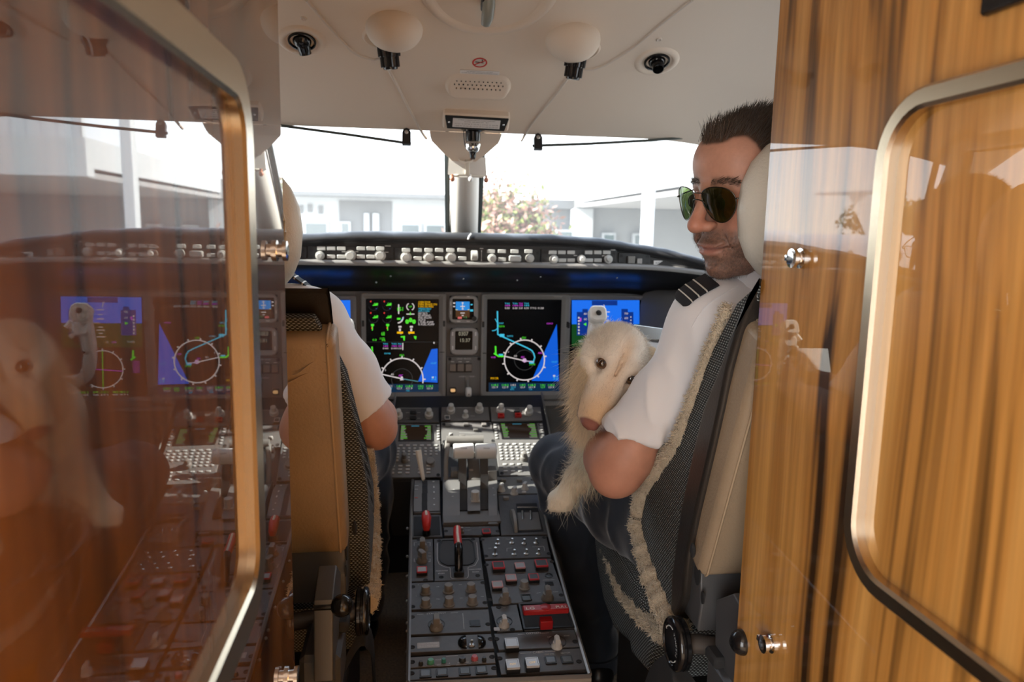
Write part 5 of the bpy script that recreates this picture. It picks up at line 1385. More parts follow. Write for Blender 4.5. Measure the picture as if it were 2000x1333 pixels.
def make_seat(label, mp, flip):
    """seat modelled at the right-hand place; mp moves every point to its own place"""
    t = thing('pilot_seat', label, 'seat', None, 'cockpit seats')
    def o_(name, b, m, parent=t, ang=40, lab=None, uv=False):
        b.v = [np.array([mp(p) for p in v]) for v in b.v]
        if flip: b.f = [f[::-1] for f in b.f]
        q = obj(name, b, m, parent, ang=ang, label=lab)
        if uv: uv_tri(q.data)
        return q
    front = [XI(*p) for p in ((1484, 546), (1435, 590), (1384, 690), (1346, 800), (1310, 885), (1260, 965), (1242, 1050), (1258, 1120), (1300, 1225))]
    rear = [XI(*p) for p in ((1318, 1200), (1320, 1130), (1338, 1000), (1364, 880), (1384, 800), (1420, 710), (1436, 660), (1462, 600), (1494, 556))]
    back = [np.array(p) for p in front+rear]
    b = slab(back, .25, .68, .009, 4)
    if flip:
        for v in b.v:
            m_ = np.clip((.30-v[:, 0])/.05, 0, 1); lo_ = np.clip((1.06-v[:, 2])/.22, 0, 1); hi_ = np.clip((v[:, 2]-1.06)/.12, 0, 1)
            v[:, 0] += m_*(-.026*lo_+.030*hi_**2); v[:, 2] -= .035*np.clip((v[:, 2]-.95)/.2, 0, 1)
    o_('back_cushion', b, weave, ang=60, uv=True)
    rim_out = [XI(*p) for p in ((1488, 546), (1470, 588), (1446, 650), (1426, 720), (1410, 800), (1392, 880), (1364, 1000), (1345, 1090), (1338, 1170))]
    shell = [np.array(p) for p in rim_out+[XI(1322, 1210)]+[(a[0]+.012, a[1]) for a in rear]]
    o_('seat_shell', slab(shell, .262 if flip else .246, .69, .007), shell_m, ang=60)
    # seat cushion
    sc = [XI(*p) for p in ((1157, 1045), (1163, 1110), (1176, 1180), (1196, 1235), (1226, 1262))]
    cush = [(1.70, .575)]+sc+[(1.30, .43), (1.18, .46), (1.16, .56), (1.30, .60), (1.5, .595)]
    cush = [np.array(p) for p in cush]
    o_('seat_cushion', slab(cush, .25, .70, .024), weave, ang=60, uv=True)
    # wool along the inboard edges
    A = [PX(*p, .250) for p in ((1420, 598), (1384, 690), (1349, 790), (1322, 862), (1294, 905), (1258, 958), (1247, 1020), (1258, 1075), (1276, 1130), (1298, 1185), (1326, 1240))]
    if flip: A = [p+np.array((-.022, 0, 0)) for p in A[4:]]
    o_w = fur_on_tube('sheepskin_edge', A, [.005, .006, .008, .010, .012, .014, .017, .017, .019, .020, .020], 5200, .0085, t, 5, mapf=mp)
    o_w['label'] = 'cream sheepskin edge'
    Bp = [PX(*p, .262) for p in ((1182, 1075), (1200, 1110), (1222, 1160), (1252, 1195), (1282, 1225), (1306, 1245))]
    fur_on_tube('sheepskin_edge', Bp, [.006, .013, .017, .019, .017, .014], 2600, .010, t, 6, mapf=mp)
    # headrest
    b = MB(); hc = np.array((.420+(.030 if flip else 0), .990, 1.285-(.012 if flip else 0))); rows = []
    for i in range(25):
        a = 2*pi*i/24
        row = []
        for j in range(19):
            e = -pi/2+pi*j/18; ce, se = cos(e), sin(e)
            sx = np.sign(cos(a))*abs(cos(a))**.85; sz = np.sign(sin(a))*abs(sin(a))**.85
            q = abs(ce)**.8
            row.append((hc[0]+.132*sx*q, hc[1]+.052*np.sign(se)*abs(se)**.75+.02*(sx*q)**2, hc[2]+.122*sz*q))
        rows.append(row)
    b.sheet(rows[:-1], closeu=True); hr = o_('headrest', b, leather, ang=80, lab='cream leather headrest')
    b = MB(); b.tube([(hc[0]+.112*np.sign(cos(a))*abs(cos(a))**.85, hc[1]-.036+.012*cos(a)**2, hc[2]+.098*np.sign(sin(a))*abs(sin(a))**.85) for a in np.linspace(0, 2*pi, 48, endpoint=False)], .0022, 6, closed=True); o_('headrest_piping', b, leather, hr)
    b = MB()
    for x in (.36, .49): b.cyl((x, .96, 1.10), (x, .985, 1.2), .008, n=10)
    o_('headrest_post', b, steel)
    # bolts on the shell
    for px, py in ((1511, 593),):
        p = PY(px, py, .918); x, y, z = p
        b = MB(); b.cyl((x, y+.02, z), (x, y-.004, z+.001), .0085, n=16, ch=.002); b.cyl((x, y-.002, z), (x, y-.0055, z+.001), .0040, n=6); o_('shell_bolt', b, brass)
    # folded armrest: padded block, its hinge and plate
    tp, bt = np.array((.908, 1.150)), np.array((1.060, .762)); ax = (tp-bt)/np.linalg.norm(tp-bt); th = np.array((-ax[1], ax[0])); th = th if th[0] > 0 else -th
    L = np.linalg.norm(tp-bt); rd = .014
    poly = []
    for a, c in rrect(L/2, -.034, L, .064, .016, 5): poly.append(bt+ax*a+th*c)
    b = slab(poly, .255, .368, .013, 4); pad = o_('armrest_pad', b, tan_l, ang=70, lab='folded tan leather armrest pad')
    b = MB()
    for xx in (.2605,):
        seam = [bt+ax*a+th*c for a, c in rrect(L/2, -.034, L+.001, .065, .016, 6)]
        b.tube([(xx+.006, p[0], p[1]) for p in seam], .0021, 6, closed=True)
    o_('armrest_piping', b, tan_edge, pad)
    b = MB()
    for k, (s_, w_) in enumerate(((.91, .5), (.865, .75))):
        q = bt+ax*L*s_+th*(-.0665); b.tube([(.268+.095*w_*u, q[0]+.0008, q[1]-.012*u+.006*sin(u*5)) for u in np.linspace(0, 1, 10)], .0012, 5)
    o_('leather_crease', b, tan_l, pad)
    hp = [(1.045, .88), (1.085, .85), (1.104, .79), (1.104, .73), (1.088, .68), (1.065, .655), (1.0, .655), (.992, .70), (1.004, .752), (1.052, .765)]
    o_('armrest_hinge', slab([np.array(p) for p in hp], .258, .35, .004), seat_metal, ang=30)
    p = PX(1362, 1120, .257); b = MB(); b.prism(circ(0, 0, .011, .019), 0, .002, basis((0, 1, 0), (0, 0, 1), (-1, 0, 0), (.2585, p[1], p[2]))); o_('hinge_cap', b, blackm)
    p = PX(1372, 1168, .257); b = MB(); b.prism(circ(0, 0, .006, .010), 0, .002, basis((0, 1, 0), (0, 0, 1), (-1, 0, 0), (.2585, p[1], p[2]))); o_('hinge_cap', b, blackm)
    # adjusting wheel with its shaft
    p = PX(1314, 1258, .225); y, z = p[1], p[2]
    b = MB(); M_ = T(.243, y, z) @ RY(-pi/2)
    b.lathe([(0, 0), (.036, 0), (.040, .003), (.040, .008), (.037, .0095), (.037, .0115), (.0405, .013), (.0405, .0185), (.037, .0215), (.031, .0225), (.030, .0205), (0, .0205)], 40, M_)
    wh = o_('adjusting_wheel', b, blackg, ang=50, lab='black adjusting wheel with white curved arrow')
    b = MB(); R0 = .0265
    def arcp(a0, a1, r, n=14): return [(.243-.0212, y+r*cos(a), z+r*sin(a)) for a in np.linspace(radians(a0), radians(a1), n)]
    b.tube(arcp(40, 100, R0, 10), .0009, 5); b.tube(arcp(215, 262, R0, 10), .0009, 5)
    for k, ch in enumerate('ARMREST'):
        a = radians(118+k*13.5); c_ = (.243-.0208, y+.0235*cos(a), z+.0235*sin(a))
        er = np.array((0, cos(a), sin(a))); et = np.array((0, -sin(a), cos(a)))
        text_mb(b, ch, .0052, basis(et*-1 if 0 else et, er*-1, (-1, 0, 0), c_))
    b.add([arcp(36, 36, R0+.003, 1)[0], arcp(36, 36, R0-.003, 1)[0], arcp(28, 28, R0, 1)[0]], [(0, 1, 2)])
    o_('lettering', b, ltr_w, wh)
    b = MB(); b.cyl((.243, y, z), (.40, y-.02, z-.01), .015, n=14); o_('wheel_shaft', b, mat('shaft_brown', (.10, .085, .075), .4, .3))
    # base plates, lock knob, lap belt
    bp = [np.array(XI(*p, .262)) for p in ((1398, 1172), (1432, 1160), (1448, 1190), (1470, 1240), (1470, 1420), (1402, 1420), (1396, 1250))]
    o_('base_plate', slab(bp, .262, .29, .003), seat_metal, ang=30)
    b = MB(); b.box((.42, 1.24, .33), (.30, .42, .22), .01); b.box((.46, 1.22, .15), (.36, .5, .08), .01); o_('seat_base', b, shell_m)
    q = PX(1398, 1310, .255); b = MB(); b.box((.285, q[1]-.02, q[2]-.03), (.06, .11, .075), .008); o_('side_box', b, seat_metal, ang=30)
    q2_ = PX(1393, 1290, .253); b = MB(); b.box((.262, q2_[1], q2_[2]+.004), (.03, .038, .018), .004); o_('box_recess', b, blackm)
    q = PX(1450, 1255, .25); b = MB(); b.ell(tuple(q), (.0165, .0165, .0165), 18, 12); b.cyl(tuple(q), (.29, q[1], q[2]), .006, n=8); o_('lock_knob', b, blackg, ang=60)
    q = PX(1345, 1040, .243); b = MB(); b.ell((.243, q[1]-.02, q[2]-.02), (.004, .006, .012), 10, 8); o_('hinge_pin', b, blackm)
    pa = PX(1275, 1335, .22); pb = PX(1325, 1312, .235)
    b = MB(); b.tube(bez([tuple(pa+np.array((0, .05, -.10))), tuple(pa), tuple((pa+pb)/2+np.array((0, 0, .012))), tuple(pb), (.27, pb[1]-.06, pb[2]-.04)], 6), .022, 8, up=(1, 0, 0), flat=.12); o_('lap_belt', b, blackm)
    return t
seat_r = make_seat('right cockpit seat with grey knitted cover and folded tan armrest beside the dog', lambda p: np.array(p, float), False)
def to_left(p):
    return np.array((2*XC-p[0]+.038, p[1]+.205, p[2]-.032))
seat_l = make_seat('left cockpit seat with grey knitted cover and tan armrest seen from behind', to_left, True)
# ------------------------------------------------------------------ organic bodies: signed distance fields meshed by surface nets
class SDF:
    def __init__(s, lo, hi, h):
        s.lo = np.array(lo, float); s.h = h; s.n = np.ceil((np.array(hi)-s.lo)/h).astype(int)+1
        s.ax = [s.lo[i]+h*np.arange(s.n[i]) for i in range(3)]
        s.f = np.full(s.n, 1.0, np.float32)
    def _sub(s, lo, hi, m):
        i0 = np.clip(np.floor((np.array(lo)-m-s.lo)/s.h).astype(int), 0, s.n); i1 = np.clip(np.ceil((np.array(hi)+m-s.lo)/s.h).astype(int)+1, 0, s.n)
        if np.any(i1 <= i0): return None
        g = np.meshgrid(*[s.ax[k][i0[k]:i1[k]].astype(np.float32) for k in range(3)], indexing='ij', sparse=True)
        return tuple(slice(i0[k], i1[k]) for k in range(3)), g
    def _mix(s, sl, d, k, sub):
        a = s.f[sl]
        if sub:
            d = -d; h = np.clip(.5-.5*(d-a)/k, 0, 1) if k > 0 else None
            s.f[sl] = np.maximum(a, d) if k <= 0 else a*h+d*(1-h)+k*h*(1-h)
        elif k <= 0: s.f[sl] = np.minimum(a, d)
        else:
            h = np.clip(.5+.5*(a-d)/k, 0, 1); s.f[sl] = a*(1-h)+d*h-k*h*(1-h)
    def cap(s, a, b, ra, rb=None, k=.01, sub=False, clip=None):
        rb = ra if rb is None else rb; a = np.array(a, float); b = np.array(b, float); r = max(ra, rb)
        q = s._sub(np.minimum(a, b)-r, np.maximum(a, b)+r, k+4*s.h)
        if q is None: return s
        sl, (X, Y, Z) = q; ab = b-a; L2 = max(1e-9, ab@ab)
        t = np.clip(((X-a[0])*ab[0]+(Y-a[1])*ab[1]+(Z-a[2])*ab[2])/L2, 0, 1)
        d = np.sqrt((X-a[0]-t*ab[0])**2+(Y-a[1]-t*ab[1])**2+(Z-a[2]-t*ab[2])**2)-(ra+(rb-ra)*t)
        if clip is not None:
            c, n = np.array(clip[0]), norm(clip[1]); d = np.maximum(d, (X-c[0])*n[0]+(Y-c[1])*n[1]+(Z-c[2])*n[2])
        s._mix(sl, d, k, sub); return s
    def chain(s, pts, rs, k=.012, **kw):
        for a, b, ra, rb in zip(pts, pts[1:], rs, rs[1:]): s.cap(a, b, ra, rb, k, **kw)
        return s
    def ell(s, c, r, k=.01, R=None, sub=False):
        c = np.array(c, float); r = np.array(r if hasattr(r, '__len__') else (r, r, r), float); m = r.max()
        q = s._sub(c-m, c+m, k+4*s.h)
        if q is None: return s
        sl, (X, Y, Z) = q; x, y, z = X-c[0], Y-c[1], Z-c[2]
        if R is not None:
            R = np.array(R); x, y, z = (x*R[0][0]+y*R[0][1]+z*R[0][2], x*R[1][0]+y*R[1][1]+z*R[1][2], x*R[2][0]+y*R[2][1]+z*R[2][2])
        k0 = np.sqrt((x/r[0])**2+(y/r[1])**2+(z/r[2])**2); k1 = np.sqrt((x/r[0]**2)**2+(y/r[1]**2)**2+(z/r[2]**2)**2)
        d = np.where(k0 < 1e-4, -r.min(), k0*(k0-1)/np.maximum(k1, 1e-6)); s._mix(sl, d, k, sub); return s
    def mesh(s):
        """surface nets: one vertex per crossed cell, one quad per crossed edge"""
        f = s.f; ins = f < 0
        c = np.zeros(np.array(f.shape)-1, np.int8)
        for dx in (0, 1):
            for dy in (0, 1):
                for dz in (0, 1): c += ins[dx:f.shape[0]-1+dx, dy:f.shape[1]-1+dy, dz:f.shape[2]-1+dz]
        act = (c > 0) & (c < 8); idx = np.full(c.shape, -1, np.int64); I = np.argwhere(act); idx[act] = np.arange(len(I))
        acc = np.zeros((len(I), 3)); cnt = np.zeros(len(I))
        cor = [(0, 0, 0), (1, 0, 0), (0, 1, 0), (1, 1, 0), (0, 0, 1), (1, 0, 1), (0, 1, 1), (1, 1, 1)]
        val = [f[I[:, 0]+a, I[:, 1]+b_, I[:, 2]+c_].astype(float) for a, b_, c_ in cor]
        for i in range(8):
            for ax in range(3):
                j = i | (1 << ax)
                if j == i: continue
                a, b_ = val[i], val[j]; m = (a < 0) != (b_ < 0); t = a[m]/(a[m]-b_[m])
                p = np.repeat(np.array([cor[i]], float), m.sum(), 0); p[:, ax] += t; acc[m] += p; cnt[m] += 1
        V = s.lo+s.h*(I+acc/cnt[:, None]); F = []
        for ax in range(3):
            u, w = (ax+1) % 3, (ax+2) % 3
            a = np.take(ins, range(f.shape[ax]-1), ax); b_ = np.take(ins, range(1, f.shape[ax]), ax)
            E = np.argwhere(a != b_); ok = (E[:, u] > 0) & (E[:, w] > 0) & (E[:, u] < f.shape[u]-1) & (E[:, w] < f.shape[w]-1); E = E[ok]
            fl = ins[E[:, 0], E[:, 1], E[:, 2]]; q = []
            for du, dw in ((1, 1), (0, 1), (0, 0), (1, 0)):
                e = E.copy(); e[:, u] -= du; e[:, w] -= dw; q.append(idx[e[:, 0], e[:, 1], e[:, 2]])
            Q = np.stack(q, 1); Q[~fl] = Q[~fl][:, ::-1]; F.append(Q)
        F = np.concatenate(F); F = F[(F >= 0).all(1)]
        return V, F
def vnorm(V, F):
    n = np.cross(V[F[:, 2]]-V[F[:, 0]], V[F[:, 3]]-V[F[:, 1]]); N = np.zeros_like(V)
    for k in range(4): np.add.at(N, F[:, k], n)
    return N/(np.linalg.norm(N, axis=1, keepdims=True)+1e-12)
def relax(V, F, it=2, w=.5):
    for _ in range(it):
        A = np.zeros_like(V); C = np.zeros(len(V))
        for k in range(4):
            np.add.at(A, F[:, k], V[F[:, (k+1) % 4]]+V[F[:, k-1]]); np.add.at(C, F[:, k], 2)
        V = V*(1-w)+w*A/C[:, None]
    return V
def sstep(a, b, x): t = np.clip((x-a)/(b-a), 0, 1); return t*t*(3-2*t)
def mixc(c, d, t): return c*(1-t[:, None])+np.array(d)*t[:, None]
def head_axes(f):
    f = norm(f); l = norm(np.cross((0, 0, 1), f)); u = np.cross(f, l); return f, l, u

skin_m = mat('skin', (0.6, 0.33, 0.23), .5, spec=.4, attr=True, bump=.25, bscale=520, bdist=.0006)
skin_m.node_tree.nodes['Principled BSDF'].inputs['Subsurface Weight'].default_value = .12
skin_m.node_tree.nodes['Principled BSDF'].inputs['Subsurface Radius'].default_value = (.010, .004, .002)
skin_m.node_tree.nodes['Principled BSDF'].inputs['Subsurface Scale'].default_value = .5
shirt_m = mat('white_shirt_cotton', (0.80, 0.79, 0.81), .8, bump=.25, bscale=900, sheen=.2, bdist=.0006)
navy_m = mat('navy_trousers', (0.016, 0.022, 0.034), .8, bump=.35, bscale=700, sheen=.35, bdist=.001)
hair_m = mat('hair', (0.03, 0.018, 0.010), .38, attr=True, spec=.6)
epau_m = mat('epaulette_black', (0.008, 0.008, 0.012), .8, bump=.5, bscale=800)
gold_m = mat('epaulette_stripe', (0.62, 0.60, 0.55), .5)
shoe_m = mat('black_shoe_leather', (0.012, 0.011, 0.011), .3)
lens_m = glass_mat('sunglass_lens', (.10, .15, .05), 0.0)
for n_ in lens_m.node_tree.nodes:
    if n_.bl_idname == 'ShaderNodeMath' and n_.operation == 'MULTIPLY_ADD': n_.inputs[2].default_value = .10
wire_m = mat('spectacle_wire', (0.10, 0.095, 0.085), .25, 1.0)

def build_head(k):
    """local axes: x forward, y left, z up; origin between the ears at eye height. k: dict of traits"""
    s = SDF((-.125, -.105, -.215), (.145, .105, .135), .0023)
    s.cap((-.035, 0, -.05), (-.055, 0, -.215), .052, .058, .02)
    s.ell((-.018, 0, .040), (.098, .076, .082), .02)
    s.ell((.048, 0, .050), (.046, .060, .050), .025)
    s.ell((.030, 0, -.030), (.058, .060, .080), .025)
    for y in (-1, 1):
        s.cap((-.008, y*.054, -.050), (.052, y*.024, -.098), .020, .020, .03)
        s.ell((.058, y*.044, -.020), (.030, .022, .022), .02)
        s.cap((.084, y*.010, .020), (.066, y*.048, .020), .011, .010, .014)
        s.ell((.070, y*.036, -.058), (.022, .018, .020), .02)
    s.ell((.080, 0, -.104), (.020, .022, .018), .022)
    s.ell((.080, 0, -.070), (.022, .030, .022), .02)
    for y in (-1, 1): s.ell((.106, y*.032, .002), (.020, .019, .013), .014, sub=True)
    s.cap((.094, 0, .014), (.119, 0, -.026), .0085, .0105, .012)
    s.ell((.1185, 0, -.0315), (.0135, .0125, .0110), .008)
    for y in (-1, 1):
        s.ell((.104, y*.0125, -.0345), (.0125, .0085, .0085), .006); s.ell((.108, y*.0075, -.0445), (.0065, .0035, .004), .003, sub=True)
        s.ell((.0885, y*.031, .000), (.0135, .0145, .0125), .004)            # eyeballs under the lids
    s.ell((.1000, 0, -.0640), (.0085, .023, .0060), .006); s.ell((.0985, 0, -.0760), (.0090, .020, .0068), .006)
    s.cap((.1065, -.012, -.0697), (.1065, .012, -.0697), .0022, .0022, .003, sub=True)
    for y in (-1, 1):
        s.cap((.1055, y*.010, -.0697), (.088, y*.032, -.0645), .0024, .0020, .004, sub=True)
        s.cap((.100, y*.018, -.040), (.084, y*.037, -.066), .0022, .0028, .008, sub=True)
    s.ell((.100, 0, -.0885), (.006, .016, .005), .01, sub=True)
    for y in (-1, 1):                                                   # ears
        R = np.array(((cos(.25), 0, sin(.25)), (0, 1, 0), (-sin(.25), 0, cos(.25))))
        s.ell((-.012, y*.078, -.006), (.019, .008, .033), .008, R); s.ell((-.008, y*.0865, -.004), (.0115, .006, .021), .004, R, sub=True)
        s.ell((-.004, y*.078, -.034), (.009, .006, .010), .006)
    V, F = s.mesh(); V = relax(V, F, 1, .4); x, y, z = V.T; ay = abs(y)
    base = np.array(k['skin']); col = np.tile(base, (len(V), 1))
    nz = vnoise(V, 90); n2 = vnoise(V, 300)
    red = np.maximum(np.exp(-((x-.12)**2+y**2+(z+.03)**2)/.0004), .75*np.exp(-((x-.075)**2+(ay-.045)**2+(z+.028)**2)/.0007))
    col = mixc(col, base*np.array((1.0, .72, .68)), .7*red); col *= (1+.12*(nz-.5)+.10*(n2-.5))[:, None]
    lips = np.exp(-(((z+.0695)/.0095)**4+(y/.024)**4)) * (x > .088); col = mixc(col, (.42, .17, .14), .75*lips)
    line = np.exp(-((z+.0697-.15*np.maximum(ay-.010, 0))/.0016)**2)*(ay < .030)*(x > .085); col = mixc(col, (.10, .03, .025), .8*line)
    hl = np.interp(x, k['hx'], k['hz']); rec = k['rec']*np.exp(-((ay-.045)/.018)**2)*sstep(.02, .06, x)
    hair = sstep(-.006, .006, z-hl-rec+.008*(nz-.5)); hair *= (ay < .0775+.02*(z > .03))
    beard = sstep(-.030, -.052, z-.02*np.maximum(0, .02-x)/.05)*sstep(-.032, -.005, x)*sstep(-.148, -.128, z)
    mous = np.exp(-(((z+.0545)/.010)**4))*(ay < .034)*(x > .075); beard = np.maximum(beard*(1-.9*np.exp(-(((z+.071)/.013)**4+(y/.028)**4)))*sstep(.0, .022, np.hypot((x-.075)*.6, z+.030)), mous)*k['beard']
    bt = beard*(.5+.5*vnoise(V, 700)); col = mixc(col, k['beardc'], np.clip(bt, 0, 1)); col = mixc(col, k['hairc'], .92*hair)
    brow = np.exp(-(((z-.0255-.006*np.sin(ay*60))/.0050)**2))*(ay > .012)*(ay < .052)*(x > .05); col = mixc(col, k['hairc'], .75*brow*sstep(.2, .6, vnoise(V, 500)+.2))
    return V, F, col, hair, beard, brow
def place_head(V, H0, f, roll=0.0):
    f, l, u = head_axes(f)
    if roll: l, u = l*cos(roll)+u*sin(roll), u*cos(roll)-l*sin(roll)
    B = np.stack((f, l, u)); return np.array(H0)+V@B, B
def hand_sdf(s, wr, fwd, palm_n, curl, side, spread=.08):
    """palm, four unequal fingers and a thumb from the side of the palm; palm_n is the direction the palm faces"""
    f = norm(fwd); n = norm(np.array(palm_n)-f*np.dot(palm_n, f)); w = np.cross(f, n)*side      # w points to the thumb side
    wr = np.array(wr, float)
    for t in (-.024, -.008, .008, .024): s.cap(wr+f*.008+w*t*.7, wr+f*.082+w*t*1.15, .0135, .0115, .008)
    for t, L, c in ((.030, .070, 0), (.010, .080, .05), (-.010, .074, .1), (-.029, .058, .15)):
        p = wr+f*.086+w*t; a = curl*.6+c*.3; d = f
        for seg, r in ((.46, .0088), (.30, .0078), (.24, .0068)):
            d = f*cos(a)+n*sin(a)+w*spread*t/.03*.5; d = norm(d); q = p+d*L*seg; s.cap(p, q, r, r*.92, .003); p = q; a += curl*(.85+c)
    p = wr+f*.022+w*.026; a = .55+curl*.25
    for L, r in ((.038, .0115), (.030, .0098), (.024, .0085)):
        d = norm(f*cos(a)+w*sin(a)*.8+n*.35*curl+n*.15); q = p+d*L; s.cap(p, q, r, r*.9, .005); p = q; a -= .28
    return f, n, w
def join(parts):
    V, F, C, o = [], [], [], 0
    for v, f, c in parts: V.append(v); F.append(f+o); C.append(c); o += len(v)
    return np.concatenate(V), np.concatenate(F), np.concatenate(C)
def limb(s, pts, rs, k=.014): s.chain(pts, rs, k)
def arm_mesh(sh, el, wr, hand, skin, h=.0034, big=1.0):
    P = np.array([sh, el, wr]); hd = norm(hand['f'])
    ends = np.vstack([P, [np.array(wr)+hd*.2]]); s = SDF(ends.min(0)-.07, ends.max(0)+.07, h)
    sh, el, wr = P; u = norm(el-sh); w = norm(wr-el)
    s.chain([sh, sh+(el-sh)*.45, el-u*.03, el], [.034, .034, .041*big, .038*big], .02)
    s.chain([el, el+(wr-el)*.25, el+(wr-el)*.6, wr], [.037*big, .043*big, .034*big, .0255], .022)
    s.ell(el-norm(w-u)*.012, .030*big, .02)
    s.cap(wr, wr+hd*.03, .0255, .022, .012)
    hand_sdf(s, wr+hd*.012, hd, hand['n'], hand['curl'], hand['side'])
    V, F = s.mesh(); V = relax(V, F, 1, .4)
    nz = vnoise(V, 60); c = np.array(skin)*(1+.14*(nz-.5)+.08*(vnoise(V, 260)-.5))[:, None]
    d = np.linalg.norm(V-el, axis=1); c = mixc(c, np.array(skin)*np.array((1.0, .66, .60)), .55*np.exp(-(d/.045)**2))
    return V, F, c
def cloth(V, F, amp, scale, aniso=(1, 1, 1), zone=None, seed=0.0):
    N = vnorm(V, F); q = V*np.array(aniso)+seed; n1 = vnoise(q, scale); n2 = vnoise(q+3.1, scale*2.3)
    r = 1-abs(2*n1-1); d = amp*(.9*r**2+.5*n2-.6)
    if zone is not None: d = d*zone(V)
    return V+N*d[:, None]
def shirt_mesh(J, side_open=None, h=.0055):
    lo = np.array((min(J['elL'][0], J['elR'][0], J['shL'][0])-.10, J['pelvis'][1]-.24, J['pelvis'][2]-.06)); hi = np.array((max(J['elR'][0], J['elL'][0], J['shR'][0])+.10, max(J['elL'][1], J['elR'][1])+.10, J['neck'][2]+.06))
    s = SDF(lo, hi, h); pv, ch, nk = np.array(J['pelvis']), np.array(J['chest']), np.array(J['neck'])
    dx = norm(np.array(J['shR'])-np.array(J['shL'])); dx[2] = 0
    for t in (-.075, 0, .075): s.cap(pv+dx*t, ch+dx*t*1.15, .105, .112, .03)
    s.cap(np.array(J['shL'])+dx*.03, np.array(J['shR'])-dx*.03, .060, .060, .06)
    for a in ('L', 'R'): s.cap(np.array(J['sh'+a]), nk+(np.array(J['sh'+a])-nk)*.25-np.array((0, 0, .012)), .052, .050, .05)
    for a in ('L', 'R'):
        sh, el = np.array(J['sh'+a]), np.array(J['el'+a]); u = norm(el-sh); L = np.linalg.norm(el-sh); cf = sh+u*L*J.get('cuff'+a, .72)
        r0, r1, r2 = J.get('slv'+a, (.061, .061, .067)); cl_ = (cf, J.get('cn'+a, u)); mid = sh+(el-sh)*.45
        s.cap(sh, mid, r0, r1, .035, clip=cl_); s.cap(mid, el, r1, r2, .03, clip=cl_)
    V, F = s.mesh(); V = relax(V, F, 2, .5); return V, F
def build_person(label, J, H0, f, roll, traits, hands, name='person', legs=True):
    t = thing(name, label, 'person', T(*J['pelvis']) if 0 else None)
    V, F, col, hair, beard, brow = build_head(traits); W, B = place_head(V, H0, f, roll); parts = [(W, F, col)]
    skin = traits['skin']
    for a in ('L', 'R'): parts.append(arm_mesh(J['sh'+a], J['el'+a], J['wr'+a], hands[a], skin, big=J.get('big', 1.0)))
    s = SDF(np.array(J['pelvis'])-.24, np.maximum(np.array(J['neck']), np.array(J['pelvis']))+np.array((.24, .24, .06)), .010)
    pv, ch, nk = np.array(J['pelvis']), np.array(J['chest']), np.array(J['neck'])
    for q in (-.06, .06): s.cap(pv+np.array((q, 0, 0)), ch+np.array((q*1.2, 0, 0)), .09, .095, .03)
    s.cap(J['shL'], J['shR'], .045, .045, .05); s.cap(ch, nk, .07, .05, .05); s.cap(nk, np.array(H0)+B.T@np.array((-.05, 0, -.10)), .055, .054, .03)
    bv, bf = s.mesh(); parts.append((bv, bf, np.tile(np.array(skin), (len(bv), 1))))
    V2, F2, C2 = join(parts); body = link('body', fast_mesh('body', V2, F2, skin_m, C2), t)
    return t, body, (V, F, hair, beard, brow, B, W)
def hair_strands(parent, hd, traits, n, lenf, dirf, name, mask, width, seed, colr, segs=5, curl=.12, minm=.5):
    V, F, hair, beard, brow, B, W = hd; N = vnorm(V, F); rg = np.random.default_rng(seed)
    w = mask*(mask > minm); i = rg.choice(len(V), n, p=w/w.sum()); p = V[i]+rg.normal(size=(n, 3))*.0012
    d = dirf(p, N[i], rg); L = lenf(p, rg); c = np.array(colr(p, rg, n))
    return strands(name, np.array(W[i])+(p-V[i])@B, d@B, L, width, hair_m, parent, segs=segs, curl=curl, cols=c, seed=seed)
def aviators(parent, H0, B, name='sunglasses', label='', lens=None, wide=1.0, half=False, drop=0.0):
    t = thing(name, label, 'glasses', None)
    def w(p): return np.array(H0)+np.array(p)@B
    for y in (-1, 1):
        out = [(-.021, .016), (-.008, .0215), (.010, .021), (.022, .014), (.0255, .002), (.022, -.012), (.013, -.0225), (.002, -.0245), (-.010, -.018), (-.019, -.006), (-.0235, .006)]
        if half: out = rrect(0, 0, .046, .026, .008, 3)
        out = [p for p in (smooth_poly(out, 3) if not half else out)]
        def q(p, dx=0.0): u, v = p[0]*wide, p[1]*wide; yy = y*(.0345+u); return w((.1105-.95*max(0, abs(yy)-.012)**2*6-.0*v+dx+.06*v+drop*.2, yy, .001+v-drop))
        b = MB(); c = q((0, 0), .0012); pts = [q(p) for p in out]; n = len(pts); vs = pts+[c*.35+p*.65+w((.0010, 0, 0))-w((0, 0, 0)) for p in pts]+[c+w((.0014, 0, 0))-w((0, 0, 0))]
        b.add(vs, [(k, (k+1) % n, n+(k+1) % n, n+k) for k in range(n)]+[(n+k, n+(k+1) % n, 2*n) for k in range(n)]); obj('lens', b, lens or lens_m, t, ang=80)
        b = MB(); b.tube(pts, .00085, 6, closed=True); obj('rim', b, wire_m, t, ang=80)
        b = MB(); tp = [q((.0245, .006)), w((.094, y*.068, .008-drop)), w((.06, y*.079, .010-drop*.6)), w((.0, y*.0835, .012)), w((-.018, y*.0835, .004)), w((-.030, y*.081, -.018))]; b.tube(bez(tp, 5), .0011, 6); obj('temple', b, wire_m, t, ang=80)
        b = MB(); b.ell(tuple(w((.103, y*.0105, -.006-drop))), (.0025, .003, .005), 8, 6); obj('nose_pad', b, wire_m, t)
    b = MB(); b.tube(bez([w((.1105, -.0135, .003-drop)), w((.1145, -.006, .0075-drop)), w((.1145, .006, .0075-drop)), w((.1105, .0135, .003-drop))], 4), .0009, 6)
    if not half: b.tube(bez([w((.110, -.017, .0165)), w((.1135, 0, .0175)), w((.110, .017, .0165))], 5), .0008, 6)
    obj('bridge', b, wire_m, t, ang=80); return t
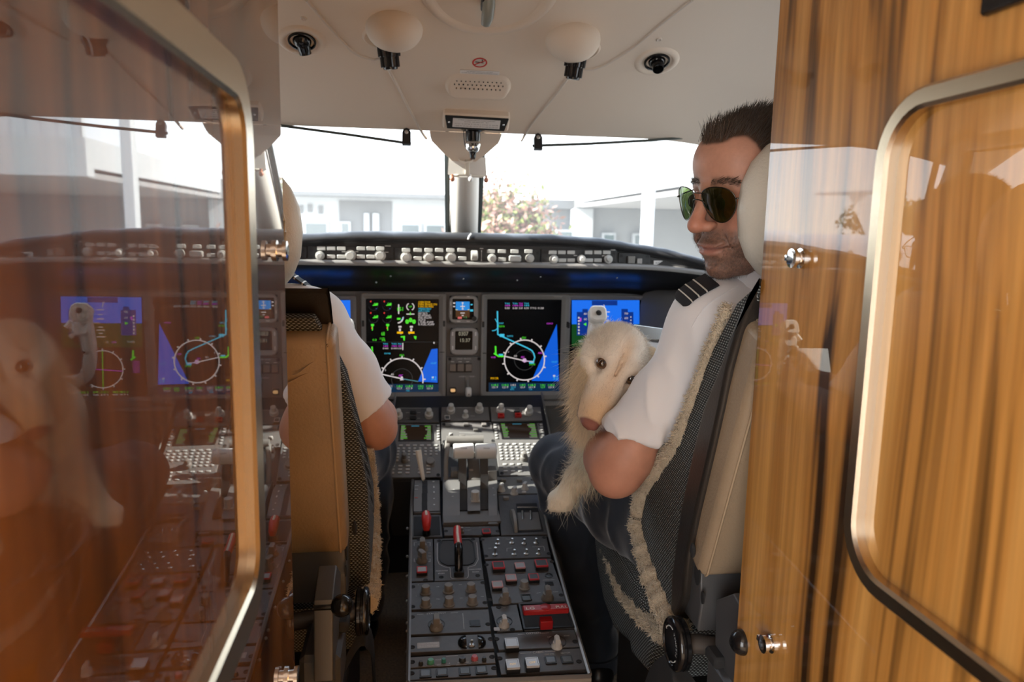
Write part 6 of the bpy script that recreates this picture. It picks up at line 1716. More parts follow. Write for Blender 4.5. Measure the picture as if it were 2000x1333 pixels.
def epaulette(parent, pts, wv, nrm, m1=epau_m):
    """stiff shoulder board with three pale bars; pts along it, wv across, nrm up"""
    P = [np.array(p) for p in bez(pts, 6)]; W_ = norm(wv); n = len(P); hw = .022
    b = MB(); rows = []
    for i, p in enumerate(P):
        k = hw*(1 if i < n-3 else (.8 if i == n-2 else .55 if i == n-1 else .95)); up = np.array(nrm)*.0035
        rows.append([p-W_*k, p-W_*k+up, p+up*1.25, p+W_*k+up, p+W_*k])
    b.sheet(rows); b.add(rows[0], [[4, 3, 2, 1, 0]]); b.add(rows[-1], [[0, 1, 2, 3, 4]])
    e = obj('epaulette', b, m1, parent, ang=50)
    for s0 in (.30, .52, .74):
        b = MB(); L = n-1; rr = []
        for d in (-.018, .018):
            f_ = (s0+d)*L; i = min(int(f_), L-1); p = P[i]*(1-(f_-i))+P[i+1]*(f_-i); up = np.array(nrm)*.0042
            rr.append([p-W_*hw*1.01, p-W_*hw*1.01+up, p+up*1.3, p+W_*hw*1.01+up, p+W_*hw*1.01])
        b.sheet(rr); obj('stripe', b, gold_m, e)
    return e
def trousers_mesh(J, h=.0075):
    P = np.array([J[k] for k in ('pelvis', 'hipL', 'hipR', 'knL', 'knR', 'anL', 'anR')]); s = SDF(P.min(0)-.13, P.max(0)+.13, h)
    pv = np.array(J['pelvis'])
    for q in (-.07, .07): s.cap(pv+np.array((q, 0, .04)), pv+np.array((q, .02, -.03)), .105, .11, .03)
    for a in ('L', 'R'):
        hp, kn, an = (np.array(J[c+a]) for c in ('hip', 'kn', 'an'))
        s.chain([hp, hp+(kn-hp)*.4, hp+(kn-hp)*.85, kn], [.100, .092, .076, .068], .03)
        s.chain([kn, kn+(an-kn)*.3, kn+(an-kn)*.75, an], [.068, .070, .060, .058], .03)
        s.ell(kn+norm((kn-hp)/np.linalg.norm(kn-hp)+(kn-an)/np.linalg.norm(kn-an))*.012, .064, .03)
    V, F = s.mesh(); return relax(V, F, 2, .5), F
def shoe(J, a, parent):
    an = np.array(J['an'+a]); d = norm(np.array(J['toe'+a])-an); d[2] = 0; d = norm(d)
    s = SDF(np.array((an[0]-.2, an[1]-.2, ZF-.01)), np.array((an[0]+.2, an[1]+.36, ZF+.16)), .006)
    base = np.array((an[0], an[1], ZF+.04)); s.cap(base-d*.045, base+d*.10, .040, .040, .02); s.cap(base+d*.10, base+d*.19-np.array((0, 0, .012)), .042, .026, .02); s.cap(base, base+np.array((0, 0, .06)), .042, .045, .02)
    V, F = s.mesh(); V[:, 2] = np.maximum(V[:, 2], ZF+.002); link('shoe', fast_mesh('shoe', V, F, shoe_m), parent)

# ------------------------------------------------------------------ the pilot in the right seat
J = dict(shL=(.298, 1.12, 1.108), elL=(.183, 1.212, .842), wrL=(.205, 1.375, .872), shR=(.610, 1.12, 1.112), elR=(.655, 1.30, .87), wrR=(.47, 1.47, .86),
         neck=(.430, 1.125, 1.165), chest=(.455, 1.15, .985), pelvis=(.46, 1.24, .66), hipL=(.37, 1.30, .655), hipR=(.56, 1.30, .655),
         knL=(.205, 1.78, .668), knR=(.60, 1.80, .68), anL=(.298, 1.735, .20), anR=(.60, 1.78, .20), toeL=(.30, 1.95, .12), toeR=(.62, 2.0, .12), cuffL=.745, cuffR=.72, big=1.13, slvL=(.055, .042, .071),
         cnL=(-.14, .10, -1))
tr_r = dict(skin=(.54, .275, .19), hairc=(.035, .021, .013), beardc=(.13, .08, .06), beard=1.0, rec=.020,
            hx=(-.2, -.10, -.05, -.028, -.012, .004, .016, .030, .046, .062, .078, .092), hz=(-.10, -.085, -.055, -.035, -.022, -.030, -.022, .040, .066, .074, .080, .092))
H0 = (.360, 1.120, 1.318); fR = (-.930, -.310, -.215)
pil, body, hd = build_person('dark haired pilot in sunglasses and white shirt, head turned, arm round a dog', J, H0, fR, radians(-3), tr_r,
    dict(L=dict(f=(.80, .45, -.05), n=(-.3, .85, -.3), curl=.5, side=1), R=dict(f=(-.9, .1, .1), n=(.1, -.7, -.7), curl=.5, side=1)))
def hair_dir(p, N, rg):
    x, y, z = p.T; top = sstep(.045, .095, z); d = np.stack([-.85-.0*x, .15*y/.07, .10-.25*(1-top)], 1)
    up = np.stack([-.62*np.ones_like(x), .25*y/.07, .80*np.ones_like(x)], 1); fr = top*sstep(-.06, .05, x)
    d = d*(1-fr)[:, None]+up*fr[:, None]; return d+N*.30+rg.normal(size=p.shape)*.10
def hair_len(p, rg):
    x, y, z = p.T; top = sstep(.05, .09, z); return (.012+.007*top+.012*top*sstep(.03, .075, x))*rg.uniform(.7, 1.15, len(p))
def brown(p, rg, n):
    b_ = np.array((.050, .031, .019)); k = rg.uniform(.45, 1.5, (n, 1)); tip = sstep(.04, .085, p[:, 0])[:, None]; return b_*k*(1+1.6*tip*rg.random((n, 1)))
hair_strands(body, hd, tr_r, 9000, hair_len, hair_dir, 'hair', hd[2], .00042, 11, brown, segs=5, curl=.10)
def beard_dir(p, N, rg): return N*.6+np.array((.25, 0, -.9))+rg.normal(size=p.shape)*.3
def beard_col(p, rg, n): return np.array((.12, .078, .055))*rg.uniform(.4, 1.6, (n, 1))+(rg.random((n, 1)) > .8)*.2
hair_strands(body, hd, tr_r, 6500, lambda p, rg: rg.uniform(.002, .0042, len(p)), beard_dir, 'beard', hd[3], .00016, 12, beard_col, segs=2, curl=.2, minm=.3)
hair_strands(body, hd, tr_r, 420, lambda p, rg: rg.uniform(.005, .009, len(p)), lambda p, N, rg: N*.4+np.stack([-.5*np.ones(len(p)), np.sign(p[:, 1])*.9, .25*np.ones(len(p))], 1)+rg.normal(size=p.shape)*.15, 'eyebrow', hd[4], .00028, 13, brown, segs=3, minm=.35)
V, F = shirt_mesh(J)
elL = np.array(J['elL']); ax_ = norm(elL-np.array(J['shL']))
V = cloth(V, F, .011, 20, (1.6, 1.0, .5), lambda v: .35+.9*np.exp(-(np.linalg.norm(v-elL+ax_*.09, axis=1)/.10)**2), seed=1.7)
shirt = link('shirt', fast_mesh('shirt', V, F, shirt_m), pil)
b = MB(); nk = np.array(J['neck'])                                    # collar
rows = []
for i in range(25):
    a = 2*pi*i/24; c, s_ = cos(a), sin(a); o = nk+np.array((-.022+.068*c, -.004+.070*s_, .004+.016*-s_))
    rows.append([o+np.array((.008*c, .008*s_, -.020)), o+np.array((.010*c, .010*s_, -.004)), o+np.array((.002*c, .002*s_, .018)), o+np.array((-.004*c, -.004*s_, .016)), o+np.array((-.004*c, -.004*s_, -.02))])
b.sheet(rows); obj('collar', b, shirt_m, shirt, ang=70)
from mathutils.bvhtree import BVHTree
def on_mesh(me_obj, px, py, lift=.002):
    bv = BVHTree.FromObject(me_obj, bpy.context.evaluated_depsgraph_get()); d = Vector(ray(px, py)).normalized(); h = bv.ray_cast(Vector(CAM), d)
    return np.array(h[0]+h[1]*lift) if h[0] is not None else None
ep = [on_mesh(shirt, *p) for p in ((1398, 556), (1372, 570), (1350, 584), (1334, 600))]
ep = [p for p in ep if p is not None]
if len(ep) > 2:
    e_dir = norm(ep[-1]-ep[0]); e_w = norm(np.cross(e_dir, (-.3, -.35, .9))); epaulette(pil, [p+np.array((0, .012, .004)) for p in ep], e_w, norm(np.cross(e_w, e_dir))*np.sign(np.cross(e_w, e_dir)[2]))
sm = [on_mesh(shirt, *p, .0008) for p in ((1440, 560), (1410, 575), (1385, 592), (1368, 612), (1352, 640))]
sm = [p for p in sm if p is not None]
if len(sm) > 2:
    b = MB(); b.tube([tuple(p) for p in bez(sm, 6)], .0012, 5); obj('shoulder_seam', b, shirt_m, shirt)
V, F = trousers_mesh(J); V = cloth(V, F, .010, 14, (1, 1.2, 1), seed=4.2); link('trousers', fast_mesh('trousers', V, F, navy_m), pil)
for a in ('L', 'R'): shoe(J, a, pil)
b = MB(); an = np.array(J['anL']); b.lathe([(.060, -.03), (.065, -.03), (.066, .012), (.060, .012)], 24, T(an[0], an[1]-.002, an[2]-.03)); obj('trouser_cuff', b, navy_m, pil)
aviators(pil, H0, hd[5], 'sunglasses', 'dark aviator sunglasses worn by the pilot with brown hair', wide=1.12)

# ------------------------------------------------------------------ the pilot in the left seat
J2 = dict(shR=(-.352, 1.375, 1.072), elR=(-.242, 1.435, .865), wrR=(-.262, 1.66, .87), shL=(-.66, 1.375, 1.075), elL=(-.70, 1.53, .86), wrL=(-.44, 1.70, .86),
          neck=(-.50, 1.39, 1.13), chest=(-.505, 1.42, .95), pelvis=(-.51, 1.48, .63), hipR=(-.43, 1.55, .63), hipL=(-.60, 1.55, .63),
          knR=(-.29, 2.0, .66), knL=(-.62, 2.02, .66), anR=(-.31, 1.98, .2), anL=(-.62, 2.0, .2), toeR=(-.31, 2.2, .12), toeL=(-.62, 2.2, .12), cuffL=.74, cuffR=.82,
          cnR=(.55, .15, -.9))
tr_l = dict(skin=(.52, .28, .20), hairc=(.16, .11, .075), beardc=(.3, .2, .15), beard=.2, rec=.03,
            hx=(-.2, -.10, -.05, -.028, -.012, .004, .016, .030, .046, .062, .078, .092), hz=(-.08, -.06, -.04, -.03, -.022, -.020, .0, .050, .078, .088, .098, .12))
H2 = (-.49, 1.455, 1.258); fL = (.06, .96, -.26)
pl2, body2, hd2 = build_person('pilot with cropped hair and white shirt sitting in the left seat, facing forward', J2, H2, fL, 0.0, tr_l,
    dict(R=dict(f=(-.1, .85, .25), n=(-.8, -.1, -.2), curl=.55, side=1), L=dict(f=(.85, .35, .15), n=(.1, .6, -.5), curl=.5, side=1)))
hair_strands(body2, hd2, tr_l, 3500, lambda p, rg: rg.uniform(.004, .009, len(p)), lambda p, N, rg: N*.7+np.array((-.6, 0, -.1))+rg.normal(size=p.shape)*.2, 'hair', hd2[2], .0004, 21, lambda p, rg, n: np.array((.22, .15, .10))*rg.uniform(.5, 1.4, (n, 1)), segs=3)
V, F = shirt_mesh(J2); elR = np.array(J2['elR']); V = cloth(V, F, .010, 16, (1.3, 1.0, .6), lambda v: .35+.6*np.exp(-(np.linalg.norm(v-elR, axis=1)/.12)**2), seed=7.7)
shirt2 = link('shirt', fast_mesh('shirt', V, F, shirt_m), pl2)
b = MB(); nk = np.array(J2['neck']); rows = []
for i in range(25):
    a = 2*pi*i/24; c, s_ = cos(a), sin(a); o = nk+np.array((.064*c, .006+.068*s_, .004-.016*s_))
    rows.append([o+np.array((.008*c, .008*s_, -.020)), o+np.array((.010*c, .010*s_, -.004)), o+np.array((.002*c, .002*s_, .018)), o+np.array((-.004*c, -.004*s_, .016)), o+np.array((-.004*c, -.004*s_, -.02))])
b.sheet(rows); obj('collar', b, shirt_m, shirt2, ang=70)
epaulette(pl2, [PY(556, 528, 1.37), PY(580, 546, 1.38), PY(602, 562, 1.39), PY(616, 580, 1.395)], (.0, 1, .0), (.4, -.1, .9))
V, F = trousers_mesh(J2); V = cloth(V, F, .010, 14, seed=9.2); link('trousers', fast_mesh('trousers', V, F, navy_m), pl2)
for a in ('L', 'R'): shoe(J2, a, pl2)
aviators(pl2, H2, hd2[5], 'reading_glasses', 'thin wire reading glasses low on the nose of the pilot in the left seat', lens=glass_mat('clear_lens', (.97, .97, .97), 0.0), half=True, drop=.012)
paper_m = mat('white_paper', (.82, .82, .82), .7)
fr = Frame((-.375, 1.790, .890), (.90, -.25, .05), (.02, .22, .97)); t = thing('paper_sheet', 'white paper sheet held in the hand of the pilot in the left seat', 'paper', fr.M())
b = MB(); b.sheet([[(-.055+.11*i/6, -.07+.14*j/6, .006*sin(i*.5)+.004*sin(j*.6)) for j in range(7)] for i in range(7)]); b.sheet([[(-.055+.11*i/6, -.07+.14*j/6, .0006+.006*sin(i*.5)+.004*sin(j*.6)) for j in range(7)] for i in range(7)]); obj('sheet', b, paper_m, t, ang=80)
# ------------------------------------------------------------------ the dog on his arm
fur_m = mat('dog_fur', (.75, .65, .5), .7, attr=True, spec=.25, sheen=.3)
dog_skin = mat('dog_coat', (.75, .65, .5), .8, attr=True, bump=.5, bscale=420, bdist=.002)
dog = thing('dog', 'cream long haired dog resting its chin on the arm of the pilot in sunglasses', 'dog')
DO = np.array((.186, 1.245, 1.012)); dm = norm((-.41, -.40, -.74)); ds = np.array((.95, .03, -.30)); ds = norm(ds-dm*np.dot(ds, dm)); du = np.cross(dm, ds)
DB = np.stack((dm, ds, du))
s = SDF((-.135, -.085, -.105), (.135, .085, .055), .0026)
s.ell((-.044, 0, -.030), (.055, .055, .048), .01); s.ell((-.012, 0, -.022), (.040, .042, .030), .02)
s.chain([(0, 0, -.026), (.045, 0, -.030), (.088, 0, -.033)], [.034, .0265, .0205], .02)
s.chain([(-.01, 0, -.058), (.045, 0, -.056), (.078, 0, -.050)], [.030, .019, .014], .018)
for y in (-1, 1):
    s.ell((-.014, y*.026, .004), (.020, .014, .012), .014); s.ell((-.020, y*.040, -.034), (.034, .022, .028), .02)
    s.ell((.008, y*.033, -.006), (.013, .010, .009), .008, sub=True); s.ell((.000, y*.0285, -.0045), (.0128, .0118, .0115), .004)
    s.cap((.03, y*.016, -.040), (.085, y*.012, -.046), .012, .011, .010)
s.cap((-.04, 0, .0215), (.012, 0, .003), .003, .002, .010, sub=True)
s.ell((.1035, 0, -.0255), (.0115, .0155, .0125), .006)
for y in (-1, 1): s.ell((.1145, y*.0062, -.0285), (.006, .0034, .0036), .003, sub=True)
s.cap((.112, 0, -.033), (.104, 0, -.048), .0012, .0012, .003, sub=True)
s.cap((.10, 0, -.0445), (.052, .0, -.0485), .003, .002, .003, sub=True)
V, F = s.mesh(); V = relax(V, F, 1, .4); x, y, z = V.T; ay = abs(y)
cream, tan_, gold = np.array((.88, .80, .69)), (.62, .38, .19), (.68, .46, .26)
col = np.tile(cream, (len(V), 1)); nz = vnoise(V, 60)
strp = np.exp(-(y/(.013+.10*np.maximum(0, x)))**2)*sstep(-.085, -.03, x)*sstep(-.03, -.005, z+.02*(x > .02)); col = mixc(col, tan_, np.clip(.55*strp, 0, 1))
muz = sstep(.03, .085, x)*sstep(-.062, -.035, z); col = mixc(col, gold, .75*muz)
rt = sstep(.005, .035, y)*sstep(-.04, .01, x)*sstep(-.06, -.02, z); col = mixc(col, gold, .65*rt)
for y_ in (-1, 1):
    r = np.sqrt(((x-.003)/.0165)**2+((y-y_*.030)/.0150)**2+((z-.001)/.016)**2); k_ = np.exp(-(r/.92)**4); col = mixc(col, (.14, .07, .055), (.92 if y_ > 0 else .72)*k_)
nose = sstep(.096, .100, x)*sstep(-.042, -.036, z); col = mixc(col, (.26, .10, .075), nose)
for y_ in (-1, 1): col = mixc(col, (.06, .02, .02), np.exp(-(((x-.114)/.006)**2+((y-y_*.0062)/.0036)**2+((z+.0285)/.004)**2)))
lipl = np.exp(-((z+.0455-.05*(x-.09)+.0*x)/.0022)**2)*(x > .02)*(x < .108); col = mixc(col, (.10, .05, .04), .8*lipl)
col *= (1+.10*(nz-.5))[:, None]; HW = DO+V@DB; HF, HC = F, col; hmask = (1-nose)*(1-np.clip(sum(np.exp(-(np.sqrt(((x-.003)/.0165)**2+((y-q*.030)/.0150)**2+((z-.001)/.016)**2)/.8)**4) for q in (-1, 1)), 0, 1))
s = SDF((.03, 1.15, .60), (.66, 1.62, 1.10), .0042)
s.cap((.235, 1.32, 1.000), (.235, 1.47, .900), .048, .060, .03); s.cap((.245, 1.48, .880), (.40, 1.49, .80), .065, .080, .03); s.cap((.40, 1.49, .80), (.50, 1.46, .74), .085, .075, .03)
leg = [PY(1188, 850, 1.48), PY(1166, 888, 1.48), PY(1130, 932, 1.49), PY(1108, 960, 1.49)]
s.chain(leg, [.042, .032, .0235, .0225], .02); pw = PY(1097, 976, 1.49)
s.ell(pw, (.031, .031, .022), .012)
for k in range(4):
    q = pw+np.array((-.020+.0125*k-.004, -.012-.004*(1 if k in (1, 2) else 0), -.012)); s.ell(q, (.0090, .012, .0105), .004)
s.cap((.29, 1.45, .82), (.24, 1.52, .735), .030, .022, .02); s.ell((.235, 1.53, .725), (.024, .03, .018), .01)
V, F = s.mesh(); V = relax(V, F, 1, .5); nz = vnoise(V, 35)
bc = np.tile(np.array((.82, .73, .58)), (len(V), 1)); dleg = np.exp(-(np.linalg.norm(V-(leg[2]+np.array((.025, 0, -.01))), axis=1)/.045)**2); bc = mixc(bc, (.62, .42, .22), .7*dleg); bc *= (1+.18*(nz-.5))[:, None]
BV, BF, BC = V, F, bc
s = SDF((.05, 1.20, .86), (.36, 1.42, 1.08), .003)
eL = [PY(1180, 672, 1.305), PY(1162, 690, 1.295), PY(1150, 730, 1.285), PY(1146, 775, 1.278), PY(1146, 800, 1.275)]
for a, c, ra, rb in zip(eL, eL[1:], (.014, .019, .022, .018), (.019, .022, .018, .010)): s.cap(a, c, ra*.72, rb*.72, .01); s.cap(a+np.array((.008, .004, 0)), c+np.array((.009, .004, 0)), ra*.55, rb*.55, .01)
eR = DO+np.array(((-.066, .054, -.016), (-.06, .070, -.04), (-.05, .078, -.06), (-.035, .076, -.08)))@DB
s.chain(eR, [.014, .018, .02, .012], .01)
V, F = s.mesh(); V = relax(V, F, 1, .5); ec = np.tile(np.array((.76, .63, .45)), (len(V), 1)); inn = sstep(.012, .026, V[:, 0]-np.interp(V[:, 2], [p[2] for p in eL[::-1]], [p[0] for p in eL[::-1]]))*(V[:, 0] < .2); ec = mixc(ec, (.50, .30, .14), .8*inn)
EV, EF, EC = V, F, ec
V2, F2, C2 = join([(HW, HF, HC), (BV, BF, BC), (EV, EF, EC)])
dbody = link('body', fast_mesh('body', V2, F2, dog_skin, C2), dog)
rg = np.random.default_rng(31)
def fur(name, V, F, C, mask, n, L, dirf, w, seed, curl=.25, droop=0.0, segs=3, tint=.25):
    N = vnorm(V, F); p_ = mask/mask.sum(); i = rg.choice(len(V), n, p=p_); P = V[i]+rg.normal(size=(n, 3))*.0012-N[i]*.001
    c = np.clip(C[i]*rg.uniform(1-tint, 1+tint*.7, (n, 1)), 0, .95); return strands(name, P, dirf(P, N[i]), L(n), w, fur_m, dbody, segs=segs, curl=curl, droop=droop, cols=c, seed=seed)
N_ = vnorm(HW, HF); lx = (HW-DO)@DB[0]
fur('short_fur', HW, HF, HC, hmask*(1+0*lx), 17000, lambda n: rg.uniform(.0030, .0065, n), lambda P, N: N*.16-dm*.95+np.array((0, 0, -.10))+rg.normal(size=P.shape)*.09, .00026, 41)
ly = (HW-DO)@DB[1]; lz = (HW-DO)@DB[2]
fur('cheek_fur', HW, HF, HC, hmask*sstep(.018, .045, abs(ly))*sstep(.02, -.03, lx), 4500, lambda n: rg.uniform(.008, .018, n), lambda P, N: N*.35-dm*.6+np.array((0, 0, -.55))+rg.normal(size=P.shape)*.18, .00026, 42, droop=.10)
em = sstep(.14, .10, EV[:, 0])+.25
fur('ear_fur', EV, EF, np.clip(EC*1.1, 0, .9), em, 8500, lambda n: rg.uniform(.02, .060, n), lambda P, N: N*.30+np.stack([np.where(P[:, 0] < .2, -.34, .1), -.05*np.ones(len(P)), -.9*np.ones(len(P))], 1)+rg.normal(size=P.shape)*.13, .00030, 43, curl=.16, droop=.05, segs=5)
lo = sstep(.955, .90, EV[:, 2])*(EV[:, 0] < .2)+.0; fur('ear_fringe', EV, EF, np.clip(EC*1.15, 0, .92), lo+1e-9, 1700, lambda n: rg.uniform(.05, .085, n), lambda P, N: N*.15+np.array((-.12, -.05, -.95))+rg.normal(size=P.shape)*.12, .00032, 44, curl=.14, droop=.05, segs=6)
up = sstep(.95, 1.02, EV[:, 2])*(EV[:, 0] < .16); fur('ear_wisps', EV, EF, np.clip(EC*1.2, 0, .92), up+1e-9, 420, lambda n: rg.uniform(.035, .07, n), lambda P, N: N*.5+np.array((-.75, -.05, -.25))+rg.normal(size=P.shape)*.3, .00022, 45, curl=.2, droop=.22, segs=6)
fur('coat_fur', BV, BF, BC, np.ones(len(BV))*(.3+sstep(.45, .30, BV[:, 0]))*np.where(np.linalg.norm(BV-pw, axis=1) < .045, .45, 1), 22000, lambda n: rg.uniform(.007, .015, n), lambda P, N: N*.26+np.array((-.15, -.05, -.85))+rg.normal(size=P.shape)*.2, .00036, 46, droop=.08, segs=4)
d1 = np.exp(-(np.linalg.norm(BV-leg[1], axis=1)/.05)**2)*(vnorm(BV, BF)[:, 0] < -.2); fur('leg_feather', BV, BF, BC, d1+1e-9, 1500, lambda n: rg.uniform(.02, .038, n), lambda P, N: N*.55+np.array((-.5, 0, -.45))+rg.normal(size=P.shape)*.25, .00032, 47, curl=.4, droop=.15, segs=5)
tf = np.exp(-(np.linalg.norm(BV-np.array((.27, 1.38, .80)), axis=1)/.09)**2)*(BV[:, 2] < .84); fur('belly_tuft', BV, BF, np.clip(BC*1.25, 0, .95), tf+1e-9, 3000, lambda n: rg.uniform(.03, .07, n), lambda P, N: N*.2+np.array((-.25, -.75, -.6))+rg.normal(size=P.shape)*.2, .00034, 48, curl=.2, droop=.1, segs=5)
eye_m = mat('dog_eye', (.030, .013, .006), .06, spec=.8, coat=1.0); iris_m = mat('dog_iris', (.10, .045, .018), .1, coat=1.0)
for y_ in (-1, 1):
    c = DO+np.array((.0028, y_*.0292, .0018))@DB; look = norm(np.array((-.17, 0, 1.25))*np.array((1, 1, 1))-c); M_ = T(*c) @ Vector(look).to_track_quat('Z', 'Y').to_matrix().to_4x4()
    b = MB(); b.ell((0, 0, 0), (.0115, .0115, .0115), 20, 14); e_ = obj('eye', b, iris_m, dog, M_, ang=80)
    b = MB(); b.lathe([(.0058, .0100), (.0050, .0110), (0, .0118)], 20); obj('pupil', b, eye_m, e_, ang=80)
# ------------------------------------------------------------------ outside: apron, hangars, trees, parked aircraft
ZG = -1.45
apron_m = mat('apron_concrete', (.46, .45, .43), .9, var=.12, vscale=.6)
b = MB(); b.box((0, 40, ZG-.05), (260, 200, .1)); struct(obj('ground_apron', b, apron_m), 'pale concrete airfield apron')
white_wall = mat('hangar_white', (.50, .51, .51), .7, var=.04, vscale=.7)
grey_wall = mat('hangar_grey', (.17, .17, .168), .7, var=.05, vscale=.8)
corr_m = mat('corrugated_sheet', (.32, .32, .315), .6)
win_m = mat('office_glass', (.10, .13, .135), .12, spec=.8)
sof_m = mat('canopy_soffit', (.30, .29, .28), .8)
def corr(x0, x1, z0, z1, y, pitch=.28, dep=.05):
    n = max(2, int((x1-x0)/pitch*2)); b = MB(); r = []
    for k in range(n+1):
        x = x0+(x1-x0)*k/n; r.append([(x, y+(dep if k % 2 else 0), z0), (x, y+(dep if k % 2 else 0), z1)])
    b.sheet(r[::-1]); b.box(((x0+x1)/2, y+.2, (z0+z1)/2), (x1-x0, .2, z1-z0)); return b
def xs(px, Y, py=420): d = ray(px, py); return CAM[0]+d[0]/d[1]*Y
def zs(py, Y, px=800): d = ray(px, py); return CAM[2]+d[2]/d[1]*Y
# left: long white hangar with a grey recess and office windows
Y0 = 30.0
t = thing('hangar', 'long white hangar with flat roof and office windows beyond the left windscreen', 'building', T(xs(720, Y0), Y0, ZG))
def at(b, m, name, par=t, org=None):
    o = obj(name, b, m, par); o.matrix_local = par.matrix_world.inverted(); return o
zr = zs(387, Y0, 720)
b = MB(); x0, x1 = -9, xs(878, Y0); b.box(((x0+x1)/2, Y0+4, (ZG+zr)/2), (x1-x0, 8, zr-ZG)); at(b, white_wall, 'wall')
b = MB(); b.box(((x0+x1)/2, Y0+3.6, zr+.08), (x1-x0+.5, 9.4, .16)); at(b, grey_wall, 'roof_edge')
a_, c_ = xs(663, Y0), xs(766, Y0); b = corr(a_, c_, ZG, zr-.12, Y0-.08, .35); at(b, grey_wall, 'recess_cladding')
for p0, p1, q0, q1 in ((594, 642, 433, 470), (781, 822, 436, 470), (829, 871, 437, 470), (664, 685, 433, 470)):
    b = MB(); X0, X1, Z0, Z1 = xs(p0, Y0), xs(p1, Y0), ZG+.9, zs(q0, Y0, (p0+p1)/2); b.box(((X0+X1)/2, Y0-.10, (Z0+Z1)/2), (X1-X0, .14, Z1-Z0)); w_ = at(b, white_wall, 'window')
    b = MB(); b.box(((X0+X1)/2, Y0-.16, (Z0+Z1)/2), (X1-X0-.16, .06, Z1-Z0-.16)); o = obj('pane', b, win_m, w_); o.matrix_local = Matrix()
for p0, p1 in ((711, 722), (728, 741)):
    b = MB(); X0, X1 = xs(p0, Y0), xs(p1, Y0); b.box(((X0+X1)/2, Y0-.15, (ZG+zs(418, Y0))/2), (X1-X0, .2, zs(418, Y0)-ZG), .03); at(b, white_wall, 'door')
b = MB(); X0 = xs(588, Y0); 
for k, dx in enumerate((0, .35, .75)): b.box((X0+dx, Y0-.06, zs(414, Y0)+.05*(k % 2)), (.16, .06, .30)); 
at(b, grey_wall, 'faded_lettering')
# right: hangar with a deep white canopy on columns, tall corrugated block above
Y1 = 26.0
t2 = thing('hangar', 'grey corrugated hangar with white canopy edge beyond the right windscreen', 'building', T(6, Y1, ZG), None)
zc1 = zs(393, Y1, 1075); zc2 = zs(376, Y1, 1185)
b = corr(xs(1035, Y1), xs(1116, Y1), ZG, zc1, Y1, .3); at(b, corr_m, 'wall', t2)
b = MB(); X0, X1 = xs(1033, Y1), xs(1117, Y1); b.box(((X0+X1)/2, Y1-.2, zc1-.12), (X1-X0, .8, .3)); at(b, grey_wall, 'roof_edge', t2)
b = corr(xs(1116, Y1), 24, ZG, zc2, Y1-.6, .3); at(b, corr_m, 'wall', t2)
b = MB(); X0 = xs(1114, Y1); b.box(((X0+24)/2, Y1-1.2, zc2-.28), (24-X0, 1.6, .60)); at(b, grey_wall, 'roof_edge', t2)
b = MB(); X0, X1 = xs(1112, Y1), xs(1146, Y1); b.box(((X0+X1)/2, Y1-.8, (ZG+zc2-.6)/2), (X1-X0, .3, zc2-.6-ZG)); at(b, white_wall, 'pillar', t2)
for p0, p1, q in ((1078, 1112, 449), (1060, 1076, 449), (1166, 1192, 455), (1225, 1250, 456)):
    b = MB(); X0, X1, Z1 = xs(p0, Y1), xs(p1, Y1), zs(q, Y1, (p0+p1)/2); b.box(((X0+X1)/2, Y1-.75, (Z1+ZG+.7)/2), (X1-X0, .2, Z1-ZG-.7)); w_ = at(b, white_wall, 'window', t2)
    b = MB(); b.box(((X0+X1)/2, Y1-.84, (Z1+ZG+.7)/2), (X1-X0-.15, .08, Z1-ZG-.85)); o = obj('pane', b, win_m, w_); o.matrix_local = Matrix()
t3 = thing('canopy', 'white edged hangar canopy roof with a grey underside and tall block above', 'building', T(9, 16, ZG))
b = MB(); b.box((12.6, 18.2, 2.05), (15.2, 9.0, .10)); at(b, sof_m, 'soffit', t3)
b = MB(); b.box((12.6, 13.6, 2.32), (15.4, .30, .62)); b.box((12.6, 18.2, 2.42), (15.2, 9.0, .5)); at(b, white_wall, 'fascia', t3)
b = corr(7.6, 20, 2.6, 5.1, 20.0, .35); at(b, white_wall, 'upper_block', t3)
b = MB(); b.box((xs(1265, 10.6), 10.6, .75), (.16, .16, 4.4), .02); at(b, white_wall, 'column', t3); t3.matrix_world = t3.matrix_world
b = MB(); b.box((13.6, 14.0, .3), (.25, .25, 3.5), .02); at(b, white_wall, 'column', t3)
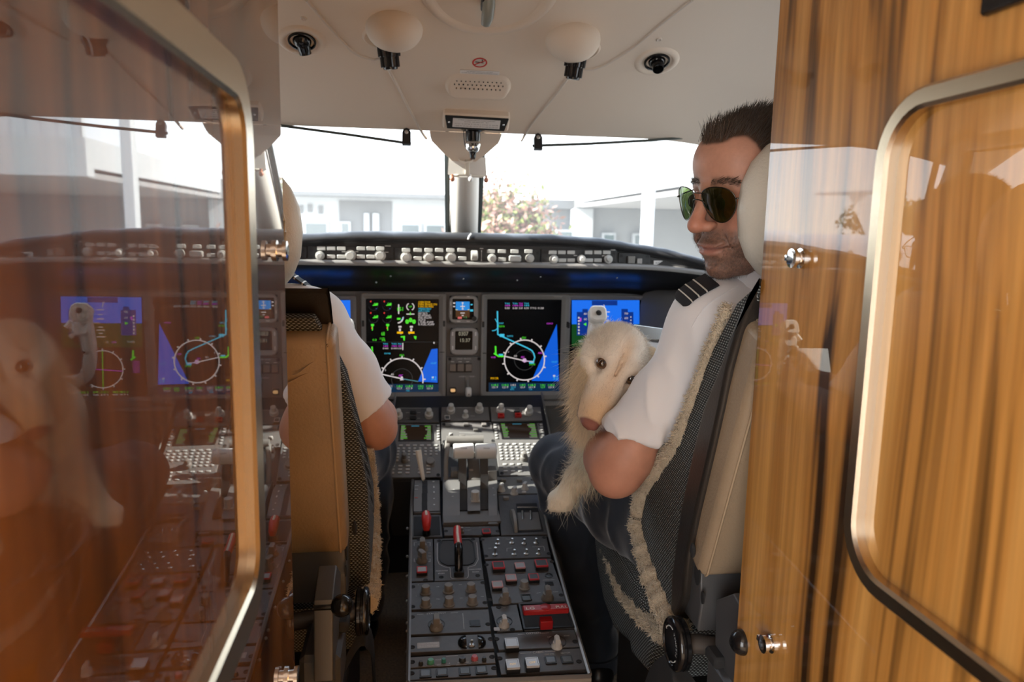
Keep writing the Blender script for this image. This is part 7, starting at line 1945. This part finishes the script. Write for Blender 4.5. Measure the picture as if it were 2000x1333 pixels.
# trees
bark = mat('bark', (.16, .12, .09), .9)
def leaf_mat(n, c): return mat(n, c, .6, attr=True)
def tree(label, x, y, h, r, cols, n, seed, zc0=None, slim=1.0):
    rg = np.random.default_rng(seed); t = thing('tree', label, 'tree', T(x, y, ZG), None); b = MB()
    b.tube([(0, 0, 0), (.06, .02, h*.35), (.0, .0, h*.62)], [.14, .11, .05], 8)
    for k in range(7):
        a = k*2.4; b.tube([(0, 0, h*(.3+.04*k)), (.5*r*cos(a), .5*r*sin(a), h*(.5+.05*k)), (.8*r*cos(a+.3), .8*r*sin(a+.3), h*(.58+.055*k))], [.05, .03, .012], 5)
    obj('trunk', b, bark, t)
    cl = rg.normal(size=(26, 3)); cl /= np.linalg.norm(cl, axis=1, keepdims=True); cl *= rg.uniform(.35, .9, (26, 1)); P = cl[rg.integers(0, 26, n)]+rg.normal(size=(n, 3))*.20
    P = P*np.array((r, r, h*.36*slim))+np.array((0, 0, h*.64)); sz = rg.uniform(.07, .16, n)*r*.62
    a = rg.normal(size=(n, 3)); a /= np.linalg.norm(a, axis=1, keepdims=True); c = np.cross(a, rg.normal(size=(n, 3))); c /= np.linalg.norm(c, axis=1, keepdims=True)
    V = np.stack([P-a*sz[:, None], P+c*sz[:, None]*.45+a*sz[:, None]*.1, P+a*sz[:, None], P-c*sz[:, None]*.45+a*sz[:, None]*.1], 1)
    k = rg.random(n); C = np.array(cols)[(k*len(cols)).astype(int)]*rg.uniform(.7, 1.3, (n, 1))
    o = link('foliage', fast_mesh('foliage', V.reshape(-1, 3), np.arange(4*n).reshape(-1, 4), LEAF, np.repeat(C, 4, 0), smooth=False), t); o['kind'] = 'stuff'
LEAF = leaf_mat('leaves', (.3, .3, .1))
tree('flowering tree with pink and green leaves right of the centre post', xs(990, 15), 15.0, 3.75, 1.05, [(.42, .23, .17), (.22, .26, .08), (.45, .27, .21), (.26, .29, .11), (.36, .20, .15)], 8000, 3)
tree('yellow green tree standing at the near end of the hangar canopy', 9.9, 11.5, 4.6, 1.7, [(.34, .36, .05), (.42, .42, .07), (.28, .32, .05)], 6000, 4)
for k, (x, y, h, r) in enumerate(((-30, 44, 5.2, 3.2), (-38, 42, 4.6, 3.0), (-46, 50, 5.6, 3.6))):
    tree(('bushy dark tree on the airfield edge behind the nearer parked jet', 'low dark tree between the two parked jets', 'widest dark tree far off beyond the parked jets')[k], x, y, h, r, [(.10, .13, .04), (.16, .17, .05), (.22, .20, .06)], 3500, 20+k, slim=.8)
# parked business jets
jet_m = mat('jet_white', (.82, .82, .82), .25, coat=.6)
def jet(label, x, y, yaw, k=1.0):
    t = thing('parked_jet', label, 'aircraft', T(x, y, ZG) @ RZ(yaw) @ S3(k, k, k), 'parked business jets')
    b = MB(); b.lathe([(0, -7), (.25, -6.8), (.62, -5.9), (.95, -4.4), (1.05, -2.5), (1.05, 2.2), (.85, 4.2), (.45, 6.4), (.12, 7.6), (0, 7.7)], 20, T(0, 0, 1.75) @ RX(pi/2)); obj('fuselage', b, jet_m, t, ang=80)
    b = MB(); b.add([(0, -4.2, 2.5), (0, -7.6, 4.9), (0, -8.9, 4.9), (0, -7.0, 2.2), (.12, -4.6, 2.5), (.08, -7.7, 4.9), (.08, -8.8, 4.9), (.12, -6.9, 2.2)], [(0, 1, 2, 3), (7, 6, 5, 4), (0, 4, 5, 1), (1, 5, 6, 2), (2, 6, 7, 3)]); obj('fin', b, jet_m, t)
    b = MB(); b.box((0, -8.2, 4.95), (4.4, 1.2, .10), .02); obj('tailplane', b, jet_m, t)
    for sx in (-1, 1):
        b = MB(); b.add([(sx*.8, 1.2, 1.15), (sx*.8, -2.2, 1.15), (sx*8.0, -3.0, 1.6), (sx*8.0, -2.0, 1.6), (sx*.8, 1.2, 1.35), (sx*.8, -2.2, 1.3), (sx*8.0, -3.0, 1.68), (sx*8.0, -2.0, 1.68)], [(0, 1, 2, 3), (7, 6, 5, 4), (0, 4, 5, 1), (1, 5, 6, 2), (2, 6, 7, 3), (3, 7, 4, 0)]); obj('wing', b, jet_m, t)
        b = MB(); b.lathe([(.40, -1.3), (.55, -.9), (.58, .4), (.48, 1.2), (.40, 1.25), (.36, .8), (0, .8)], 16, T(sx*1.65, -3.9, 2.35) @ RX(pi/2) @ RZ(0)); obj('engine', b, jet_m, t, ang=60)
        b = MB(); b.cyl((sx*1.5, -.6, .3), (sx*1.5, -.6, 1.3), .07, n=8); b.cyl((sx*1.5-.1, -.6, .32), (sx*1.5+.1, -.6, .32), .32, n=16); obj('main_wheel', b, blackm, t)
    b = MB(); b.cyl((0, 5, .25), (0, 5, 1.2), .06, n=8); b.cyl((-.08, 5, .25), (.08, 5, .25), .25, n=14); obj('nose_wheel', b, blackm, t)
    b = MB()
    for k_ in range(6): 
        for sx in (-1, 1): b.prism(circ(0, 0, .13, .18, 12), 0, .02, basis((0, 1, 0), (0, 0, 1), (sx, 0, 0), (sx*1.03, -1.5+k_*.85, 2.0)))
    o = obj('cabin_window', b, win_m, t); o['kind'] = 'stuff'
jet('white business jet parked nearest, reflected in the right partition', -17.5, 28, radians(118))
jet('white business jet parked farther off with its tail to the trees', -27, 34, radians(75), .95)
# ------------------------------------------------------------------ ceiling fittings
def gasper(label, px, py, dirv, deep):
    f = ceil_frame(ceil_at(px, py)); t = thing('air_vent', label, 'air vent', f.M() @ S3(1.08, 1.08, 1.08))
    b = MB(); b.lathe([(.047, .0), (.043, .0035), (.038, .0045), (.033, .003), (.028, -.003), (.0255, -.006)], 36); obj('bezel', b, headliner, t, ang=80)
    b = MB(); b.lathe([(.0275, .001), (.0265, .004), (.0240, .0045), (.0225, .002), (.0215, -.010), (.0, -.010)], 32); obj('collar', b, blackg, t, ang=60)
    b = MB(); b.ell((0, 0, -.002), (.0185, .0185, .0165), 24, 14); bl = obj('ball', b, blackg, t, ang=80)
    d = Vector(dirv).normalized(); M_ = T(0, 0, -.002) @ d.to_track_quat('Z', 'Y').to_matrix().to_4x4()
    b = MB(); b.lathe([(.0135, .010), (.0125, .019), (.0115, .022), (.0118, .027), (.0105, .0275), (.0095, .024), (.0090, .012), (0, .012)], 24, M_); obj('nozzle', b, blackg, t, ang=40)
gasper('black ball air vent in the ceiling near the left partition', 590, 80, (.15, -.75, .55), 0)
gasper('black ball air vent in the ceiling above the dark haired pilot', 1283, 120, (-.05, .25, .95), 0)
for px, py, lb in ((593, 36, 'small ceiling screw above the left air vent'), (1287, 77, 'small ceiling screw above the right air vent')):
    f = ceil_frame(ceil_at(px, py)); b = MB(); b.lathe([(0, .001), (.0028, .001), (.0045, .0022), (.0062, .0012), (.0068, 0)][::-1], 16); tag(obj('ceiling_screw', b, piping_m, None, f.M(), ang=60), lb, 'screw')
def dome(label, px, py, sx):
    f = ceil_frame(ceil_at(px, py)); t = thing('map_light', label, 'reading light', f.M() @ S3(1.06, 1.06, 1.06), 'swivelling map lights on the ceiling')
    b = MB(); rows = []
    for i in range(33):
        a = 2*pi*i/32; row = []
        for j in range(13):
            e = j/12*pi/2; r = .056*cos(e)**.9; q = -.20*min(0, sin(a))*0
            row.append((r*cos(a), r*sin(a)*.95+.010*sin(e), .046*sin(e)**1.1))
        rows.append(row)
    b.sheet(rows[:-1], closeu=True); obj('housing', b, headliner, t, ang=80)
    b = MB(); b.lathe([(.034, .000), (.031, .0035), (.028, .004), (.024, .001), (0, .0005)], 28, T(sx*.030, -.028, 0)); obj('scoop', b, headliner, t, ang=80)
    M_ = T(sx*.012, -.034, .020) @ Vector((sx*-.10, -.55, .80)).to_track_quat('Z', 'Y').to_matrix().to_4x4()
    b = MB(); n = 36
    def gear(r, z0, z1): b.prism([(r*(1 if k % 2 else .93)*cos(2*pi*k/n), r*(1 if k % 2 else .93)*sin(2*pi*k/n)) for k in range(n)], z0, z1, M_, ch=.001)
    gear(.0225, -.010, .016); gear(.0190, .016, .036); b.lathe([(.0150, .036), (.0140, .040), (.012, .0405), (.011, .037), (0, .037)], 20, M_); obj('knurled_barrel', b, blackg, t, ang=25)
dome('beige dome map light with black knurled barrel, left of the no smoking sign', 770, 56, -1)
dome('beige dome map light with black knurled barrel, right of the no smoking sign', 1119, 78, 1)
# round hatch panel with a lever
f = ceil_frame(ceil_at(956, -20)); t = thing('ceiling_hatch', 'round recessed ceiling panel with a small grey lever', 'hatch', f.M() @ S3(1.15, 1.15, 1.15))
b = MB(); b.lathe([(.120, -.001), (.115, .005), (.107, .0075), (.100, .005), (.095, .0005), (.090, .0008), (0, .0010)], 56); obj('rim', b, headliner, t, ang=80)
b = MB(); b.tube([(0, -.006, .002), (0, -.016, .020), (-.001, -.034, .030), (-.002, -.050, .030)], [.010, .011, .0105, .0085], 12, flat=.7); obj('lever', b, mat('lever_grey_green', (.25, .27, .25), .35), t)
b = MB(); b.box((-.004, -.022, .008), (.016, .030, .016), .002); obj('lever_base', b, black, t)
# speaker grille
f = ceil_frame(ceil_at(934, 168)); t = thing('speaker_grille', 'oval ceiling speaker with three rows of small holes', 'speaker', f.M() @ S3(1.06, 1.06, 1.06))
rows = []
for k in range(49):
    a = 2*pi*k/48; cx = .046*np.sign(cos(a)); row = []
    for j in range(11):
        r = j/10; x = cx*min(1, r*1.6)+.027*cos(a)*r; y = .042*sin(a)*r
        edge = sstep(1.0, .72, r); h = edge*(.004+.010*sstep(.02, -.028, y)); row.append((x, y, float(h)))
    rows.append(row)
b = MB(); b.sheet(rows); obj('housing', b, headliner, t, ang=80)
b = MB()
for j, (y, n, x0) in enumerate(((.0205, 11, -.0485), (.0105, 12, -.053), (.0005, 11, -.0485))):
    for k in range(n): b.prism(circ(x0+k*.0097, y, .0013, n=8), .004, .0052 if j == 0 else (.0072 if j == 1 else .0100))
o = obj('holes', b, blackm, t); o['kind'] = 'stuff'
# placards
f = ceil_frame(ceil_at(937, 122)); t = thing('no_smoking_sign', 'round red no smoking symbol on the ceiling', 'sign', f.M())
b = MB(); b.prism(circ(0, 0, .0150, n=28), .0002, .0006); obj('disc', b, mat('disc_beige', (.55, .50, .45), .5), t)
b = MB(); b.ring(circ(0, 0, .0168, n=32), circ(0, 0, .0138, n=32), .0004, .0012); b.box((0, 0, .0010), (.0285, .0026, .0004), M=RZ(radians(35))); obj('red_ring', b, red_m, t)
b = MB(); b.box((-.001, .001, .0009), (.019, .0024, .0004), M=RZ(radians(-8))); b.box((.007, .006, .0009), (.002, .007, .0004), M=RZ(radians(15))); obj('cigarette', b, ltr_k, t)
f = ceil_frame(ceil_at(937, 141)); t = thing('text_placard', 'thin white two line placard below the no smoking symbol', 'sign', f.M())
b = MB(); b.box((0, 0, .0008), (.0905, .0130, .0012), .0003); obj('plate', b, label_w, t)
b = MB(); text_mb(b, 'FOR AIRCRAFT REGISTRATION AND CREW', .0026, T(0, .0028, .0016), width=.060); text_mb(b, 'OXYGEN MASKS MUST BE STOWED IN CUPS BEFORE FLIGHT', .0026, T(0, -.0026, .0016), width=.082); obj('lettering', b, ltr_k, t)
c0 = ceil_at(930, 224); f = Frame(c0+np.array((0, -.006, -.018)), (1, 0, -.015), (0, -.80, .62)); t = thing('compass_card_holder', 'white correction card in a black frame on a beige ceiling mount', 'placard holder', f.M())
b = MB(); b.prism(rrect(0, -.001, .166, .052, .008, 3), -.030, .0045, ch=.004); obj('mount', b, headliner, t, ang=30)
b = MB(); b.prism([(-.078, .021), (-.071, -.019), (.071, -.019), (.078, .021)][::-1], .0044, .0075, ch=.001); obj('black_frame', b, black, t)
b = MB(); b.box((0, .001, .0078), (.118, .029, .0008)); cdm = obj('card', b, label_w, t)
b = MB(); text_mb(b, 'COMPASS CORRECTION DATA IN STANDBY MODE ONLY', .0026, T(0, .0115, .0084), width=.092); text_mb(b, 'DATE  06 JAN 09   BY', .0026, T(0, .0060, .0084), width=.060); text_mb(b, 'TO FLY  N  030 060  E  120 150  S  210 240  W  300 330', .0026, T(0, -.0015, .0084), width=.108); text_mb(b, 'STEER 001 031 059 089 120 151 181 211 240 270 299 330', .0028, T(0, -.0085, .0084), width=.108)
obj('lettering', b, ltr_k, cdm)
for sx in (-1, 1):
    b = MB(); b.ell((sx*.068, .001, .0076), (.003, .003, .0018), 10, 6); obj('frame_screw', b, chrome, t)
# standby compass
p = PY(924, 252, 1.955); t = thing('standby_compass', 'small black and chrome standby compass hanging under the card holder', 'compass', T(p[0], p[1], p[2]))
b = MB(); b.lathe([(0, 0), (.030, 0), (.031, -.003), (.022, -.006), (.019, -.008)][::-1], 24); b.lathe([(.012, -.034), (.0185, -.030), (.0195, -.008)], 24); obj('base', b, blackg, t, ang=40)
b = MB(); b.lathe([(0, -.058), (.012, -.058), (.0175, -.050), (.020, -.040), (.0185, -.032), (.014, -.030)], 24); obj('bowl', b, chrome, t, ang=60)
b = MB(); b.box((0, -.0195, -.041), (.022, .003, .008), .001); obj('card_window', b, black, t); b = MB(); text_mb(b, 'S 21', .0055, Matrix(((1, 0, 0, 0), (0, 0, -1, -.0213), (0, 1, 0, -.041), (0, 0, 0, 1))), width=.018); obj('numerals', b, ltr_w, t)
b = MB(); b.lathe([(0, -.072), (.0075, -.072), (.0085, -.060), (.012, -.056)], 18); b.box((0, 0, -.074), (.012, .004, .005), .001); obj('light_cap', b, blackg, t)
b = MB(); b.tube(bez([(-.024, 0, -.004), (-.023, 0, -.022), (-.020, 0, -.042), (-.012, 0, -.056)], 5), .0012, 6); obj('wire', b, black, t)
# sun visor rails with brackets
def rail(label, pts, br):
    t = thing('visor_rail', label, 'rail', None)
    P = [PY(px, py, 1.972) for px, py in pts]; b = MB(); b.tube([tuple(p) for p in P], .0036, 8); obj('rod', b, trim_dark, t)
    for px, py in br:
        p = PY(px, py, 1.968); b = MB(); M_ = basis((1, 0, 0), (0, .25, .97), (0, -.97, .25), p)
        b.prism([(-.011, -.022), (.011, -.022), (.011, .010), (.007, .018), (0, .021), (-.007, .018), (-.011, .010)], -.010, .004, M_, ch=.001); k_ = obj('bracket', b, black, t)
        b = MB(); b.ell((0, .009, .005), (.005, .005, .002), 12, 6, M_); obj('bracket_screw', b, steel, k_)
rail('dark green visor rail along the top of the left windscreen', [(480, 238), (560, 247), (680, 263), (803, 281)], [(794, 266)])
rail('dark green visor rail along the top of the right windscreen', [(1040, 285), (1150, 281), (1260, 275), (1352, 268)], [(1051, 276), (1341, 252)])
# eye position sight with three balls
p = PY(912, 326, 2.06); t = thing('eye_position_sight', 'cream bracket with one white and two orange balls on the post', 'sight', T(*p))
b = MB(); b.prism([(-.047, .022), (-.049, -.020), (-.040, -.026), (.040, -.026), (.049, -.020), (.047, .022)][::-1], -.02, .012, basis((1, 0, 0), (0, 0, 1), (0, -1, 0), (0, 0, 0)), ch=.003); obj('bracket', b, white_m, t, ang=30)
b = MB(); b.box((0, -.014, .0), (.012, .006, .05), .002); b.tube([(-.040, -.010, -.024), (0, -.026, -.024), (.052, -.010, -.024)], .0022, 6); obj('bracket_arm', b, cream_m, t)
or_m = mat('ball_orange', (.50, .20, .12), .35)
for dx, dy, m_ in ((-.040, -.012, or_m), (.008, -.028, white_m), (.052, -.010, or_m)):
    b = MB(); b.ell((dx, dy, -.0345), (.0065, .0065, .0075), 16, 10); b.cyl((dx, dy, -.028), (dx, dy, -.022), .0028, n=8); obj('sight_ball', b, m_, t, ang=80)
# ------------------------------------------------------------------ control yokes
def yoke(label, xc, y0, z0, sgn):
    t = thing('control_yoke', label, 'control yoke', T(xc, y0, z0)); ivory = mat('yoke_ivory', (.78, .75, .70), .38)
    b = MB(); b.cyl((0, .04, -.02), (0, .30, -.10), .030, n=18); b.box((0, .02, -.01), (.11, .05, .075), .010); obj('hub', b, black, t)
    for k in (-1, 1):
        pts = bez([(k*.045, .015, -.02), (k*.095, .005, -.045), (k*.135, 0, -.035), (k*.150, 0, .010), (k*.146, 0, .060), (k*.142, -.004, .092)], 6)
        b = MB(); b.tube(pts, list(np.interp(np.linspace(0, 1, len(pts)), [0, .3, .6, 1], [.015, .014, .0145, .019])), 14); obj('horn', b, ivory, t, ang=80)
        M_ = T(k*.140, -.008, .112) @ RX(radians(62)) 
        b = MB(); b.prism(rrect(0, 0, .042, .042, .013, 4), -.014, .012, M_, ch=.004); hd_ = obj('grip_head', b, ivory, t, ang=30)
        b = MB(); b.lathe([(0, .012), (.0065, .012), (.007, .0132), (.0045, .0142), (.0035, .019), (0, .0195)], 16, M_); obj('trim_switch', b, black, hd_, ang=30)
        b = MB(); b.prism(rrect(0, 0, .036, .030, .010, 4), -.010, .010, T(k*.142, -.012, .076) @ RX(radians(72)), ch=.003); obj('switch_block', b, white_m, hd_, ang=30)
        b = MB(); b.tube([(k*.120-.0, .0, .088), (k*.113, -.002, .080), (k*.118, -.002, .064)], [.012, .014, .008], 10); b.ell((k*.121, -.014, .060), (.006, .006, .006), 10, 8); obj('thumb_rest', b, ivory, hd_, ang=80)
        b = MB(); b.ell((k*.128, -.004, .050), (.009, .010, .010), 12, 8); obj('trigger', b, black, hd_)
yoke('ivory control yoke in front of the pilot with the dog', .418, 1.76, .939, 1)
yoke('ivory control yoke in front of the pilot in the left seat', -.472, 1.86, .894, -1)
f = Frame(PY(1262, 690, 1.70), (1, .06, -.13), (.05, .38, .92)); t = thing('clipboard', 'grey metal clipboard with a white sheet mounted behind the dog', 'clipboard', f.M())
b = MB(); b.box((.02, -.02, 0), (.115, .165, .006), .002); obj('board', b, mat('board_grey', (.25, .245, .24), .4, .5), t)
b = MB(); b.box((.02, .048, .006), (.115, .032, .010), .002); obj('clip', b, mat('clip_metal', (.55, .54, .51), .25, .8), t)
b = MB(); b.box((.02, -.035, .0038), (.100, .125, .0012)); obj('sheet', b, paper_m, t)
